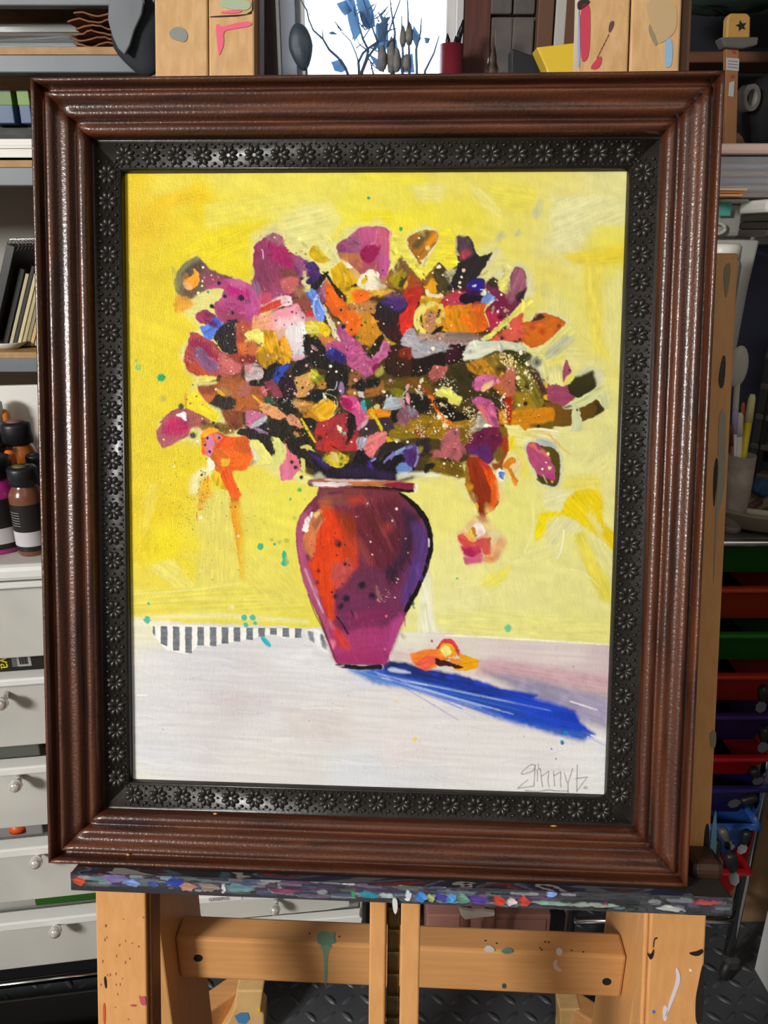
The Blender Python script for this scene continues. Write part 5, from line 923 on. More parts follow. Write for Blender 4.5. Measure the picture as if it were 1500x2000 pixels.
# upper boards, window light on them put into the beech colour
TB = -.016
ub = []
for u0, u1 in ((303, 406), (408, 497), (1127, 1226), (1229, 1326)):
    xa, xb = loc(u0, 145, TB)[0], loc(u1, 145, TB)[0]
    ub.append(lean('upper_board', xa, xb, .12, .62, TB-.02, TB, mat('beech_window_lit', 'c69f70', .45, c2='b8905f', ns=14, nd=5, stretch=(12, 12, .5), bump=.06, bs=180)))
lean('board_side_strip', loc(497, 145, TB-.02)[0]-.001, loc(510, 145, TB-.02)[0], .12, .62, TB-.034, TB-.012, mat('beech_shade', '6d4a35', .5))  # dark strips for the boards' side faces, their shade put into the colour
lean('board_side_strip', loc(1326, 130, TB-.02)[0]-.002, loc(1341, 130, TB-.02)[0], .12, .62, TB-.034, TB-.012, mat('beech_shade', '6d4a35', .5))
lean('rear_crossbar', lp0, rp1, .13, .18, TF-.05, TF-.028, beechx())
lean('rear_crossbar', lp0, rp1, -.29, -.25, TF-.05, TF-.028, beechx())
# tray
xl, xr = loc(137, 1697, .04)[0], loc(1432, 1757, .04)[0]
tray = lean('tray', xl, xr, -HB-.0148, -HB-.0003, TF, .040, mat('tray_wood', '3a332e', .5, c2='2a2522', ns=20)); tray['label'] = 'ledge caked in many colours of dried paint'
lean('tray_back_block', .2635, .2910, -HB-.0003, -HB+.015, -.014, .018, mat('stained_block', '3c2518', .5, c2='2a1a12', ns=12), bev=.006)
# crusted paint on the tray front: one relief strip painted like the canvas
class Dummy: pass
TX, TY = 900, 30
tgx, tgy = np.meshgrid(np.linspace(xl+.0005, xr-.0005, TX), np.linspace(-HB+.0002, -HB-.0150, TY))
q3 = np.stack([tgx, -tgy, -.0402+0*tgx], -1) @ RP.T + TP
def tinv(u, v):
    x, y = loc(u, v, .0402); return (x-xl)/(xr-xl)*(TX-1), (-HB+.0002-y)/.0152*(TY-1)
tp = Painter(750+F*q3[..., 0]/q3[..., 2], 1000+F*q3[..., 1]/q3[..., 2], tinv)
tp.C[:] = hexl('2c2a30')
rg = np.random.RandomState(3)
def along(k, f): return 137+k*1293, 1697+k*60+f*31
pal = ['4a3448', '2f3c4c', '565660', '6c7078', '3a2436', '5a686c', '7c8288', '40304c', '202028', '4f5a58', '444a66', '6a5670', '64808a', '8a8c90']
for i in range(260):
    k, f = rg.rand(), rg.rand(); u, v = along(k, f); l = 8+50*rg.rand(); c = pal[rg.randint(len(pal))]
    if k > .72 and rg.rand() < .7: c = ['23262a', '2e3032', '3a4042', '1c1d20'][rg.randint(4)]
    tp.L('%f,%f %f,%f' % (u-l/2, v-l*.023, u+l/2, v+l*.023), 3+8*rg.rand(), c, st=.25, h=1.2)
for u, v, l, w, c in ((215, 1702, 120, 6, 'c03428'), (160, 1700, 40, 5, 'd8a020'), (155, 1722, 26, 12, 'd04c24'), (225, 1712, 50, 14, '6a6090'), (258, 1724, 36, 9, '7c98dc'), (345, 1722, 40, 12, '2a3c98'), (300, 1725, 24, 8, '4050a0'), (370, 1733, 34, 13, 'b08068'), (410, 1735, 40, 12, '8c7c70'), (470, 1733, 60, 12, '64848c'), (437, 1738, 6, 14, 'd8d0d0'),
                      (560, 1742, 70, 6, '7a3458'), (585, 1711, 44, 7, '5c9cc8'), (625, 1713, 20, 5, 'e4dcc8'), (680, 1723, 30, 6, 'c8c4c0'), (720, 1748, 40, 10, '1c7c94'), (690, 1748, 10, 8, '30a060'), (755, 1748, 30, 11, '9aa8a4'), (798, 1750, 12, 16, 'd4dce8'), (822, 1752, 20, 14, '3c88d8'), (842, 1752, 16, 12, '98a468'), (862, 1754, 26, 14, '3c3c98'), (882, 1754, 16, 14, '4c98dc'), (905, 1756, 26, 14, '60907c'), (935, 1757, 40, 15, '5c3ca0'),
                      (975, 1760, 24, 15, 'd03820'), (1000, 1762, 20, 11, 'd8c4c4'), (1025, 1763, 24, 13, 'd8402c'), (1078, 1743, 22, 13, '8aa4e8'), (820, 1718, 60, 6, 'e4e4e0'), (950, 1722, 50, 6, 'f0f0ec'), (1075, 1764, 80, 6, '7c988c'), (1210, 1733, 24, 8, '5cb4c0'), (1235, 1737, 22, 8, 'c04840'), (1300, 1740, 30, 8, '70b4bc'), (1270, 1742, 30, 6, '6c8ca0'), (1180, 1777, 10, 6, 'c02030'), (1310, 1779, 60, 8, 'b8bcb8'), (1380, 1762, 60, 7, 'a04040'), (1150, 1770, 120, 5, '8c9c90'), (480, 1705, 90, 5, '3c4478'), (1000, 1735, 300, 7, '33333f')):
    w *= .8; v = min(v, along((u-137)/1293, .72)[1]); j_ = rg.rand(8)*.5
    tp.P('%f,%f %f,%f %f,%f %f,%f %f,%f %f,%f' % (u-l*.5, v-w*j_[0], u-l*.2, v-w*(.6+j_[1]), u+l*.3, v-w*(.3+j_[2])+l*.02, u+l*.5, v+w*j_[3], u+l*.15, v+w*(.5+j_[4]), u-l*.3, v+w*(.3+j_[5])), c, soft=1., rough=2.2, st=.3, h=2., sm=0)
co = np.stack([tgx, tgy, .0403+.0004*np.clip(tp.H, 0, 5)], -1).reshape(-1, 3)
vs = [EI @ LM @ Vector(v) for v in co]
fs = [(j*TX+i, (j+1)*TX+i, (j+1)*TX+i+1, j*TX+i+1) for j in range(TY-1) for i in range(TX-1)]
cm = bpy.data.materials.new('paint_crust'); cm.use_nodes = True; N, K = cm.node_tree.nodes, cm.node_tree.links; b = N['Principled BSDF']; b.inputs['Roughness'].default_value = .25
at = N.new('ShaderNodeAttribute'); at.attribute_name = 'paint'; K.new(at.outputs['Color'], b.inputs['Base Color'])
tn = N.new('ShaderNodeTexNoise'); tn.inputs['Scale'].default_value = 160; tb = N.new('ShaderNodeBump'); tb.inputs['Strength'].default_value = .5; tb.inputs['Distance'].default_value = .002; K.new(tn.outputs['Fac'], tb.inputs['Height']); K.new(tb.outputs['Normal'], b.inputs['Normal'])
crust = mk('paint_crust', vs, fs, cm, tray, True)
ca = crust.data.color_attributes.new('paint', 'FLOAT_COLOR', 'POINT'); ca.data.foreach_set('color', np.concatenate([tp.C.reshape(-1, 3), np.ones((TX*TY, 1))], 1).astype(np.float32).ravel())
topcrust = multi('top_crust', ['26262c', '2c2c36', '7a2c28', '33333e', '55585e', '24304c', '2a2a30', '8a8884', '33242e', '3a5060', '22242a'], 22, .3, stretch=(.35, 1, 1))
lean('tray_top_crust', xl+.001, xr-.03, -HB-.0004, -HB-.0001, .0312, .0398, topcrust, tray, 0)
# central mast: two slats and a ratchet strip
mL0, mL1 = loc(722, 1790, .004)[0], loc(754, 1790, .004)[0]; mR0, mR1 = loc(783, 1790, .004)[0], loc(821, 1790, .004)[0]
lean('mast_slat', mL0, mL1, -1.2, -.30, -.016, .004, beech()); lean('mast_slat', mR0, mR1, -1.2, -.30, -.016, .004, beech())
brass = mat('aged_brass', '7a6a48', .35, .9, c2='55492f', ns=30)
rat = lean('ratchet_strip', mL1+.001, mR0-.001, -1.1, -.29, -.016, -.010, brass)
for v in range(1770, 2100, 43):
    y = loc(768, v, -.01)[1]; lean('ratchet_tooth', mL1+.0012, mR0-.0012, y-.003, y+.001, -.0115, -.006, brass, rat, .0008)
# paint drip hanging off the tray at the mast
leanprism('paint_drip', pl('766,1752 776,1752 777,1775 772,1785 767,1772'), .0405, mat('drip_white', 'c9c9c6', .3), tray, .002)
# upright base frame behind: vertical posts, crossbar, feet
D0, DC = .60, .634
UM = Matrix(((HX.x, 0, HN.x, 0), (HX.y, 0, HN.y, 0), (0, 1, 0, 0), (0, 0, 0, 1)))     # (s, z, depth) -> world
def upbox(name, s0, s1, z0, z1, d0, d1, m, bev=.002, parent=ez): return box(name, ((s0+s1)/2, (z0+z1)/2, (d0+d1)/2), (s1-s0, z1-z0, d1-d0), m, parent, bev, EI @ UM)
sL1 = upl(303, 1741, D0)[0]; sL0 = sL1-.035; sR0 = upl(1262, 1790, D0)[0]; sR1 = sR0+.035
upbox('base_upright', sL0, sL1, .05, .93, D0, D0+.125, beech()); upbox('base_upright', sR0, sR1, .05, .93, D0, D0+.125, beech())
zt = upl(720, 1848, DC)[1]; zb = upl(720, 1927, DC)[1]
cb = upbox('crossbar', sL1+.0003, sR0-.0003, zb, zt, DC, DC+.032, beechx(), .0035)
def frontmark(px, m, name='paint_mark', d=DC):
    return prism(name, [upl(u, v, d) for u, v in soft(list(px))], d-.0005, d+.0003, m, cb, EI @ UM)
def topmark(px, m, name='paint_mark', parent=None):
    q = [onZ(u, v, zt) for u, v in soft(list(px))]; return mk(name, [EI @ (p+Vector((0, 0, .0006))) for p in q], [tuple(range(len(q)))], m, parent or cb)
dk = mat('hole_dark', '1c140e', .8); gr = mat('paint_green', '6f8f78', .4); wp = mat('paint_white', 'ddd8d4', .4)
for (u, v) in ((387, 1871), (1185, 1917)): frontmark([(u+9*math.cos(k*.5236), v+7*math.sin(k*.5236)) for k in range(12)], dk, 'bolt_hole')
topmark(pl('620,1823 632,1818 645,1824 655,1820 652,1832 657,1842 640,1848 622,1846 618,1834'), gr); frontmark(pl('622,1846 652,1846 640,1856 638,1924 633,1924 633,1858'), gr)
topmark(pl('943,1856 952,1846 962,1850 968,1858 955,1862'), wp); topmark(pl('978,1858 990,1850 1004,1856 998,1864 984,1864'), gr); topmark(pl('1085,1856 1092,1850 1100,1858 1095,1868 1087,1866'), wp)
frontmark(pl('1080,1878 1090,1872 1086,1884 1100,1897 1088,1896 1080,1888'), mat('paint_pinkwhite', 'dcb8a4', .4)); frontmark(pl('980,1921 988,1920 989,1930 981,1930'), mat('paint_darkgreen', '3c5040', .4))
for (u, v) in ((1055, 1852), (1065, 1840), (1058, 1856), (1072, 1841), (1116, 1857), (1139, 1860), (948, 1838), (970, 1843), (605, 1824), (663, 1830)): topmark([(u+2.2*math.cos(k), v+1.6*math.sin(k)) for k in range(6)], dk)
# feet on the floor
def floorbeam(name, p0, p1, w, z0, z1, m):
    d = Vector((p1[0]-p0[0], p1[1]-p0[1], 0)); l = d.length; d.normalize(); n = Vector((-d.y, d.x, 0))
    M = Matrix(((d.x, n.x, 0, p0[0]), (d.y, n.y, 0, p0[1]), (0, 0, 1, 0), (0, 0, 0, 1))); return box(name, (l/2, 0, (z0+z1)/2), (l, w, z1-z0), m, ez, .004, EI @ M)
yel = mat('pale_beech', 'dcb67c', .4, c2='cfa468', ns=8, stretch=(4, 4, 1))
q0, q1 = HX*(sL0+.03)+HN*.3, HX*(sR1-.03)+HN*.3; floorbeam('front_bar', (q0.x, q0.y), (q1.x, q1.y), .06, .04, .105, beechx())
for sgn in (-1, 1):
    fx = (sL0+sL1)/2 if sgn < 0 else (sR0+sR1)/2
    f0 = HX*fx+HN*.2; f1 = HX*fx+HN*(D0+.13); floorbeam('base_foot', (f0.x, f0.y), (f1.x, f1.y), .05, .0, .055, beechx())
    g0 = onZ(372, 1980, .085) if sgn < 0 else onZ(1205, 2005, .085); g1 = onZ(470, 1912, .085) if sgn < 0 else onZ(1120, 1950, .085)
    floorbeam('rear_brace', (g0.x, g0.y), (g1.x, g1.y), .04, .03, .085, beechx())
    r0 = HX*fx+HN*(D0+.13); floorbeam('side_rail', (r0.x, r0.y), (g0.x, g0.y), .035, .02, .055, beechx())
    if sgn < 0: px = pl('465,1916 517,1916 512,1955 519,1962 519,2000 500,2040 420,2040 428,1998 450,1975 463,1945')
    else: px = pl('1088,1952 1130,1952 1132,1990 1128,2040 1085,2040 1090,1995')
    Yk = 1.05; q = [onY(u, v, Yk) for u, v in px]
    bk = prism('foot_bracket', [(p.x, max(p.z, 0)) for p in q], -Yk-.02, -Yk+.02, yel, ez, EI @ Matrix(((1, 0, 0, 0), (0, 0, -1, 0), (0, 1, 0, 0), (0, 0, 0, 1))), .003)
    if sgn < 0:
        q = [onY(u, v, Yk-.021) for u, v in pl('458,1984 470,1978 484,1978 488,1990 480,2000 465,1998')]; mk('paint_mark', [EI @ p for p in q], [tuple(range(len(q)))], mat('paint_blue', '4f83b4', .4), bk)
        q = [onY(u, v, Yk-.021) for u, v in pl('503,1968 508,1967 508,1977 502,1979')]; mk('paint_mark', [EI @ p for p in q], [tuple(range(len(q)))], mat('paint_yellow', 'e8cc30', .4), bk)
# dabs on the posts and upper boards
pk = mat('paint_pink', 'd85c74', .45); bl = mat('paint_bluegrey', '7d7f78', .6); cr = mat('paint_crimson', 'b8354c', .45); sky = mat('paint_sky', '7fa3bd', .45); slate = mat('paint_slate', '877a62', .6); teal = mat('paint_teal', '5f95a0', .45); blk = mat('paint_black', '241d1c', .4)
def pm(px, m, par, tw): leanprism('paint_mark', pl(px), tw, m, par)
pm('421,50 427,46 431,54 465,44 492,42 492,52 450,58 436,62 438,85 433,100 427,112 424,80', pk, ub[1], TB); pm('425,0 490,0 490,18 470,22 430,14', mat('paint_sage', '9aa88a', .5), ub[1], TB); pm('428,26 440,22 470,18 474,24 450,28', pk, ub[1], TB); pm('410,32 490,28 492,26 492,0 494,0 494,31 410,35', blk, ub[1], TB)
pm('332,60 345,52 360,55 368,70 362,84 350,80 340,78 330,70', bl, ub[0], TB)
pm('1132,12 1152,4 1153,60 1150,110 1142,122 1134,118', cr, ub[2], TB); pm('1127,0 1155,0 1146,14 1128,22', blk, ub[2], TB); pm('1128,20 1132,20 1133,132 1128,132', sky, ub[2], TB); pm('1150,135 1168,112 1176,110 1174,126 1166,136', cr, ub[2], TB)
pm('1190,44 1199,40 1199,50 1192,64 1188,62', mat('paint_umber', '5a3a3c', .5), ub[2], TB)
for k in range(6): pm('%d,%d %d,%d %d,%d %d,%d' % (1188-k*4, 68+k*8, 1190-k*4, 66+k*8, 1187-k*4, 74+k*8, 1185-k*4, 74+k*8), mat('paint_umber', '5a3a3c', .5), ub[2], TB)
pm('1262,0 1322,0 1322,60 1300,80 1284,88 1278,60 1264,30', mat('paint_grime', 'b0956c', .6), ub[3], TB); pm('1268,44 1274,60 1284,80 1282,92 1274,80 1266,60', slate, ub[3], TB); pm('1300,78 1306,74 1312,78 1314,110 1310,132 1298,132 1298,100', sky, ub[3], TB)
pm('1412,520 1428,510 1424,560 1416,590', slate, postR, TF); pm('1404,800 1418,796 1416,960 1402,1000 1396,1120 1392,1150 1402,900', teal if False else mat('paint_greyblue', '94907f', .6), postR, TF); pm('1402,740 1412,690 1418,700 1414,755 1406,760', blk, postR, TF); pm('1395,905 1400,890 1404,920 1398,960 1394,1000 1392,950', blk, postR, TF)
pm('1393,1595 1400,1575 1398,1700 1383,1700 1386,1660', teal, postR, TF); pm('1376,1612 1386,1606 1384,1690 1372,1700', blk, postR, TF); pm('1385,1430 1399,1424 1398,1460 1388,1462', slate, postR, TF)
for q in ('1277,1832 1284,1830 1284,1833 1278,1834 1277,1850 1275,1850', '1262,1858 1270,1866 1278,1850 1276,1868 1270,1876', '1345,1860 1360,1858 1372,1852 1374,1860 1362,1868 1348,1864', '1370,1890 1374,1880 1375,1960 1370,2000 1358,2000 1358,1950 1364,1920'): pm(q, blk, postR, TF)
pm('1319,1892 1324,1890 1330,1912 1322,1935 1312,1960 1302,1985 1298,1985 1308,1955 1322,1912', mat('paint_lilac', 'cfc4cc', .4), postR, TF); pm('1294,1966 1303,1962 1304,1990 1295,1996', mat('paint_lilac', 'cfc4cc', .4), postR, TF); pm('1274,1973 1279,1973 1279,1979 1274,1979', mat('paint_cobalt', '3a6cb4', .4), postR, TF); pm('1346,1892 1351,1892 1351,1897 1346,1897', wp, postR, TF)
pm('272,1950 278,1945 285,1946 285,1964 276,1962', mat('paint_rose', 'b04a5c', .4), postL, TF); pm('205,1905 208,1912 209,1930 206,1930 203,1912', blk, postL, TF); pm('201,1960 206,1958 206,2000 202,2000', mat('paint_red', 'c05030', .4), postL, TF); pm('254,1962 264,1961 266,1966 256,1965', mat('paint_rose', 'b04a5c', .4), postL, TF)
rs = mat('paint_rust', 'b07048', .5)
for i in range(26):
    u, v = rnd.uniform(192, 280), rnd.uniform(1780, 1990); pm('%f,%f %f,%f %f,%f' % (u, v, u+rnd.uniform(1.5, 4), v+1, u+1, v+rnd.uniform(3, 9)), rs, postL, TF)
# ---------------------------------------------------------------- window ledge things
LZ = W_Z0-.002
def ledge(u, v, Y=2.03): return onY(u, v, Y)
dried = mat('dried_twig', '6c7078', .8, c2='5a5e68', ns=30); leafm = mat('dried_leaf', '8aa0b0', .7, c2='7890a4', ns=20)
for mm_, tf in ((leafm, .7), (dried, .45)):     # blue translucent mix puts the window's flare haze into leaves and twigs
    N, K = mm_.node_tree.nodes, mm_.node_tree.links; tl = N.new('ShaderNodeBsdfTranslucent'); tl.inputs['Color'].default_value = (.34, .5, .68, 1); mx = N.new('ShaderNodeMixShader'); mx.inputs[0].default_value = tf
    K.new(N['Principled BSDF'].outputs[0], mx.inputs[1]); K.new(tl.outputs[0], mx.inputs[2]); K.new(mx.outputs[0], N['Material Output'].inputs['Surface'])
def thing(name, label, cat, at, group=None): return tag(empty(name, at), label, cat, group)
def rel(o, p): return Vector(p)-Vector(o.location)
vase = thing('branch_vase', 'vase of bare twigs and dried leaves standing on the window ledge', 'vase', (ledge(730, 100).x, 2.03, LZ))
lathe('vessel', [(.0, 0), (.045, 0), (.055, .03), (.05, .07), (.032, .095), (.036, .11), (.03, .11), (.028, .09), (0, .02)], mat('brown_glaze', '4a3a30', .35), vase)
t2 = lambda s: [(480+a/2.885, b/2.885) for a, b in pl(s)]
def twig(s, r0, r1, dy=0):
    q = [rel(vase, onY(u, v, 2.03+dy)) for u, v in t2(s)]; n = len(q)
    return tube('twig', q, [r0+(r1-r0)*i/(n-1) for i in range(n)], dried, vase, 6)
B0 = '640,560 '
for s in ('600,600 580,430 560,380 520,325 470,280 435,220 380,170 355,110 345,60 310,0', '640,600 640,430 635,350 660,300 700,265 760,225 810,170 830,110 860,30 880,-30', '650,600 655,400 680,330 690,280 660,220 640,150 610,70 590,0 580,-40',
          '660,600 650,420 690,320 720,280 740,230 700,120 690,40 650,-30', '830,600 835,300 840,180 820,60 815,0', '880,600 885,300 880,180 878,90', '925,600 920,300 915,100 910,-30', '970,600 960,280 985,180 990,100', '1000,600 1010,400 1060,300 1090,200', '700,600 720,420 700,340'):
    twig(s, .004, .0012, rnd.uniform(-.015, .015))
for s in ('635,350 620,300 590,230 540,180 500,120', '680,280 640,250 620,200', '435,220 432,180 436,165', '345,60 320,20', '660,220 700,160 720,100 760,60', '690,120 740,100 790,60', '700,265 740,290 780,280', '740,230 780,200 800,140 795,70', '650,150 680,120 690,60', '620,100 640,60 660,10', '700,40 730,20', '675,170 640,130 600,120', '720,60 740,10', '690,330 730,380 760,400', '720,350 700,400', '345,420 345,380 340,365', '560,380 520,360 480,350', '760,225 800,230', '810,170 850,160'):
    twig(s, .0018, .0008, rnd.uniform(-.02, .02))
for k in range(34):
    x, y = rnd.uniform(590, 800), rnd.uniform(60, 300); an = rnd.uniform(-.9, .9); l = rnd.uniform(50, 130)
    twig('%f,%f %f,%f %f,%f' % (x, y, x+l*.5*math.sin(an)+rnd.uniform(-8, 8), y-l*.5*math.cos(an), x+l*math.sin(an*1.3), y-l*math.cos(an)), .0013, .0006, rnd.uniform(-.02, .02))
def leaf(pts, th=.003, dy=0):
    q = [onY(u, v, 2.03+dy) for u, v in t2(pts)]; c = sum(q, Vector())/len(q); q = [rel(vase, p) for p in q]; c = rel(vase, c)
    n = len(q); vs = q + [c+Vector((0, -.008, 0)), c+Vector((0, .004, 0))]
    fs = [(i, (i+1) % n, n) for i in range(n)] + [((i+1) % n, i, n+1) for i in range(n)]
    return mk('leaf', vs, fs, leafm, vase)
for s in ('730,140 800,110 805,250 765,330 735,260', '790,230 850,220 865,330 850,410 800,410', '945,140 990,215 962,262 935,200', '865,330 940,300 952,410 872,410', '640,60 690,80 700,160 660,150', '740,250 790,300 780,410 750,400', '560,0 610,-10 640,110 645,190 612,235 590,170 575,110', '510,20 560,0 600,60 560,90 540,70', '620,0 690,-10 720,60 730,150 680,170 650,120', '735,130 800,130 790,230 750,240', '465,185 490,175 520,195 480,195', '500,115 540,165 560,185 520,160', '480,350 540,330 575,390 540,410 500,400', '1005,210 1040,215 1030,245 1012,245', '940,160 970,210 960,270 930,200', '690,300 740,330 780,400 740,390', '740,60 790,120 820,90 780,160'):
    leaf(s, dy=rnd.uniform(-.02, .02))
for u, v0, v1, w in ((820, 200, 420, 22), (885, 140, 270, 17), (920, 120, 260, 20), (770, 250, 400, 26), (850, 260, 410, 24), (905, 300, 400, 24)):
    a, c = onY(480+u/2.885, v1/2.885, 2.02), onY(480+u/2.885, v0/2.885, 2.02); h = (c-a).length; r = w/2.885/1500*2.0
    lathe('seed_pod', [(0, 0), (r*.6, h*.06), (r, h*.3), (r*.9, h*.6), (r*.5, h*.88), (0, h)], mat('grey_pod', '8b8784', .8, c2='6d6a69', ns=60, bump=.5), vase, 10, rel(vase, a))
# mask on a stick
mp_ = thing('mask_ornament', 'dark blue grey mask shaped ornament on a thin stick by the window jamb', 'ornament', (ledge(600, 120).x, 2.06, LZ))
bm = bmesh.new(); bmesh.ops.create_uvsphere(bm, u_segments=20, v_segments=14, radius=1.)
c = onY(588, 92, 2.04); rx, rz = 21/1500*2.0, 36/1500*2.05
for v in bm.verts:
    x, y, z = v.co; k = 1-.28*max(0, -z)
    if y < -.2:
        for ex in (-.38, .3):
            y += .5*math.exp(-((x-ex)**2+(z-.1)**2)/.03)
        y -= .3*math.exp(-(x**2/.01+(z+.15)**2/.06))
    v.co = (x*rx*k, y*rx*.55, z*rz)
    v.co = Matrix.Rotation(-.12, 3, 'Y') @ v.co + rel(mp_, c)
frombm('mask', bm, mat('blue_grey_clay', '47535f', .5, c2='3a4550', ns=20), mp_, True)
tube('stick', [(0, 0, 0), rel(mp_, onY(597, 125, 2.04))], .002, dried, mp_, 6)
# jar with brushes
jr = thing('brush_jar', 'small red jar holding dark paint brushes at the right end of the window', 'jar', (ledge(882, 100).x, 2.04, LZ))
lathe('jar_body', [(0, 0), (.026, 0), (.028, .02), (.028, .2), (.025, .2), (.025, .02), (0, .015)], mat('red_jar', '7d2432', .3), jr)
for i, (u0, v0, u1, v1, c) in enumerate(((878, 150, 904, 38, '20242c'), (884, 150, 898, 52, '20242c'), (888, 150, 901, 46, '3c3430'), (872, 150, 874, 65, '8a7a60'), (880, 150, 890, 70, 'b8b4ac'))):
    bsh = tag(empty('paint_brush', jr.location+Vector((0, 0, .02))), ['black handled brush leaning furthest out of the red jar', 'short black brush in the red jar', 'brown handled brush in the red jar', 'tan stick upright in the red jar', 'pale handled brush low in the red jar'][i], 'brush', 'brushes in the red jar')
    p1 = rel(bsh, onY(u1, v1, 2.03)); p0 = Vector((p1.x*.12+(i-2)*.004, (i % 3-1)*.006, 0)); d = p1-p0
    tube('handle', [p0, p0+d*.6, p0+d*.85], [.003, .004, .003], mat('brush_%s' % c, c, .3), bsh, 8); tube('bristles', [p0+d*.85, p0+d*.93, p1], [.0035, .006, .0012], black, bsh, 8)
# glass ornament
gl = thing('glass_ornament', 'knobbly clear glass bottle ornament standing right of the window', 'ornament', (ledge(962, 100).x, 2.02, LZ))
prof = [(0, 0)]; hz = onY(962, 55, 2.02).z-LZ
for i in range(16):
    t = i/15; prof.append(((.026*(1-t)**.8+.004)*(1+.18*(i % 2)), t*hz*.86+.002))
prof += [(.004, hz*.9), (.003, hz), (0, hz)]
lathe('glass_body', prof, mat('clear_glass', 'e8e6dc', .04, trans=1., ior=1.45), gl, 9, smooth=False)
# black tray flap and yellow tub
bk = thing('black_box', 'black angular open box beside the yellow tub', 'box', (onY(1025, 120, 2.03).x, 2.03, LZ))
prism('box_body', [(p.x-bk.location.x, p.z-LZ) for p in (onY(u, v, 2.03) for u, v in pl('996,100 1042,116 1062,140 1062,230 996,230'))], -.03, .03, mat('dark_card', '24262c', .6), bk, Matrix(((1, 0, 0, 0), (0, 0, -1, 0), (0, 1, 0, 0), (0, 0, 0, 1))), .002)
yt = thing('yellow_tub', 'bright yellow plastic tub on the ledge beside the easel board', 'tub', (onY(1095, 120, 1.95).x, 1.95, LZ))
prism('tub_body', [(p.x-yt.location.x, max(p.z-LZ, 0)) for p in (onY(u, v, 1.95) for u, v in pl('1043,98 1130,88 1150,88 1150,290 1085,290 1062,140'))], -.03, .03, mat('yellow_plastic', 'ffd840', .35), yt, Matrix(((1, 0, 0, 0), (0, 0, -1, 0), (0, 1, 0, 0), (0, 0, 0, 1))), .003)

# ---------------------------------------------------------------- left storage rack
RYF = 1.5; x1 = onY(302, 120, RYF).x; x0 = -1.75
rack = thing('storage_rack', 'grey steel storage rack with chipboard shelves behind the drawer cart', 'shelf', (x0, RYF, 0))
steel = mat('grey_steel', '6d7378', .45, c2='62686d', ns=6); chip = mat('chipboard', 'b08a5c', .6, c2='9c7748', ns=40)
SH = []
for ya, yb in ((-28, 11), (106, 142), (326, 363), (699, 727), (1010, 1040)):
    za, zb_ = onY(30, ya, RYF).z, onY(30, yb, RYF).z
    box('beam', ((x1-x0)/2, .012, (za+zb_)/2), (x1-x0, .024, za-zb_), steel, rack, .002)
    box('shelf_board', ((x1-x0)/2, .19, za+.005), (x1-x0, .384, .012), chip, rack, .001); SH.append(za+.011)
for xx in (.015, x1-x0-.012):
    for yy in (.02, .37): box('upright', (xx, yy, 1.1), (.024, .024, 2.2), steel, rack, .001)
box('back_panel', ((x1-x0)/2, .388, 1.2), (x1-x0, .008, 2.1), mat('rack_back', '9a9892', .8, c2='8c8a85', ns=3), rack, 0)
frosty = mat('clear_plastic', 'e4e6e6', .12, trans=.85, ior=1.2)
def at(u, v, Y): return onY(u, v, Y)
# clear clamshell box with sheets inside
cl = thing('plastic_box', 'clear plastic clamshell box of paper scraps on the top rack shelf', 'box', (at(60, 90, 1.6).x, 1.66, SH[1]+.0005))
h = at(60, 33, 1.55).z-SH[1]; w = (at(190, 60, 1.55)-at(-90, 60, 1.55)).x
box('tray', (0, 0, h*.22), (w, .2, h*.44), frosty, cl, .012); box('lid', (0, 0, h*.7), (w*.98, .195, h*.5), frosty, cl, .018)
for i, c in enumerate(('c9cdd0', '9fb0bf', 'b7a482', '8c6f52', 'd6d4cc')): box('paper_sheet', (-.02+.012*i, .0, .008+.009*i), (w*.8, .15, .006), mat('sheet_%d' % i, c, .8), cl, .001, Matrix.Rotation(.03*(i-2), 4, 'Z'))
# brown paper pile
bp_ = mat('kraft_paper', '8c5f42', .9, c2='74492f', ns=14, bump=.6, bs=40)
for i in range(6):
    zz = SH[1]+.004+.009*i
    bm = bmesh.new(); bmesh.ops.create_grid(bm, x_segments=12, y_segments=8, size=.5)
    for v in bm.verts: v.co = Vector((v.co.x*.085+rnd.uniform(-.002, .002), v.co.y*.16, .0045+.003*math.sin(v.co.x*9+i)+rnd.uniform(-.001, .001)))
    r = bmesh.ops.solidify(bm, geom=bm.faces[:], thickness=.0025)
    o = frombm('paper_bag', bm, bp_, None, False); o.location = (at(214, 80, 1.58).x+rnd.uniform(-.006, .006), 1.6, zz)
    tag(o, 'crumpled brown paper bag in the pile beside the clear box, %s' % ('bottom of the pile', 'second from the bottom', 'third from the bottom', 'third from the top', 'second from the top', 'top of the pile')[i], 'paper bag', 'pile of brown paper bags')
# grey hanging shapes at the rack end
hp = thing('grey_palette', 'pale grey oval palette hanging at the end of the rack', 'palette', (at(240, 60, 1.42).x, 1.42, at(240, 108, 1.42).z))
q = [rel(hp, at(u, v, 1.42)) for u, v in pl('222,-30 268,-40 282,5 278,30 264,60 255,90 245,108 232,96 220,70 212,40 213,10')]
prism('palette_plate', [(p.x, p.z) for p in q], -.004, .004, mat('grey_plate', '6f7378', .5, c2='5d6166', ns=10), hp, Matrix(((1, 0, 0, 0), (0, 0, -1, 0), (0, 1, 0, 0), (0, 0, 0, 1))), .002, False)
hb_ = thing('dark_bag', 'dark slate cloth bag hanging behind the pale grey palette', 'bag', (at(275, 100, 1.45).x, 1.45, at(275, 150, 1.45).z))
bm = bmesh.new(); bmesh.ops.create_uvsphere(bm, u_segments=20, v_segments=16, radius=1.); zt_ = (at(275, -40, 1.45).z-hb_.location.z)
for v in bm.verts:
    x, y, z = v.co; k = (1-.45*max(0, z)); v.co = (x*.042*k+.006*math.sin(5*z), y*.022, (z+1)/2*zt_)
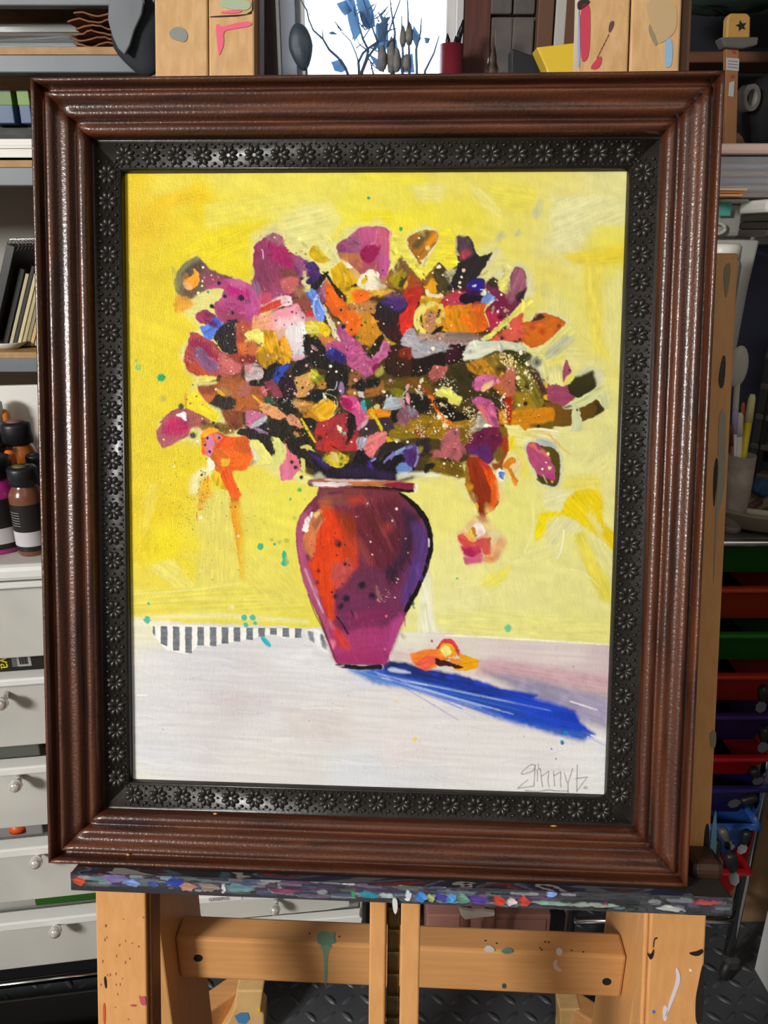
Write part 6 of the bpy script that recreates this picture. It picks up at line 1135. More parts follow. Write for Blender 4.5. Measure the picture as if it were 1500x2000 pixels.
frombm('bag_body', bm, mat('slate_cloth', '2c3036', .8, c2='24282e', ns=30, bump=.3), hb_, True)
# packets on the second shelf, white tray
for i, (u0, u1, va, c, lb) in enumerate(((-30, 28, 203, '5d7a38', 'green and blue printed carton, left one above the white tray'), (31, 62, 203, '6f9238', 'bright green and blue printed carton, right one above the white tray'))):
    a, b2 = at(u0, va, 1.56), at(u1, 262, 1.56); o = thing('printed_carton', lb, 'carton', ((a.x+b2.x)/2, 1.62, at(0, 268, 1.56).z)); hh = a.z-o.location.z
    box('carton_body', (0, 0, hh/2), (b2.x-a.x, .1, hh), mat('carton_blue%d' % i, '53698a', .5, c2='46597a', ns=8), o, .002); box('label_band', (0, -.0005, hh*.76), (b2.x-a.x+.001, .1005, hh*.42), mat('carton_%d' % i, c, .5), o, .001)
wt = thing('white_tray', 'white plastic tray on the rack under the printed cartons', 'tray', (at(0, 300, 1.55).x, 1.65, SH[2]+.0005)); hh = at(0, 272, 1.55).z-SH[2]; w = .24
bm = bmesh.new(); bbox(bm, (0, 0, .004), (w, .2, .008)); bbox(bm, (0, -.097, hh/2), (w, .006, hh)); bbox(bm, (0, .097, hh/2), (w, .006, hh)); bbox(bm, (w/2-.003, 0, hh/2), (.006, .2, hh)); bbox(bm, (-w/2+.003, 0, hh/2), (.006, .2, hh))
frombm('tray_body', bm, mat('white_plastic', 'cfccc4', .4), wt); box('rim', (0, -.101, hh*.66), (w+.006, .004, .006), mat('white_plastic', 'cfccc4', .4), wt, .001)
lump = mat('grey_cloth', '5a5c58', .9, c2='4a4c48', ns=20, bump=.6)
o = box('folded_cloth', (0, 0, .014), (.2, .14, .026), lump, None, .011); o.location = (at(0, 260, 1.6).x, 1.66, SH[2]+hh); tag(o, 'folded dark grey cloth lying in the white tray', 'cloth')
for cc in bpy.data.objects:
    if cc.name.startswith('printed_carton') and cc.parent is None: cc.location.z = SH[2]+hh+.028
# leaning boards
lean_specs = [(4, .16, '2a2a28', 27, 'black covered sketchbook'), (16, .15, 'b9ad8c', 24, 'cream canvas board'), (24, .165, '3a3630', 24, 'dark brown backed board'), (32, .15, 'c9bd99', 22, 'pale cream canvas board'), (41, .14, 'b5a67e', 20, 'tan canvas board'), (49, .13, '8d8468', 19, 'olive grey board'), (57, .1, 'c8a870', 17, 'ochre wooden board'), (66, .12, 'b0a890', 16, 'thin grey cream board'), (75, .13, '6c6458', 14, 'dark grey board')]
ordn = ('first', 'second', 'third', 'fourth', 'fifth', 'sixth', 'seventh', 'eighth', 'ninth')
for i, (u, hh, c, an, lb) in enumerate(lean_specs):
    p = at(u, 665, 1.56); o = box('canvas_board', (0, 0, hh/2), (.0065 if i else .010, .13, hh), mat('board_%s' % c, c, .7, c2=c, ns=5), None, .0008)
    o.location = (p.x, 1.63, SH[3]+.0024); o.rotation_euler = (0, math.radians(22), 0)
    tag(o, '%s, %s in the leaning row counted from the spiral sketchbook' % (lb, ordn[i]), 'board', 'boards leaning on the rack')
sk = thing('spiral_sketchbook', 'big black spiral sketchbook leaning at the head of the row of boards', 'book', (at(-14, 660, 1.57).x, 1.62, SH[3]+.0045))
M = Matrix.Rotation(math.radians(22), 4, 'Y'); hh = .205
box('cover', (0, 0, hh/2), (.016, .15, hh), mat('sketch_black', '20211f', .45), sk, .001, M)
for k in range(9): tube('wire_loop', [M @ Vector((.011*math.cos(a)-.0, -.066+.016*k, hh+.011*math.sin(a))) for a in np.linspace(0, 6.28, 13)], .0012, chrome, sk, 5)
wc = lathe('white_saucer', [(0, 0), (.018, .0), (.034, .012), (.033, .014), (.017, .004), (0, .004)], mat('white_glaze', 'cbc7bd', .3)); wc.location = (at(4, 675, 1.5).x-.01, 1.55, SH[3]); tag(wc, 'small white saucer at the shelf edge in front of the boards', 'saucer')

# ---------------------------------------------------------------- bottles and the white drawer cart at left
CY, yaw = 1.1, math.radians(8)
cp = onY(45, 1500, CY); CD = Vector((math.cos(yaw), math.sin(yaw), 0)); CN = Vector((math.sin(yaw), -math.cos(yaw), 0))   # along the front, out of the front
cx_r = .16; cx_l = -.30
cart = thing('drawer_cart', 'white rolling drawer cart full of art supplies, paint bottles standing on top', 'cart', (cp.x, cp.y, 0)); cart.rotation_euler = (0, 0, yaw)
CI = cart.matrix_world.copy(); CI = Matrix.Translation((cp.x, cp.y, 0)) @ Matrix.Rotation(yaw, 4, 'Z'); CIi = CI.inverted()
def cpl(u, v, off=0.):        # pixel -> (x along the cart front, z)
    d = Vector(ray(u, v)); n = CN; p0 = cp+CN*off; k = (p0-Vector(CAM)).dot(n)/d.dot(n); p = CIi @ (Vector(CAM)+d*k); return p.x, p.z
wpl = mat('milky_plastic', 'c4c3bc', .35, c2='b4b3ac', ns=5, trans=.0); lipm = mat('drawer_lip', 'd8d8d4', .3)
knobm = mat('clear_knob', 'e8e6e0', .08, .6)
dz = []
for ya, yl, yb in ((1129, 1143, 1287), (1318, 1332, 1460), (1490, 1505, 1619), (1648, 1664, 1764), (1791, 1806, 1895)):
    z0, z1, z2 = cpl(10, ya)[1], cpl(10, yl)[1], cpl(10, yb)[1]
    dr = box('drawer', ((cx_l+cx_r)/2, .006, (z1+z2)/2), (cx_r-cx_l-.012, .012, z1-z2), wpl, cart, .003); dz.append((z0, z2, dr))
    box('drawer_lip', ((cx_l+cx_r)/2, -.002, (z0+z1)/2), (cx_r-cx_l, .03, z0-z1), lipm, dr, .003)
    box('drawer_tub', ((cx_l+cx_r)/2, .15, (z0+z2)/2-.004), (cx_r-cx_l-.03, .27, (z1-z2)*.55), wpl, dr, .008)
for (u, v), i in zip(((2, 1375), (30, 1535), (70, 1685), (108, 1820)), (1, 2, 3, 4)):
    x, z = cpl(u, v, .03); bm = bmesh.new(); bmesh.ops.create_uvsphere(bm, u_segments=14, v_segments=10, radius=.0115, matrix=Matrix.Translation((x, -.03, z))); k = frombm('knob', bm, knobm, dz[i][2], True)
    tube('knob_neck', [(x, 0, z), (x, -.022, z)], .006, knobm, dz[i][2], 10)
# drawer contents seen through the gaps, standing proud of the tubs
def content(name, lb, cat, i, xa, xb, c, top, y=.06, dep=.05, c2=None, bev=.003):
    z0 = dz[i][0]; o = box(name, (0, 0, 0), (xb-xa, dep, top), mat(name+c, c, .6, c2=c2 or c, ns=12), None, bev); o.location = CI @ Vector(((xa+xb)/2, y, z0-.018+top/2)); o.rotation_euler = (0, 0, yaw); return tag(o, lb, cat)
pk_ = content('black_package', 'black printed package with yellow letters and a barcode standing in the cart drawer', 'package', 1, -.12, .09, '24221f', .042)
Mx = Matrix.Rotation(math.pi/2, 4, 'X')
x, z = cpl(9, 1303, -.03); pm_ = pk_.matrix_world; zc = .002
text('yellow_lettering', 'iwa', .026, mat('print_yellow', 'd8c81e', .5), pk_, Matrix.Translation((x+.015, -.0256, .006)) @ Mx @ Matrix.Rotation(math.pi/2*0-1.571, 4, 'Z'))
box('barcode_label', (x+.046, -.0254, .004), (.022, .0006, .026), mat('label_paper', 'a8a4a0', .6), pk_, 0)
for k in range(9): box('barcode_bar', (x+.039+.0016*k, -.0259, .003), (.0008 if k % 3 else .0012, .0004, .016), black, pk_, 0)
for k in range(5): box('print_line', (x+.027+.0018*k, -.0254, .005), (.0006, .0005, .028), mat('label_paper', 'a8a4a0', .6), pk_, 0)
content('paint_tube', 'grey green paint tube lying in the third cart drawer', 'tube', 2, -.1, .02, '5c6058', .03); content('wooden_strip', 'orange wood strip in the third cart drawer', 'strip', 2, .03, .14, 'a8744c', .022)
content('sponge', 'pale green sponge in the fourth cart drawer', 'sponge', 3, .045, .11, '7c8468', .03); content('grey_tube', 'grey lilac paint tube in the fourth cart drawer', 'tube', 3, -.09, .0, '8a8488', .03)
o = lathe('orange_cap', [(0, .018), (.014, .016), (.018, .008), (.018, 0), (0, 0)][::-1], mat('orange_plastic', 'd0501e', .4)); p = CI @ Vector((cpl(40, 1640, -.04)[0], .045, dz[3][0]-.006)); o.location = p; tag(o, 'round orange bottle cap in the fourth cart drawer', 'cap')
content('green_folder', 'dark green folder in the bottom cart drawer', 'folder', 4, -.04, .14, '2a5a1c', .03)
zt_ = cpl(10, 1052)[1]; ztb = cpl(10, 1112)[1]
topz = cpl(20, 1090, 0)[1]
ct = box('cart_top', ((cx_l+cx_r)/2, .14, topz-.01), (cx_r-cx_l+.02, .34, .016), mat('stained_white', 'bdb8b0', .4, c2='8d8580', ns=14, fac=(.5, .75)), cart, .005)
box('cart_top_lip', ((cx_l+cx_r)/2, -.028, topz-.012), (cx_r-cx_l+.02, .02, .026), lipm, ct, .008)
for xx in (cx_l-.012, cx_r+.012):
    for yy in (.01, .28): tube('cart_leg', [(xx, yy, .05), (xx, yy, topz-.005)], .008, chrome, cart)
    for yy in (.01, .28): lathe('caster', [(0, 0), (.012, .004), (.02, .02), (.02, .03), (.012, .046), (0, .05)], black, cart, 14, (xx, yy, 0))
zr = cpl(90, 1922)[1]
tube('bottom_rail', [(cx_l-.012, .01, zr), (cx_r+.012, .01, zr)], .007, chrome, cart); box('bottom_deck', ((cx_l+cx_r)/2, .15, zr-.004), (cx_r-cx_l, .28, .006), black, cart, 0)
TZ = topz-.002
def bottle(name, lb, px, base, wpx, topv, cols, kind, yo):
    # px: centre column, base: pixel row of its foot, yo: how far behind the cart's front edge it stands
    x, _ = cpl(px, base, -yo); p = CI @ Vector((x, yo, TZ)); d = ray(px, base)
    dep = (p-Vector(CAM)).dot(Vector(CWm[:, 2])); r = wpx/2*dep/F
    zt = None
    dtop = Vector(ray(px, topv)); k = (p.y)/dtop.y; h = ZC+dtop.z*k-TZ
    o = thing(name, lb, 'bottle', p, 'paint bottles on the cart'); body = mat('paint_'+cols[0], cols[0], .2, c2=cols[0], ns=4, coat=.4)
    if kind == 'flip':
        lathe('bottle_body', [(0, 0), (r*.92, 0), (r, .004), (r, h*.66), (r*.96, h*.70), (r*.78, h*.76), (r*.66, h*.79), (r*.66, h*.82), (0, h*.82)], body, o)
        c_ = lathe('cap', [(r*.70, h*.79), (r*.84, h*.80), (r*.86, h*.965), (r*.8, h*.99), (r*.6, h), (0, h*.995)], black, o); lathe('cap_disc', [(0, h*.996), (r*.5, h*.999), (r*.52, h*1.003), (0, h*1.006)], mat('cap_'+cols[1], cols[1], .5), c_)
        seg = 20; a0, a1 = math.radians(200), math.radians(345)
        def patch(nm, z0, z1, m, rr):
            vs = []; 
            for i in range(seg+1):
                a = a0+(a1-a0)*i/seg; vs += [(rr*math.cos(a), rr*math.sin(a), z0), (rr*math.cos(a), rr*math.sin(a), z1)]
            return mk(nm, vs, [(2*i, 2*i+2, 2*i+3, 2*i+1) for i in range(seg)], m, o, True)
        patch('label', h*.06, h*.60, mat('label_black', '1c1a1a', .4), r*1.008); patch('label_panel', h*.12, h*.29, mat('label_white', 'b8b4b8', .5), r*1.013)
        a0 = math.radians(215); a1 = math.radians(262)
        for k in range(6):
            q = patch('label_print', h*(.36+.03*k), h*(.366+.03*k), mat('print_white', '8c8c8c', .5), r*1.013)
    else:
        lathe('bottle_body', [(0, 0), (r, 0), (r, h*.6), (r*.9, h*.66), (r*.5, h*.7), (0, h*.7)], body, o); lathe('cap', [(r*.55, h*.7), (r*.95, h*.7), (r*.93, h*.96), (r*.5, h), (0, h)], mat('cap_'+cols[1], cols[1], .4), o)
        if kind == 'label':
            lathe('label_band', [(r*1.005, h*.18), (r*1.01, h*.2), (r*1.01, h*.5), (r*1.005, h*.52)], mat('label_cream', 'd8c8c0', .5), o); lathe('pink_band', [(r*1.015, h*.5), (r*1.015, h*.56)], mat('band_pink', 'c85a78', .5), o)
            text('label_letter', 'O', r*1.1, black, o, Matrix.Translation((r*.45, -r*.93, h*.36)) @ Matrix.Rotation(math.radians(25), 4, 'Z') @ Mx)
    return o
bottle('paint_bottle', 'magenta paint bottle with black flip cap and black label', 3, 1050, 92, 892, ('a8287e', '2a2a2a'), 'flip', .055)
bottle('paint_bottle', 'brown paint bottle with black flip cap smeared yellow, beside the magenta bottle', 68, 1072, 62, 910, ('6d4432', '5a5a30'), 'flip', .03)
bottle('paint_bottle', 'orange brown paint bottle with a dusty pink topped black cap', 52, 960, 64, 823, ('a85a20', '7a5048'), 'flip', .165)
bottle('paint_bottle', 'black capped dark paint bottle behind the magenta bottle', 0, 1000, 62, 868, ('5c2030', '242424'), 'flip', .128)
bottle('paint_bottle', 'black capped bottle between the orange brown and magenta bottles', 5, 960, 62, 844, ('40202c', '242424'), 'flip', .185)
bottle('paint_bottle', 'small bright orange bottle squeezed behind the brown bottle', 35, 985, 24, 880, ('e06a1c', 'e8702a'), 'plain', .105)
bottle('paint_bottle', 'pale pink labelled bottle with white cap at the back of the cart', 2, 905, 42, 778, ('d0b0a8', 'd0c8c0'), 'label', .24)
bottle('paint_bottle', 'slim orange bottle with nozzle behind the caps at the back of the cart', 23, 905, 26, 800, ('e07c24', 'd8863c'), 'plain', .245)
bottle('paint_bottle', 'dark bottle with black cap half hidden by the painting frame', 84, 990, 40, 886, ('3a2a26', '1c1c1c'), 'flip', .11)
wbx = thing('white_board', 'white board standing behind the paint bottles', 'board', CI @ Vector((-.02, .275, TZ))); wbx.rotation_euler = (math.radians(-4), 0, yaw)
hh = onY(30, 757, 1.36).z-TZ; box('board_panel', (0, 0, hh/2), (.36, .012, hh), mat('board_white', 'd8d6d0', .5), wbx, .003)

ckr = thing('added_dark_crate', 'low black crate added to blacken the floor in front of the drawer cart', 'crate', CI @ Vector((-.06, -.085, 0))); ckr.rotation_euler = (0, 0, yaw)  # crate added to fill the black area below the cart's rail
bm = bmesh.new(); ckz = .094
for c_, s_ in (((0, 0, .004), (.44, .08, .008)), ((0, -.038, ckz/2), (.44, .004, ckz)), ((0, .038, ckz/2), (.44, .004, ckz)), ((.218, 0, ckz/2), (.004, .08, ckz)), ((-.218, 0, ckz/2), (.004, .08, ckz))): bbox(bm, c_, s_, .001)
frombm('crate_body', bm, mat('crate_black', '0e0d0c', .6), ckr); box('crate_rim', (0, -.042, ckz-.004), (.444, .006, .008), mat('crate_black', '0e0d0c', .6), ckr, .002)
# ---------------------------------------------------------------- middle cart behind the easel (labelled bins)
mc = thing('bin_cart', 'chrome cart of white pull out bins behind the easel crossbar', 'cart', (onY(540, 1780, 1.16).x, 1.16, 0))
def mrel(u, v, Y): return rel(mc, onY(u, v, Y))
def quadbox(name, pts, th, m, parent, Y, o=mc, bev=.002):
    q = [rel(o, onY(u, v, Y)) for u, v in pts]; return prism(name, [(p.x, p.z) for p in q], -(Y-o.location.y)-th, -(Y-o.location.y), m, parent, Matrix(((1, 0, 0, 0), (0, 0, -1, 0), (0, 1, 0, 0), (0, 0, 0, 1))), bev)
b1 = quadbox('bin', pl('381,1757 683,1749 683,1771 640,1778 396,1801'), .16, wpl, mc, 1.15); b1['label'] = 'white pull out bin with a paper label reading GREENS'
quadbox('bin_lip', pl('366,1751 380,1750 700,1740 700,1750 380,1762 378,1772 366,1772'), .02, lipm, b1, 1.138)
quadbox('name_strip', pl('379,1755 473,1746 474,1758 380,1767'), .003, mat('strip_white', 'dcdad6', .5), b1, 1.1365)
p = mrel(427, 1756.5, 1.1335); text('strip_lettering', 'GREENS', .011, mat('pencil_grey', '77777a', .6), b1, Matrix.Translation(p) @ Matrix.Rotation(math.radians(5.5), 4, 'Y').inverted() @ Mx)
p = mrel(537, 1777, 1.12); bm = bmesh.new(); bmesh.ops.create_uvsphere(bm, u_segments=14, v_segments=10, radius=.0105, matrix=Matrix.Translation(p)); frombm('knob', bm, knobm, b1, True); tube('knob_neck', [p, p+Vector((0, .035, 0))], .005, knobm, b1, 10)
b2_ = quadbox('bin', pl('420,1822 700,1798 700,1850 440,1870'), .16, wpl, mc, 1.15); quadbox('bin_lip', pl('400,1816 702,1789 708,1795 706,1804 400,1832'), .02, lipm, b2_, 1.138)
cbm = mat('corrugated_card', '8a6a44', .8, c2='6f5434', ns=2, stretch=(260, 1, 1), fac=(.4, .6))
cbx = thing('cardboard_strip', 'corrugated cardboard strip lying in the bin below the GREENS bin', 'cardboard', onY(600, 1800, 1.2)); o = box('card_sheet', (0, 0, .012), (.2, .08, .03), cbm, cbx, .001); cbx.rotation_euler = (0, -.05, 0)
for uu in (708, 356):
    p = mrel(uu, 1790, 1.14); tube('cart_leg', [(p.x, 0.0, .0), (p.x, 0.0, .5)], .0075, chrome, mc); tube('cart_leg', [(p.x, .3, .0), (p.x, .3, .5)], .0075, chrome, mc)
box('cart_deck', (0, .15, .5), (.35, .34, .012), wpl, mc, .004)

# pink box and clay tubes to the right of the mast
pkm = mat('pink_card', 'a8766a', .7, c2='94665c', ns=6)
pb = thing('pink_box', 'dusty pink cardboard box on the floor behind the crossbar', 'box', (onY(945, 1800, 1.28).x, 1.3, 0)); h = onY(945, 1772, 1.24).z
box('box_body', (0, 0, h/2), (.26, .16, h), pkm, pb, .003); box('box_flap', (.02, -.082, h*.5), (.2, .003, h*.8), pkm, pb, .001)
clay = mat('clay_brown', '8a5a4a', .6, c2='7a4e40', ns=8)
for i, u in enumerate((908, 957)):
    p = onY(u, 1800, 1.16); o = thing('clay_tube', ('terracotta brown tube nearer the mast slats, standing before the pink box', 'terracotta brown tube standing right of its twin before the pink box')[i], 'tube', (p.x, 1.16, 0)); lathe('tube_wall', [(0, 0), (.0115, 0), (.0115, .3), (.009, .3), (.009, .28), (0, .28)], clay, o, 16)
sd = thing('white_saddle', 'white plastic saddle strap hooked across the two terracotta tubes', 'strap', onY(932, 1785, 1.142)); q = [rel(sd, onY(u, v, 1.142)) for u, v in pl('895,1768 899,1784 908,1793 930,1790 965,1786 966,1780 945,1777 925,1778 905,1774')]
prism('strap_body', [(p.x, p.z) for p in q], -.004, .004, mat('strap_white', 'd8cfc8', .4), sd, Matrix(((1, 0, 0, 0), (0, 0, -1, 0), (0, 1, 0, 0), (0, 0, 0, 1))), .001)
# ---------------------------------------------------------------- right hand cart with coloured bins
RYc = 1.17
zc0 = onY(1460, 1040, RYc).z
rc = thing('bin_trolley', 'chrome trolley with stacked green, red, purple and blue bins right of the easel', 'cart', (onY(1270, 1800, RYc).x, RYc, 0))
XL, XR = onY(1112, 1810, RYc).x-rc.location.x, onY(1428, 1838, RYc).x-rc.location.x
for xx in (XL, XR):
    for yy in (0, .3):
        tube('leg', [(xx, yy, .06), (xx, yy, zc0-.005)], .0105, chrome, rc)
        cs = lathe('caster', [(0, -.008), (.024, -.008), (.028, -.004), (.028, .004), (.024, .008), (0, .008)], mat('caster_rubber', '242322', .5), rc, 18, (0, 0, 0)); cs.location = (xx+.004, yy-.006, .0285); cs.rotation_euler = (math.pi/2, 0, math.radians(35))
        box('caster_fork', (xx+.004, yy-.004, .048), (.03, .03, .03), mat('caster_grey', '3a3836', .5), rc, .007)
for zz in (onY(1410, 1798, RYc).z, zc0-.012):
    for yy in (0, .3): tube('rail', [(XL, yy, zz), (XR, yy, zz)], .007, chrome, rc)
    for xx in (XL, XR): tube('rail', [(xx, 0, zz), (xx, .3, zz)], .007, chrome, rc)
tp_ = box('top_deck', ((XL+XR)/2+.09, .14, zc0), (XR-XL+.24, .36, .012), mat('deck_grey', '77726c', .35, c2='5d5954', ns=20, bump=.1), rc, .003); tube('top_rail', [(XL-.03, -.045, zc0), (XR+.21, -.045, zc0)], .006, chrome, tp_)
# bins: rim, front that narrows downward, tub
BY = RYc-.03
def tbin(name, lb, va, vb, c):
    z1, z0 = onY(1450, va, BY).z-0, onY(1450, vb, BY).z; m = mat('bin_'+c, c, .32, c2=c, ns=6); x0, x1 = XL+.012, XR-.016
    o = empty('bin'); o.parent = rc; o['label'] = lb
    bm = bmesh.new(); h = z1-z0; ins = .028; y0, y1 = BY-RYc, BY-RYc+.3
    top = [(x0, y0, z1), (x1, y0, z1), (x1, y1, z1), (x0, y1, z1)]; bot = [(x0+ins, y0+.02, z0), (x1-ins, y0+.02, z0), (x1-ins, y1-.02, z0), (x0+ins, y1-.02, z0)]
    V = [bm.verts.new(p) for p in top+bot]
    for i in range(4): bm.faces.new((V[i], V[(i+1) % 4], V[4+(i+1) % 4], V[4+i]))
    bm.faces.new(V[4:]); bmesh.ops.solidify(bm, geom=bm.faces[:], thickness=.003)
    frombm('bin_tub', bm, m, o)
    bm = bmesh.new(); bbox(bm, ((x0+x1)/2, y0-.004, z1), (x1-x0+.016, .014, .008), .003); bbox(bm, (x1+.003, (y0+y1)/2, z1), (.012, y1-y0, .008), .003); bbox(bm, (x0-.003, (y0+y1)/2, z1), (.012, y1-y0, .008), .003); frombm('bin_rim', bm, m, o)
    return z1
bins = [('deep green plastic bin at the top of the trolley', 1056, 1127, '1f6a20'), ('orange red plastic bin below the top green bin', 1149, 1218, 'b03a16'), ('deep green plastic bin between two red ones', 1238, 1300, '1f6a20'), ('red plastic bin above the purple bin', 1318, 1380, 'b02a1c'), ('dark purple plastic bin', 1396, 1458, '3a2466'), ('crimson plastic bin below the purple bin', 1478, 1526, 'b0121c'), ('navy purple plastic bin', 1538, 1600, '262058'), ('blue plastic bin full of tools', 1612, 1684, '2f58a8'), ('bright red plastic bin at the foot of the trolley', 1700, 1790, 'c01a20')]
BZ = [tbin('bin', lb, a, b_, c) for lb, a, b_, c in bins]
# palette knives and clips poking out of the lower bins
def knife(u0, v0, u1, v1, Y, lb, blade=True, c='1f1e1f', r=.009):
    p0, p1 = onY(u0, v0, Y), onY(u1, v1, Y); o = thing('palette_knife', lb, 'palette knife', p0, 'palette knives in the trolley bins'); d = p1-p0
    tube('handle', [Vector(), d*.12, d*.45, d*.55], [r*.6, r, r*.8, r*.5], mat('handle_'+c, c, .35), o, 10)
    if blade:
        n = Vector((0, -1, 0)).cross(d).normalized(); q = [d*.54-n*.003, d*.54+n*.003, d*.7+n*.009, d*.9+n*.008, d, d*.9-n*.008, d*.7-n*.009]; f = Vector((0, -.0012, 0))
        k = len(q); mk('blade', q+[x+f for x in q], [tuple(range(k))[::-1], tuple(range(k, 2*k))]+[(i, (i+1) % k, k+(i+1) % k, k+i) for i in range(k)], chrome, o)
for a in ((1478, 1556, 1420, 1572, 1.09, 'palette knife with black handle and shiny leaf blade over the navy bin'), (1494, 1420, 1488, 1470, 1.09, 'black handled knife standing by the purple bin edge'), (1492, 1340, 1484, 1392, 1.09, 'black handled knife standing by the red bin edge'), (1470, 1500, 1482, 1532, 1.08, 'dark handled knife lying on the crimson bin edge'),
          (1410, 1618, 1428, 1660, 1.09, 'grey brown handled knife slanting in the blue bin', True, '5c564e'), (1460, 1622, 1446, 1668, 1.08, 'stubby black handled knife in the blue bin'), (1398, 1640, 1404, 1700, 1.08, 'black handled knife low in the blue bin beside the post', True), (1425, 1665, 1436, 1730, 1.075, 'ribbed black handled knife pointing down into the red bin', True, '2a2a2c', .012)): knife(*a)
# things on the trolley top
TZR = zc0+.0065
def on_top(u, Y): 
    return Vector((onY(u, 1000, Y).x, Y, TZR))
bw = thing('beige_bowl', 'wide shallow beige plastic bowl of chalk sticks on the trolley top', 'bowl', on_top(1478, 1.2)); 
lathe('bowl_wall', [(0, .002), (.05, 0), (.075, .012), (.098, .038), (.102, .042), (.097, .044), (.070, .018), (.046, .006), (0, .006)], mat('beige_plastic', '8f8372', .45), bw, 40)
for i, (dx, dy, a, c, lb) in enumerate(((-.03, -.045, -.45, 'c8c0b0', 'white chalk stick lying across the bowl'), (.0, .02, .75, '6b4a40', 'red brown chalk stick in the bowl'), (.018, -.002, .7, '5a4238', 'dark brown chalk stick in the bowl'), (.04, .012, .72, '7a5a48', 'tan brown chalk stick in the bowl'))):
    o = tube('chalk_stick', [(-.032, 0, 0), (.032, 0, 0)], .006, mat('chalk_'+c, c, .9), None, 10); o.location = bw.location+Vector((dx, dy, .034 if i == 0 else .022)); o.rotation_euler = (0, 0, a); tag(o, lb, 'chalk', 'chalk in the bowl')
cpx = thing('white_cup', 'stained white cup holding markers and brushes on the trolley', 'cup', on_top(1432, 1.16)+Vector((0, 0, .0))); hc = onY(1432, 888, 1.16).z-TZR
r_ = 22/1500*1.28*1.1
lathe('cup_wall', [(0, 0), (r_*.7, 0), (r_*.85, hc*.1), (r_, hc*.5), (r_, hc), (r_*.93, hc), (r_*.9, hc*.1), (0, hc*.08)], mat('stained_cup', 'a89e94', .4, c2='8d8379', ns=30), cpx, 24)
for i, (u, v, du, c, w, lb, tip) in enumerate(((1470, 770, -20, 'd8c418', .0055, 'yellow marker pen standing in the white cup', 'd8d4a0'), (1452, 786, -14, 'b8642c', .003, 'thin orange brush handle in the white cup', 'b8642c'), (1436, 800, -6, 'd8d6e0', .0045, 'white and violet pen in the white cup', 'b0a8d0'), (1446, 806, -10, 'e0dcd0', .005, 'cream capped pen in the white cup', 'd8d4c8'), (1456, 840, -14, 'c8c4bc', .0025, 'thin clear rod in the white cup', 'c8c4bc'), (1428, 830, 2, '8a4a38', .003, 'red brown brush in the white cup', '6c3a2c'))):
    o = thing('marker_pen', lb, 'pen', cpx.location+Vector((0, 0, hc*.1)), 'pens in the white cup'); p1 = rel(o, onY(u, v, 1.155)); p0 = Vector((-p1.x*.25, .004*(i % 3-1), 0)); d = p1-p0
    tube('barrel', [p0, p0+d*.82], [w*.8, w], mat('pen_'+c, c, .3), o, 10); tube('cap', [p0+d*.8, p0+d*.97, p1], [w*1.12, w*.95, w*.6], mat('pentip_'+tip, tip, .3), o, 10)
sp = box('blue_sponge', (0, 0, .014), (.036, .02, .028), mat('blue_foam', '2c587c', .8, c2='24496a', ns=60, bump=.4), None, .007); sp.location = on_top(1463, 1.255)+Vector((.008, 0, .03)); sp.rotation_euler = (0, .5, .3); tag(sp, 'blue foam sponge leaning in the bowl behind the cup', 'sponge')
# white spoon behind the post
spn = thing('white_spoon', 'white ceramic spoon standing upright behind the easel post', 'spoon', on_top(1424, 1.25)); p = rel(spn, onY(1443, 700, 1.25)); tube('handle', [(0, 0, 0), p*.85], [.004, .005], mat('white_glaze', 'cbc7bd', .3), spn, 8)
bm = bmesh.new(); bmesh.ops.create_uvsphere(bm, u_segments=16, v_segments=10, radius=1.); 
for v in bm.verts: v.co = Vector((v.co.x*.016, v.co.y*.008, v.co.z*.034))+p*.95
frombm('spoon_bowl', bm, mat('white_glaze', 'cbc7bd', .3), spn, True)
# ---------------------------------------------------------------- right shelves
SY = 1.42
srk = thing('side_shelf', 'dark wooden shelf unit in the corner right of the easel', 'shelf', (onY(1480, 900, SY).x, SY, 0))
dark = mat('dark_shelf', '1c1a1a', .7, c2='151414', ns=8); bx0, bx1 = onY(1395, 900, SY).x-srk.location.x, .7
zsh = onY(1470, 463, 1.36).z
box('shelf_board', ((bx0+bx1)/2, .16, zsh-.006), (bx1-bx0, .38, .012), mat('shelf_white', 'b8b4ac', .4), srk, .002)
zr_ = [onY(1450, v, 1.78).z for v in (122, 100)]
box('shelf_board', ((bx0+bx1)/2, .42, (zr_[0]+zr_[1])/2), (bx1-bx0+.2, .12, zr_[1]-zr_[0]), mat('rail_wood', '6b4630', .55, c2='55371f', ns=8, stretch=(.6, 8, 8)), srk, .002)
bl_ = onY(1328, 60, 1.98).x-srk.location.x
box('back_panel', ((bl_+bx1+.5)/2, .56, 1.1), (bx1+.5-bl_, .02, 2.2), mat('back_dark', '14161c', .8, c2='1a1c24', ns=3), srk, 0)
for xx in (bx1-.02,): box('side_panel', (xx, .28, 1.0), (.02, .56, 2.0), dark, srk, .001)
box('shelf_foot', (bx0+.03, .34, zsh-.05), (.03, .02, .1), dark, srk, .002)
def sbox(name, lb, cat, u0, u1, v0, v1, Y, dep, m, bev=.004, z=None):
    a, b_ = onY(u0, v1, Y), onY(u1, v0, Y); o = thing(name, lb, cat, ((a.x+b_.x)/2, Y+dep/2, a.z if z is None else z)); h = b_.z-o.location.z
    return o, b_.x-a.x, h
milk = mat('milky_bin', 'b4b2ac', .3, c2='a3a19c', ns=6)
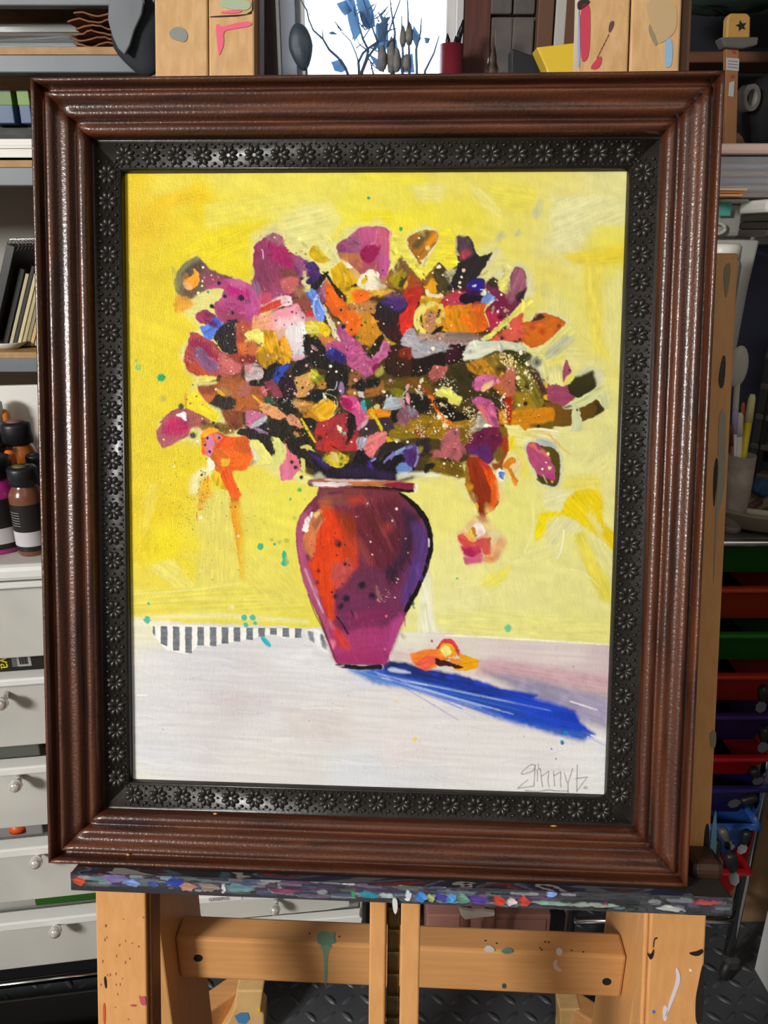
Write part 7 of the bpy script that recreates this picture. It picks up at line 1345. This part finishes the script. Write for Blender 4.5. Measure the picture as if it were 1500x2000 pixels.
# upper translucent bins: lower one stands on the white shelf, upper on it
o, w, h = sbox('storage_bin', 'milky plastic bin with a teal label, below the pink lidded bin', 'bin', 1385, 1468, 388, 463, 1.36, .22, milk, z=zsh)
bmid = o; box('bin_body', (0, 0, h*.45), (w*.94, .2, h*.9), milk, o, .008); box('bin_lid', (0, 0, h*.93), (w, .215, h*.12), mat('lid_pale', 'c8c4bc', .35), o, .004)
a, b_ = onY(1400, 422, 1.358), onY(1430, 395, 1.358); box('teal_label', ((a.x+b_.x)/2-o.location.x, -.112, (a.z+b_.z)/2-zsh), (b_.x-a.x, .003, b_.z-a.z), mat('teal_card', '4fa79c', .5), o, .001)
hl = [Vector((onY(1402+18*math.cos(t), 448+10*math.sin(t), 1.355).x-o.location.x, -.108, onY(1410, 446+11*math.sin(t), 1.355).z-zsh)) for t in np.linspace(0, 6.28, 15)]; tube('bin_handle', hl, .003, mat('lid_pale', 'c8c4bc', .35), o, 6)
zmid = zsh+h
o, w, h = sbox('storage_bin', 'translucent bin of papers with a pale pink lid at the top of the stack', 'bin', 1390, 1560, 279, 388, 1.36, .24, milk, z=zmid)
box('bin_body', (0, 0, h*.4), (w*.96, .22, h*.8), mat('clear_bin', 'c2c0c4', .25, trans=.6, ior=1.2), o, .01); box('bin_lid', (0, 0, h*.9), (w, .24, h*.2), mat('lid_pink', 'c9aea4', .35), o, .006)
for i, c in enumerate(('c8ab84', 'd8d2cc', '9fa6bc', 'c9b08c', 'b8bccb')): box('paper_layer', (.01, -.02, h*.08+h*.13*i), (w*.85, .16, h*.09), mat('layer_%d' % i, c, .8), o, .002)
for i, c in enumerate(('c08a5c', 'a8663c', 'c8a888')):
    pp = box('paper_sheet', (0, 0, 0), (.05, .1, .0035), mat('loose_%d' % i, c, .8), None, .0005); pp.location = (onY(1412, 380, 1.3).x, 1.335, zmid+.002+.0042*i); pp.rotation_euler = (0, 0, .08*i); tag(pp, ('ochre paper sheet at the bottom of the small pile on the teal labelled bin', 'rust paper sheet in the middle of the small pile on the teal labelled bin', 'pale tan paper sheet topping the small pile on the teal labelled bin')[i], 'paper', 'loose papers on the bin')
    pp.location.z = zmid+.002+.0042*i
# picture frames and tray lying on the white shelf
zf = zsh
for i, (u0, c) in enumerate(((1441, '3a332a'), (1447, '231e19'), (1450, '2d261f'))):
    a = onY(u0, 440, 1.3); o = box('picture_frame', (.11, 0, .006), (.22, .1, .011), mat('frame_'+c, c, .4, c2=c, ns=8), None, .002); o.location = (max(a.x, onY(1470, 440, 1.3).x), 1.30, zf+.0115*i); tag(o, ('flat dark picture frame at the bottom of the pile on the white shelf', 'flat black brown picture frame in the middle of the pile', 'flat dark brown picture frame on top of the pile')[i], 'frame', 'picture frames lying on the white shelf')
o = box('white_tray', (.1, 0, .01), (.2, .1, .02), mat('white_plastic', 'cfccc4', .4), None, .006); o.location = (onY(1470, 400, 1.3).x, 1.30, zf+.035); tag(o, 'white plastic tray lying on the dark picture frames', 'tray')
# tapered white bin and jar lid standing behind the post
TZs = TZR
tb_ = thing('white_bin', 'tall tapered white plastic bin behind the easel post', 'bin', (onY(1418, 690, 1.34).x, 1.37, TZs)); q = [rel(tb_, onY(u, v, 1.34)) for u, v in pl('1385,468 1474,468 1452,560 1428,690')] ; q = [(p.x, p.z) for p in q] + [(onY(1426, 800, 1.34).x-tb_.location.x, 0), (onY(1385, 800, 1.34).x-tb_.location.x, 0)]
prism('bin_body', q, -.05, .05, milk, tb_, Matrix(((1, 0, 0, 0), (0, 0, -1, 0), (0, 1, 0, 0), (0, 0, 0, 1))), .004)
jl = thing('lidded_jar', 'jar with a white lid showing just above the easel post', 'jar', (onY(1415, 480, 1.2).x, 1.2, TZR)); hz_ = onY(1415, 476, 1.2).z-TZR
lathe('jar_body', [(0, 0), (.026, 0), (.027, hz_-.03), (.024, hz_-.022), (0, hz_-.022)], mat('frosted_jar', '9a9a96', .3), jl); lathe('jar_lid', [(.02, hz_-.022), (.0245, hz_-.021), (.0245, hz_-.004), (.020, hz_), (0, hz_)], mat('lid_white', 'd8d4cc', .35), jl)
# blue grey board and black letter rack
bb = thing('blue_board', 'slate blue board leaning behind the black letter rack', 'board', (onY(1490, 600, 1.46).x, 1.465, TZs)); q = [rel(bb, onY(u, v, 1.46)) for u, v in pl('1470,482 1640,482 1640,612 1446,604')]; q = [(p.x, p.z) for p in q]+[(q[3][0]-.004, 0)] if False else [(p.x, p.z) for p in q]
q = [q[0], q[1], (q[1][0], 0), (q[3][0]+.01, 0), q[3]]
prism('board_panel', q, -.004, .004, mat('slate_blue', '4a4f6c', .6, c2='434863', ns=4), bb, Matrix(((1, 0, 0, 0), (0, 0, -1, 0), (0, 1, 0, 0), (0, 0, 0, 1))), .001)
lr = thing('letter_rack', 'black slatted letter rack on the dark shelf right of the easel post', 'rack', (onY(1475, 900, 1.38).x, 1.38, TZs)); ht = onY(1480, 612, 1.36).z-TZs
rkm = mat('rack_black', '232326', .4, c2='1c1c1f', ns=6); RM = Matrix.Rotation(math.radians(-42), 4, 'Z')
box('side_plate', (0, 0, ht/2), (.012, .035, ht), rkm, lr, .003); box('side_plate', (.17, -.14, ht/2), (.012, .035, ht), rkm, lr, .003)
for i in range(6): box('slat', (.1, 0, .03+i*(ht-.05)/5), (.22, .03, .012), mat('slat_grey', '6a645e', .45), lr, .003, RM); 
for i in range(6): box('slat_back', (.1, .02, .012+i*(ht-.05)/5), (.22, .012, .03), rkm, lr, .002, RM)
# small easel with ochre block in the dark shelf
sm = thing('small_easel', 'little wooden display easel with ochre block and star mark in the dark shelf', 'easel', (onY(1424, 280, 1.66).x, 1.66, onY(1424, 300, 1.66).z))
def srel(u, v): return rel(sm, onY(u, v, 1.66))
def splate(nm, px, th, m, par, fwd=0., bev=.001):
    q = [srel(u, v) for u, v in pl(px)]; return prism(nm, [(p.x, p.z) for p in q], fwd, fwd+th, m, par, Matrix(((1, 0, 0, 0), (0, 0, -1, 0), (0, 1, 0, 0), (0, 0, 0, 1))), bev)
mast = splate('mast', '1412,98 1437,98 1432,300 1411,300', .014, mat('mast_wood', '9a6a44', .5, c2='84563a', ns=8), sm); splate('paper_label', '1412,116 1437,118 1436,142 1412,140', .001, mat('paper_white', 'b4b0b0', .7), mast, .0145, 0); splate('paper_label', '1418,164 1428,161 1426,192 1416,190', .001, mat('paper_white', 'b4b0b0', .7), mast, .0145, 0)
for k in range(3): splate('print_line', '%d,%d %d,%d %d,%d %d,%d' % (1415, 121+k*6, 1434, 123+k*6, 1434, 125+k*6, 1415, 123+k*6), .0004, mat('print_grey', '7c7a80', .7), mast, .0156, 0)
splate('red_stamp', '1422,103 1428,101 1432,106 1426,109', .0006, mat('stamp_red', 'a03c34', .6), mast, .0145, 0); splate('red_stamp', '1420,150 1427,148 1429,154 1422,156', .0006, mat('stamp_red', 'a03c34', .6), mast, .0145, 0)
blk_ = splate('ochre_block', '1410,80 1412,40 1418,31 1450,31 1457,38 1456,80', .02, mat('ochre_wood', 'b58a48', .5), sm, 0, .003)
star = []
for k in range(10):
    a = math.pi/2+k*math.pi/5+.2; r = 11 if k % 2 == 0 else 5; star.append('%f,%f' % (1438+r*math.cos(a), 56-r*math.sin(a)))
splate('star_mark', ' '.join(star), .0008, black, blk_, .0205, 0)
splate('holder_bar', '1396,79 1470,78 1468,94 1440,101 1405,98', .03, mat('holder_grey', '5c5a58', .4), sm, -.004, .003)
rt = thing('tape_roll', 'grey white roll of tape hanging in the dark shelf by the little easel', 'tape', onY(1461, 192, 1.7)); vs = []
bm = bmesh.new()
ro, ri, wd = .024, .015, .02; seg = 24; V = [[bm.verts.new((r*math.cos(2*math.pi*k/seg), y, r*math.sin(2*math.pi*k/seg))) for k in range(seg)] for r, y in ((ro, -wd/2), (ro, wd/2), (ri, wd/2), (ri, -wd/2))]
for i in range(4):
    for k in range(seg): bm.faces.new((V[i][k], V[i][(k+1) % seg], V[(i+1) % 4][(k+1) % seg], V[(i+1) % 4][k]))
frombm('tape_ring', bm, mat('tape_grey', '8a8884', .5), rt); rt.rotation_euler = (0, .2, .5)
dbg = thing('black_pouch', 'black cloth pouch slumped in the dark shelf below the tape roll', 'pouch', Vector((onY(1490, 280, 1.72).x, 1.74, onY(1490, 285, 1.72).z))); bm = bmesh.new(); bmesh.ops.create_uvsphere(bm, u_segments=18, v_segments=12, radius=1.)
for v in bm.verts: v.co = (v.co.x*.06+.008*math.sin(7*v.co.z), v.co.y*.03, (v.co.z+1)*.065)
frombm('pouch_body', bm, mat('pouch_black', '131316', .8, c2='1b1b20', ns=20, bump=.4), dbg, True)
gb = thing('green_bag', 'dark green bag lying on the upper right shelf top', 'bag', Vector((onY(1420, 20, 1.75).x, 1.76, onY(1420, 26, 1.75).z))); bm = bmesh.new(); bmesh.ops.create_uvsphere(bm, u_segments=18, v_segments=12, radius=1.)
for v in bm.verts: v.co = (v.co.x*.13, v.co.y*.06, (v.co.z+1)*.04+.004*math.sin(30*v.co.x))
frombm('bag_body', bm, mat('bag_green', '1c3028', .8, c2='16261f', ns=20, bump=.4), gb, True)
# cardboard box and white panel at the right edge
kb = thing('cardboard_box', 'tall brown cardboard box beside the trolley leg', 'box', (onY(1520, 1850, 1.3).x, 1.36, 0)); hk = onY(1490, 1560, 1.3).z; xk = onY(1447, 1800, 1.3).x-kb.location.x
km = mat('brown_card', '8a6c4c', .8, c2='7c6042', ns=6); box('box_body', (xk+.2, 0, hk/2), (.4, .12, hk), km, kb, .003); box('box_flap', (xk+.2, -.062, hk-.03), (.38, .003, .05), km, kb, .001)
wpn = thing('foam_board', 'white foam board standing on the floor at the cardboard box', 'board', (onY(1500, 1900, 1.08).x, 1.1, 0)); p0 = onZ(1474, 1893, 0); p1 = onZ(1506, 1948, 0); dd = (p1-p0).normalized(); p1 = p0+dd*.4; hw = .16
q = [rel(wpn, p) for p in (p0, p1, p1+Vector((0, 0, hw)), p0+Vector((0, 0, hw)))]; nn = dd.cross(Vector((0, 0, 1)))*-.012
mk('panel', q+[x+nn for x in q], [(0, 1, 2, 3), (7, 6, 5, 4), (0, 4, 5, 1), (1, 5, 6, 2), (2, 6, 7, 3), (3, 7, 4, 0)], mat('panel_white', 'd8d8d8', .5), wpn)
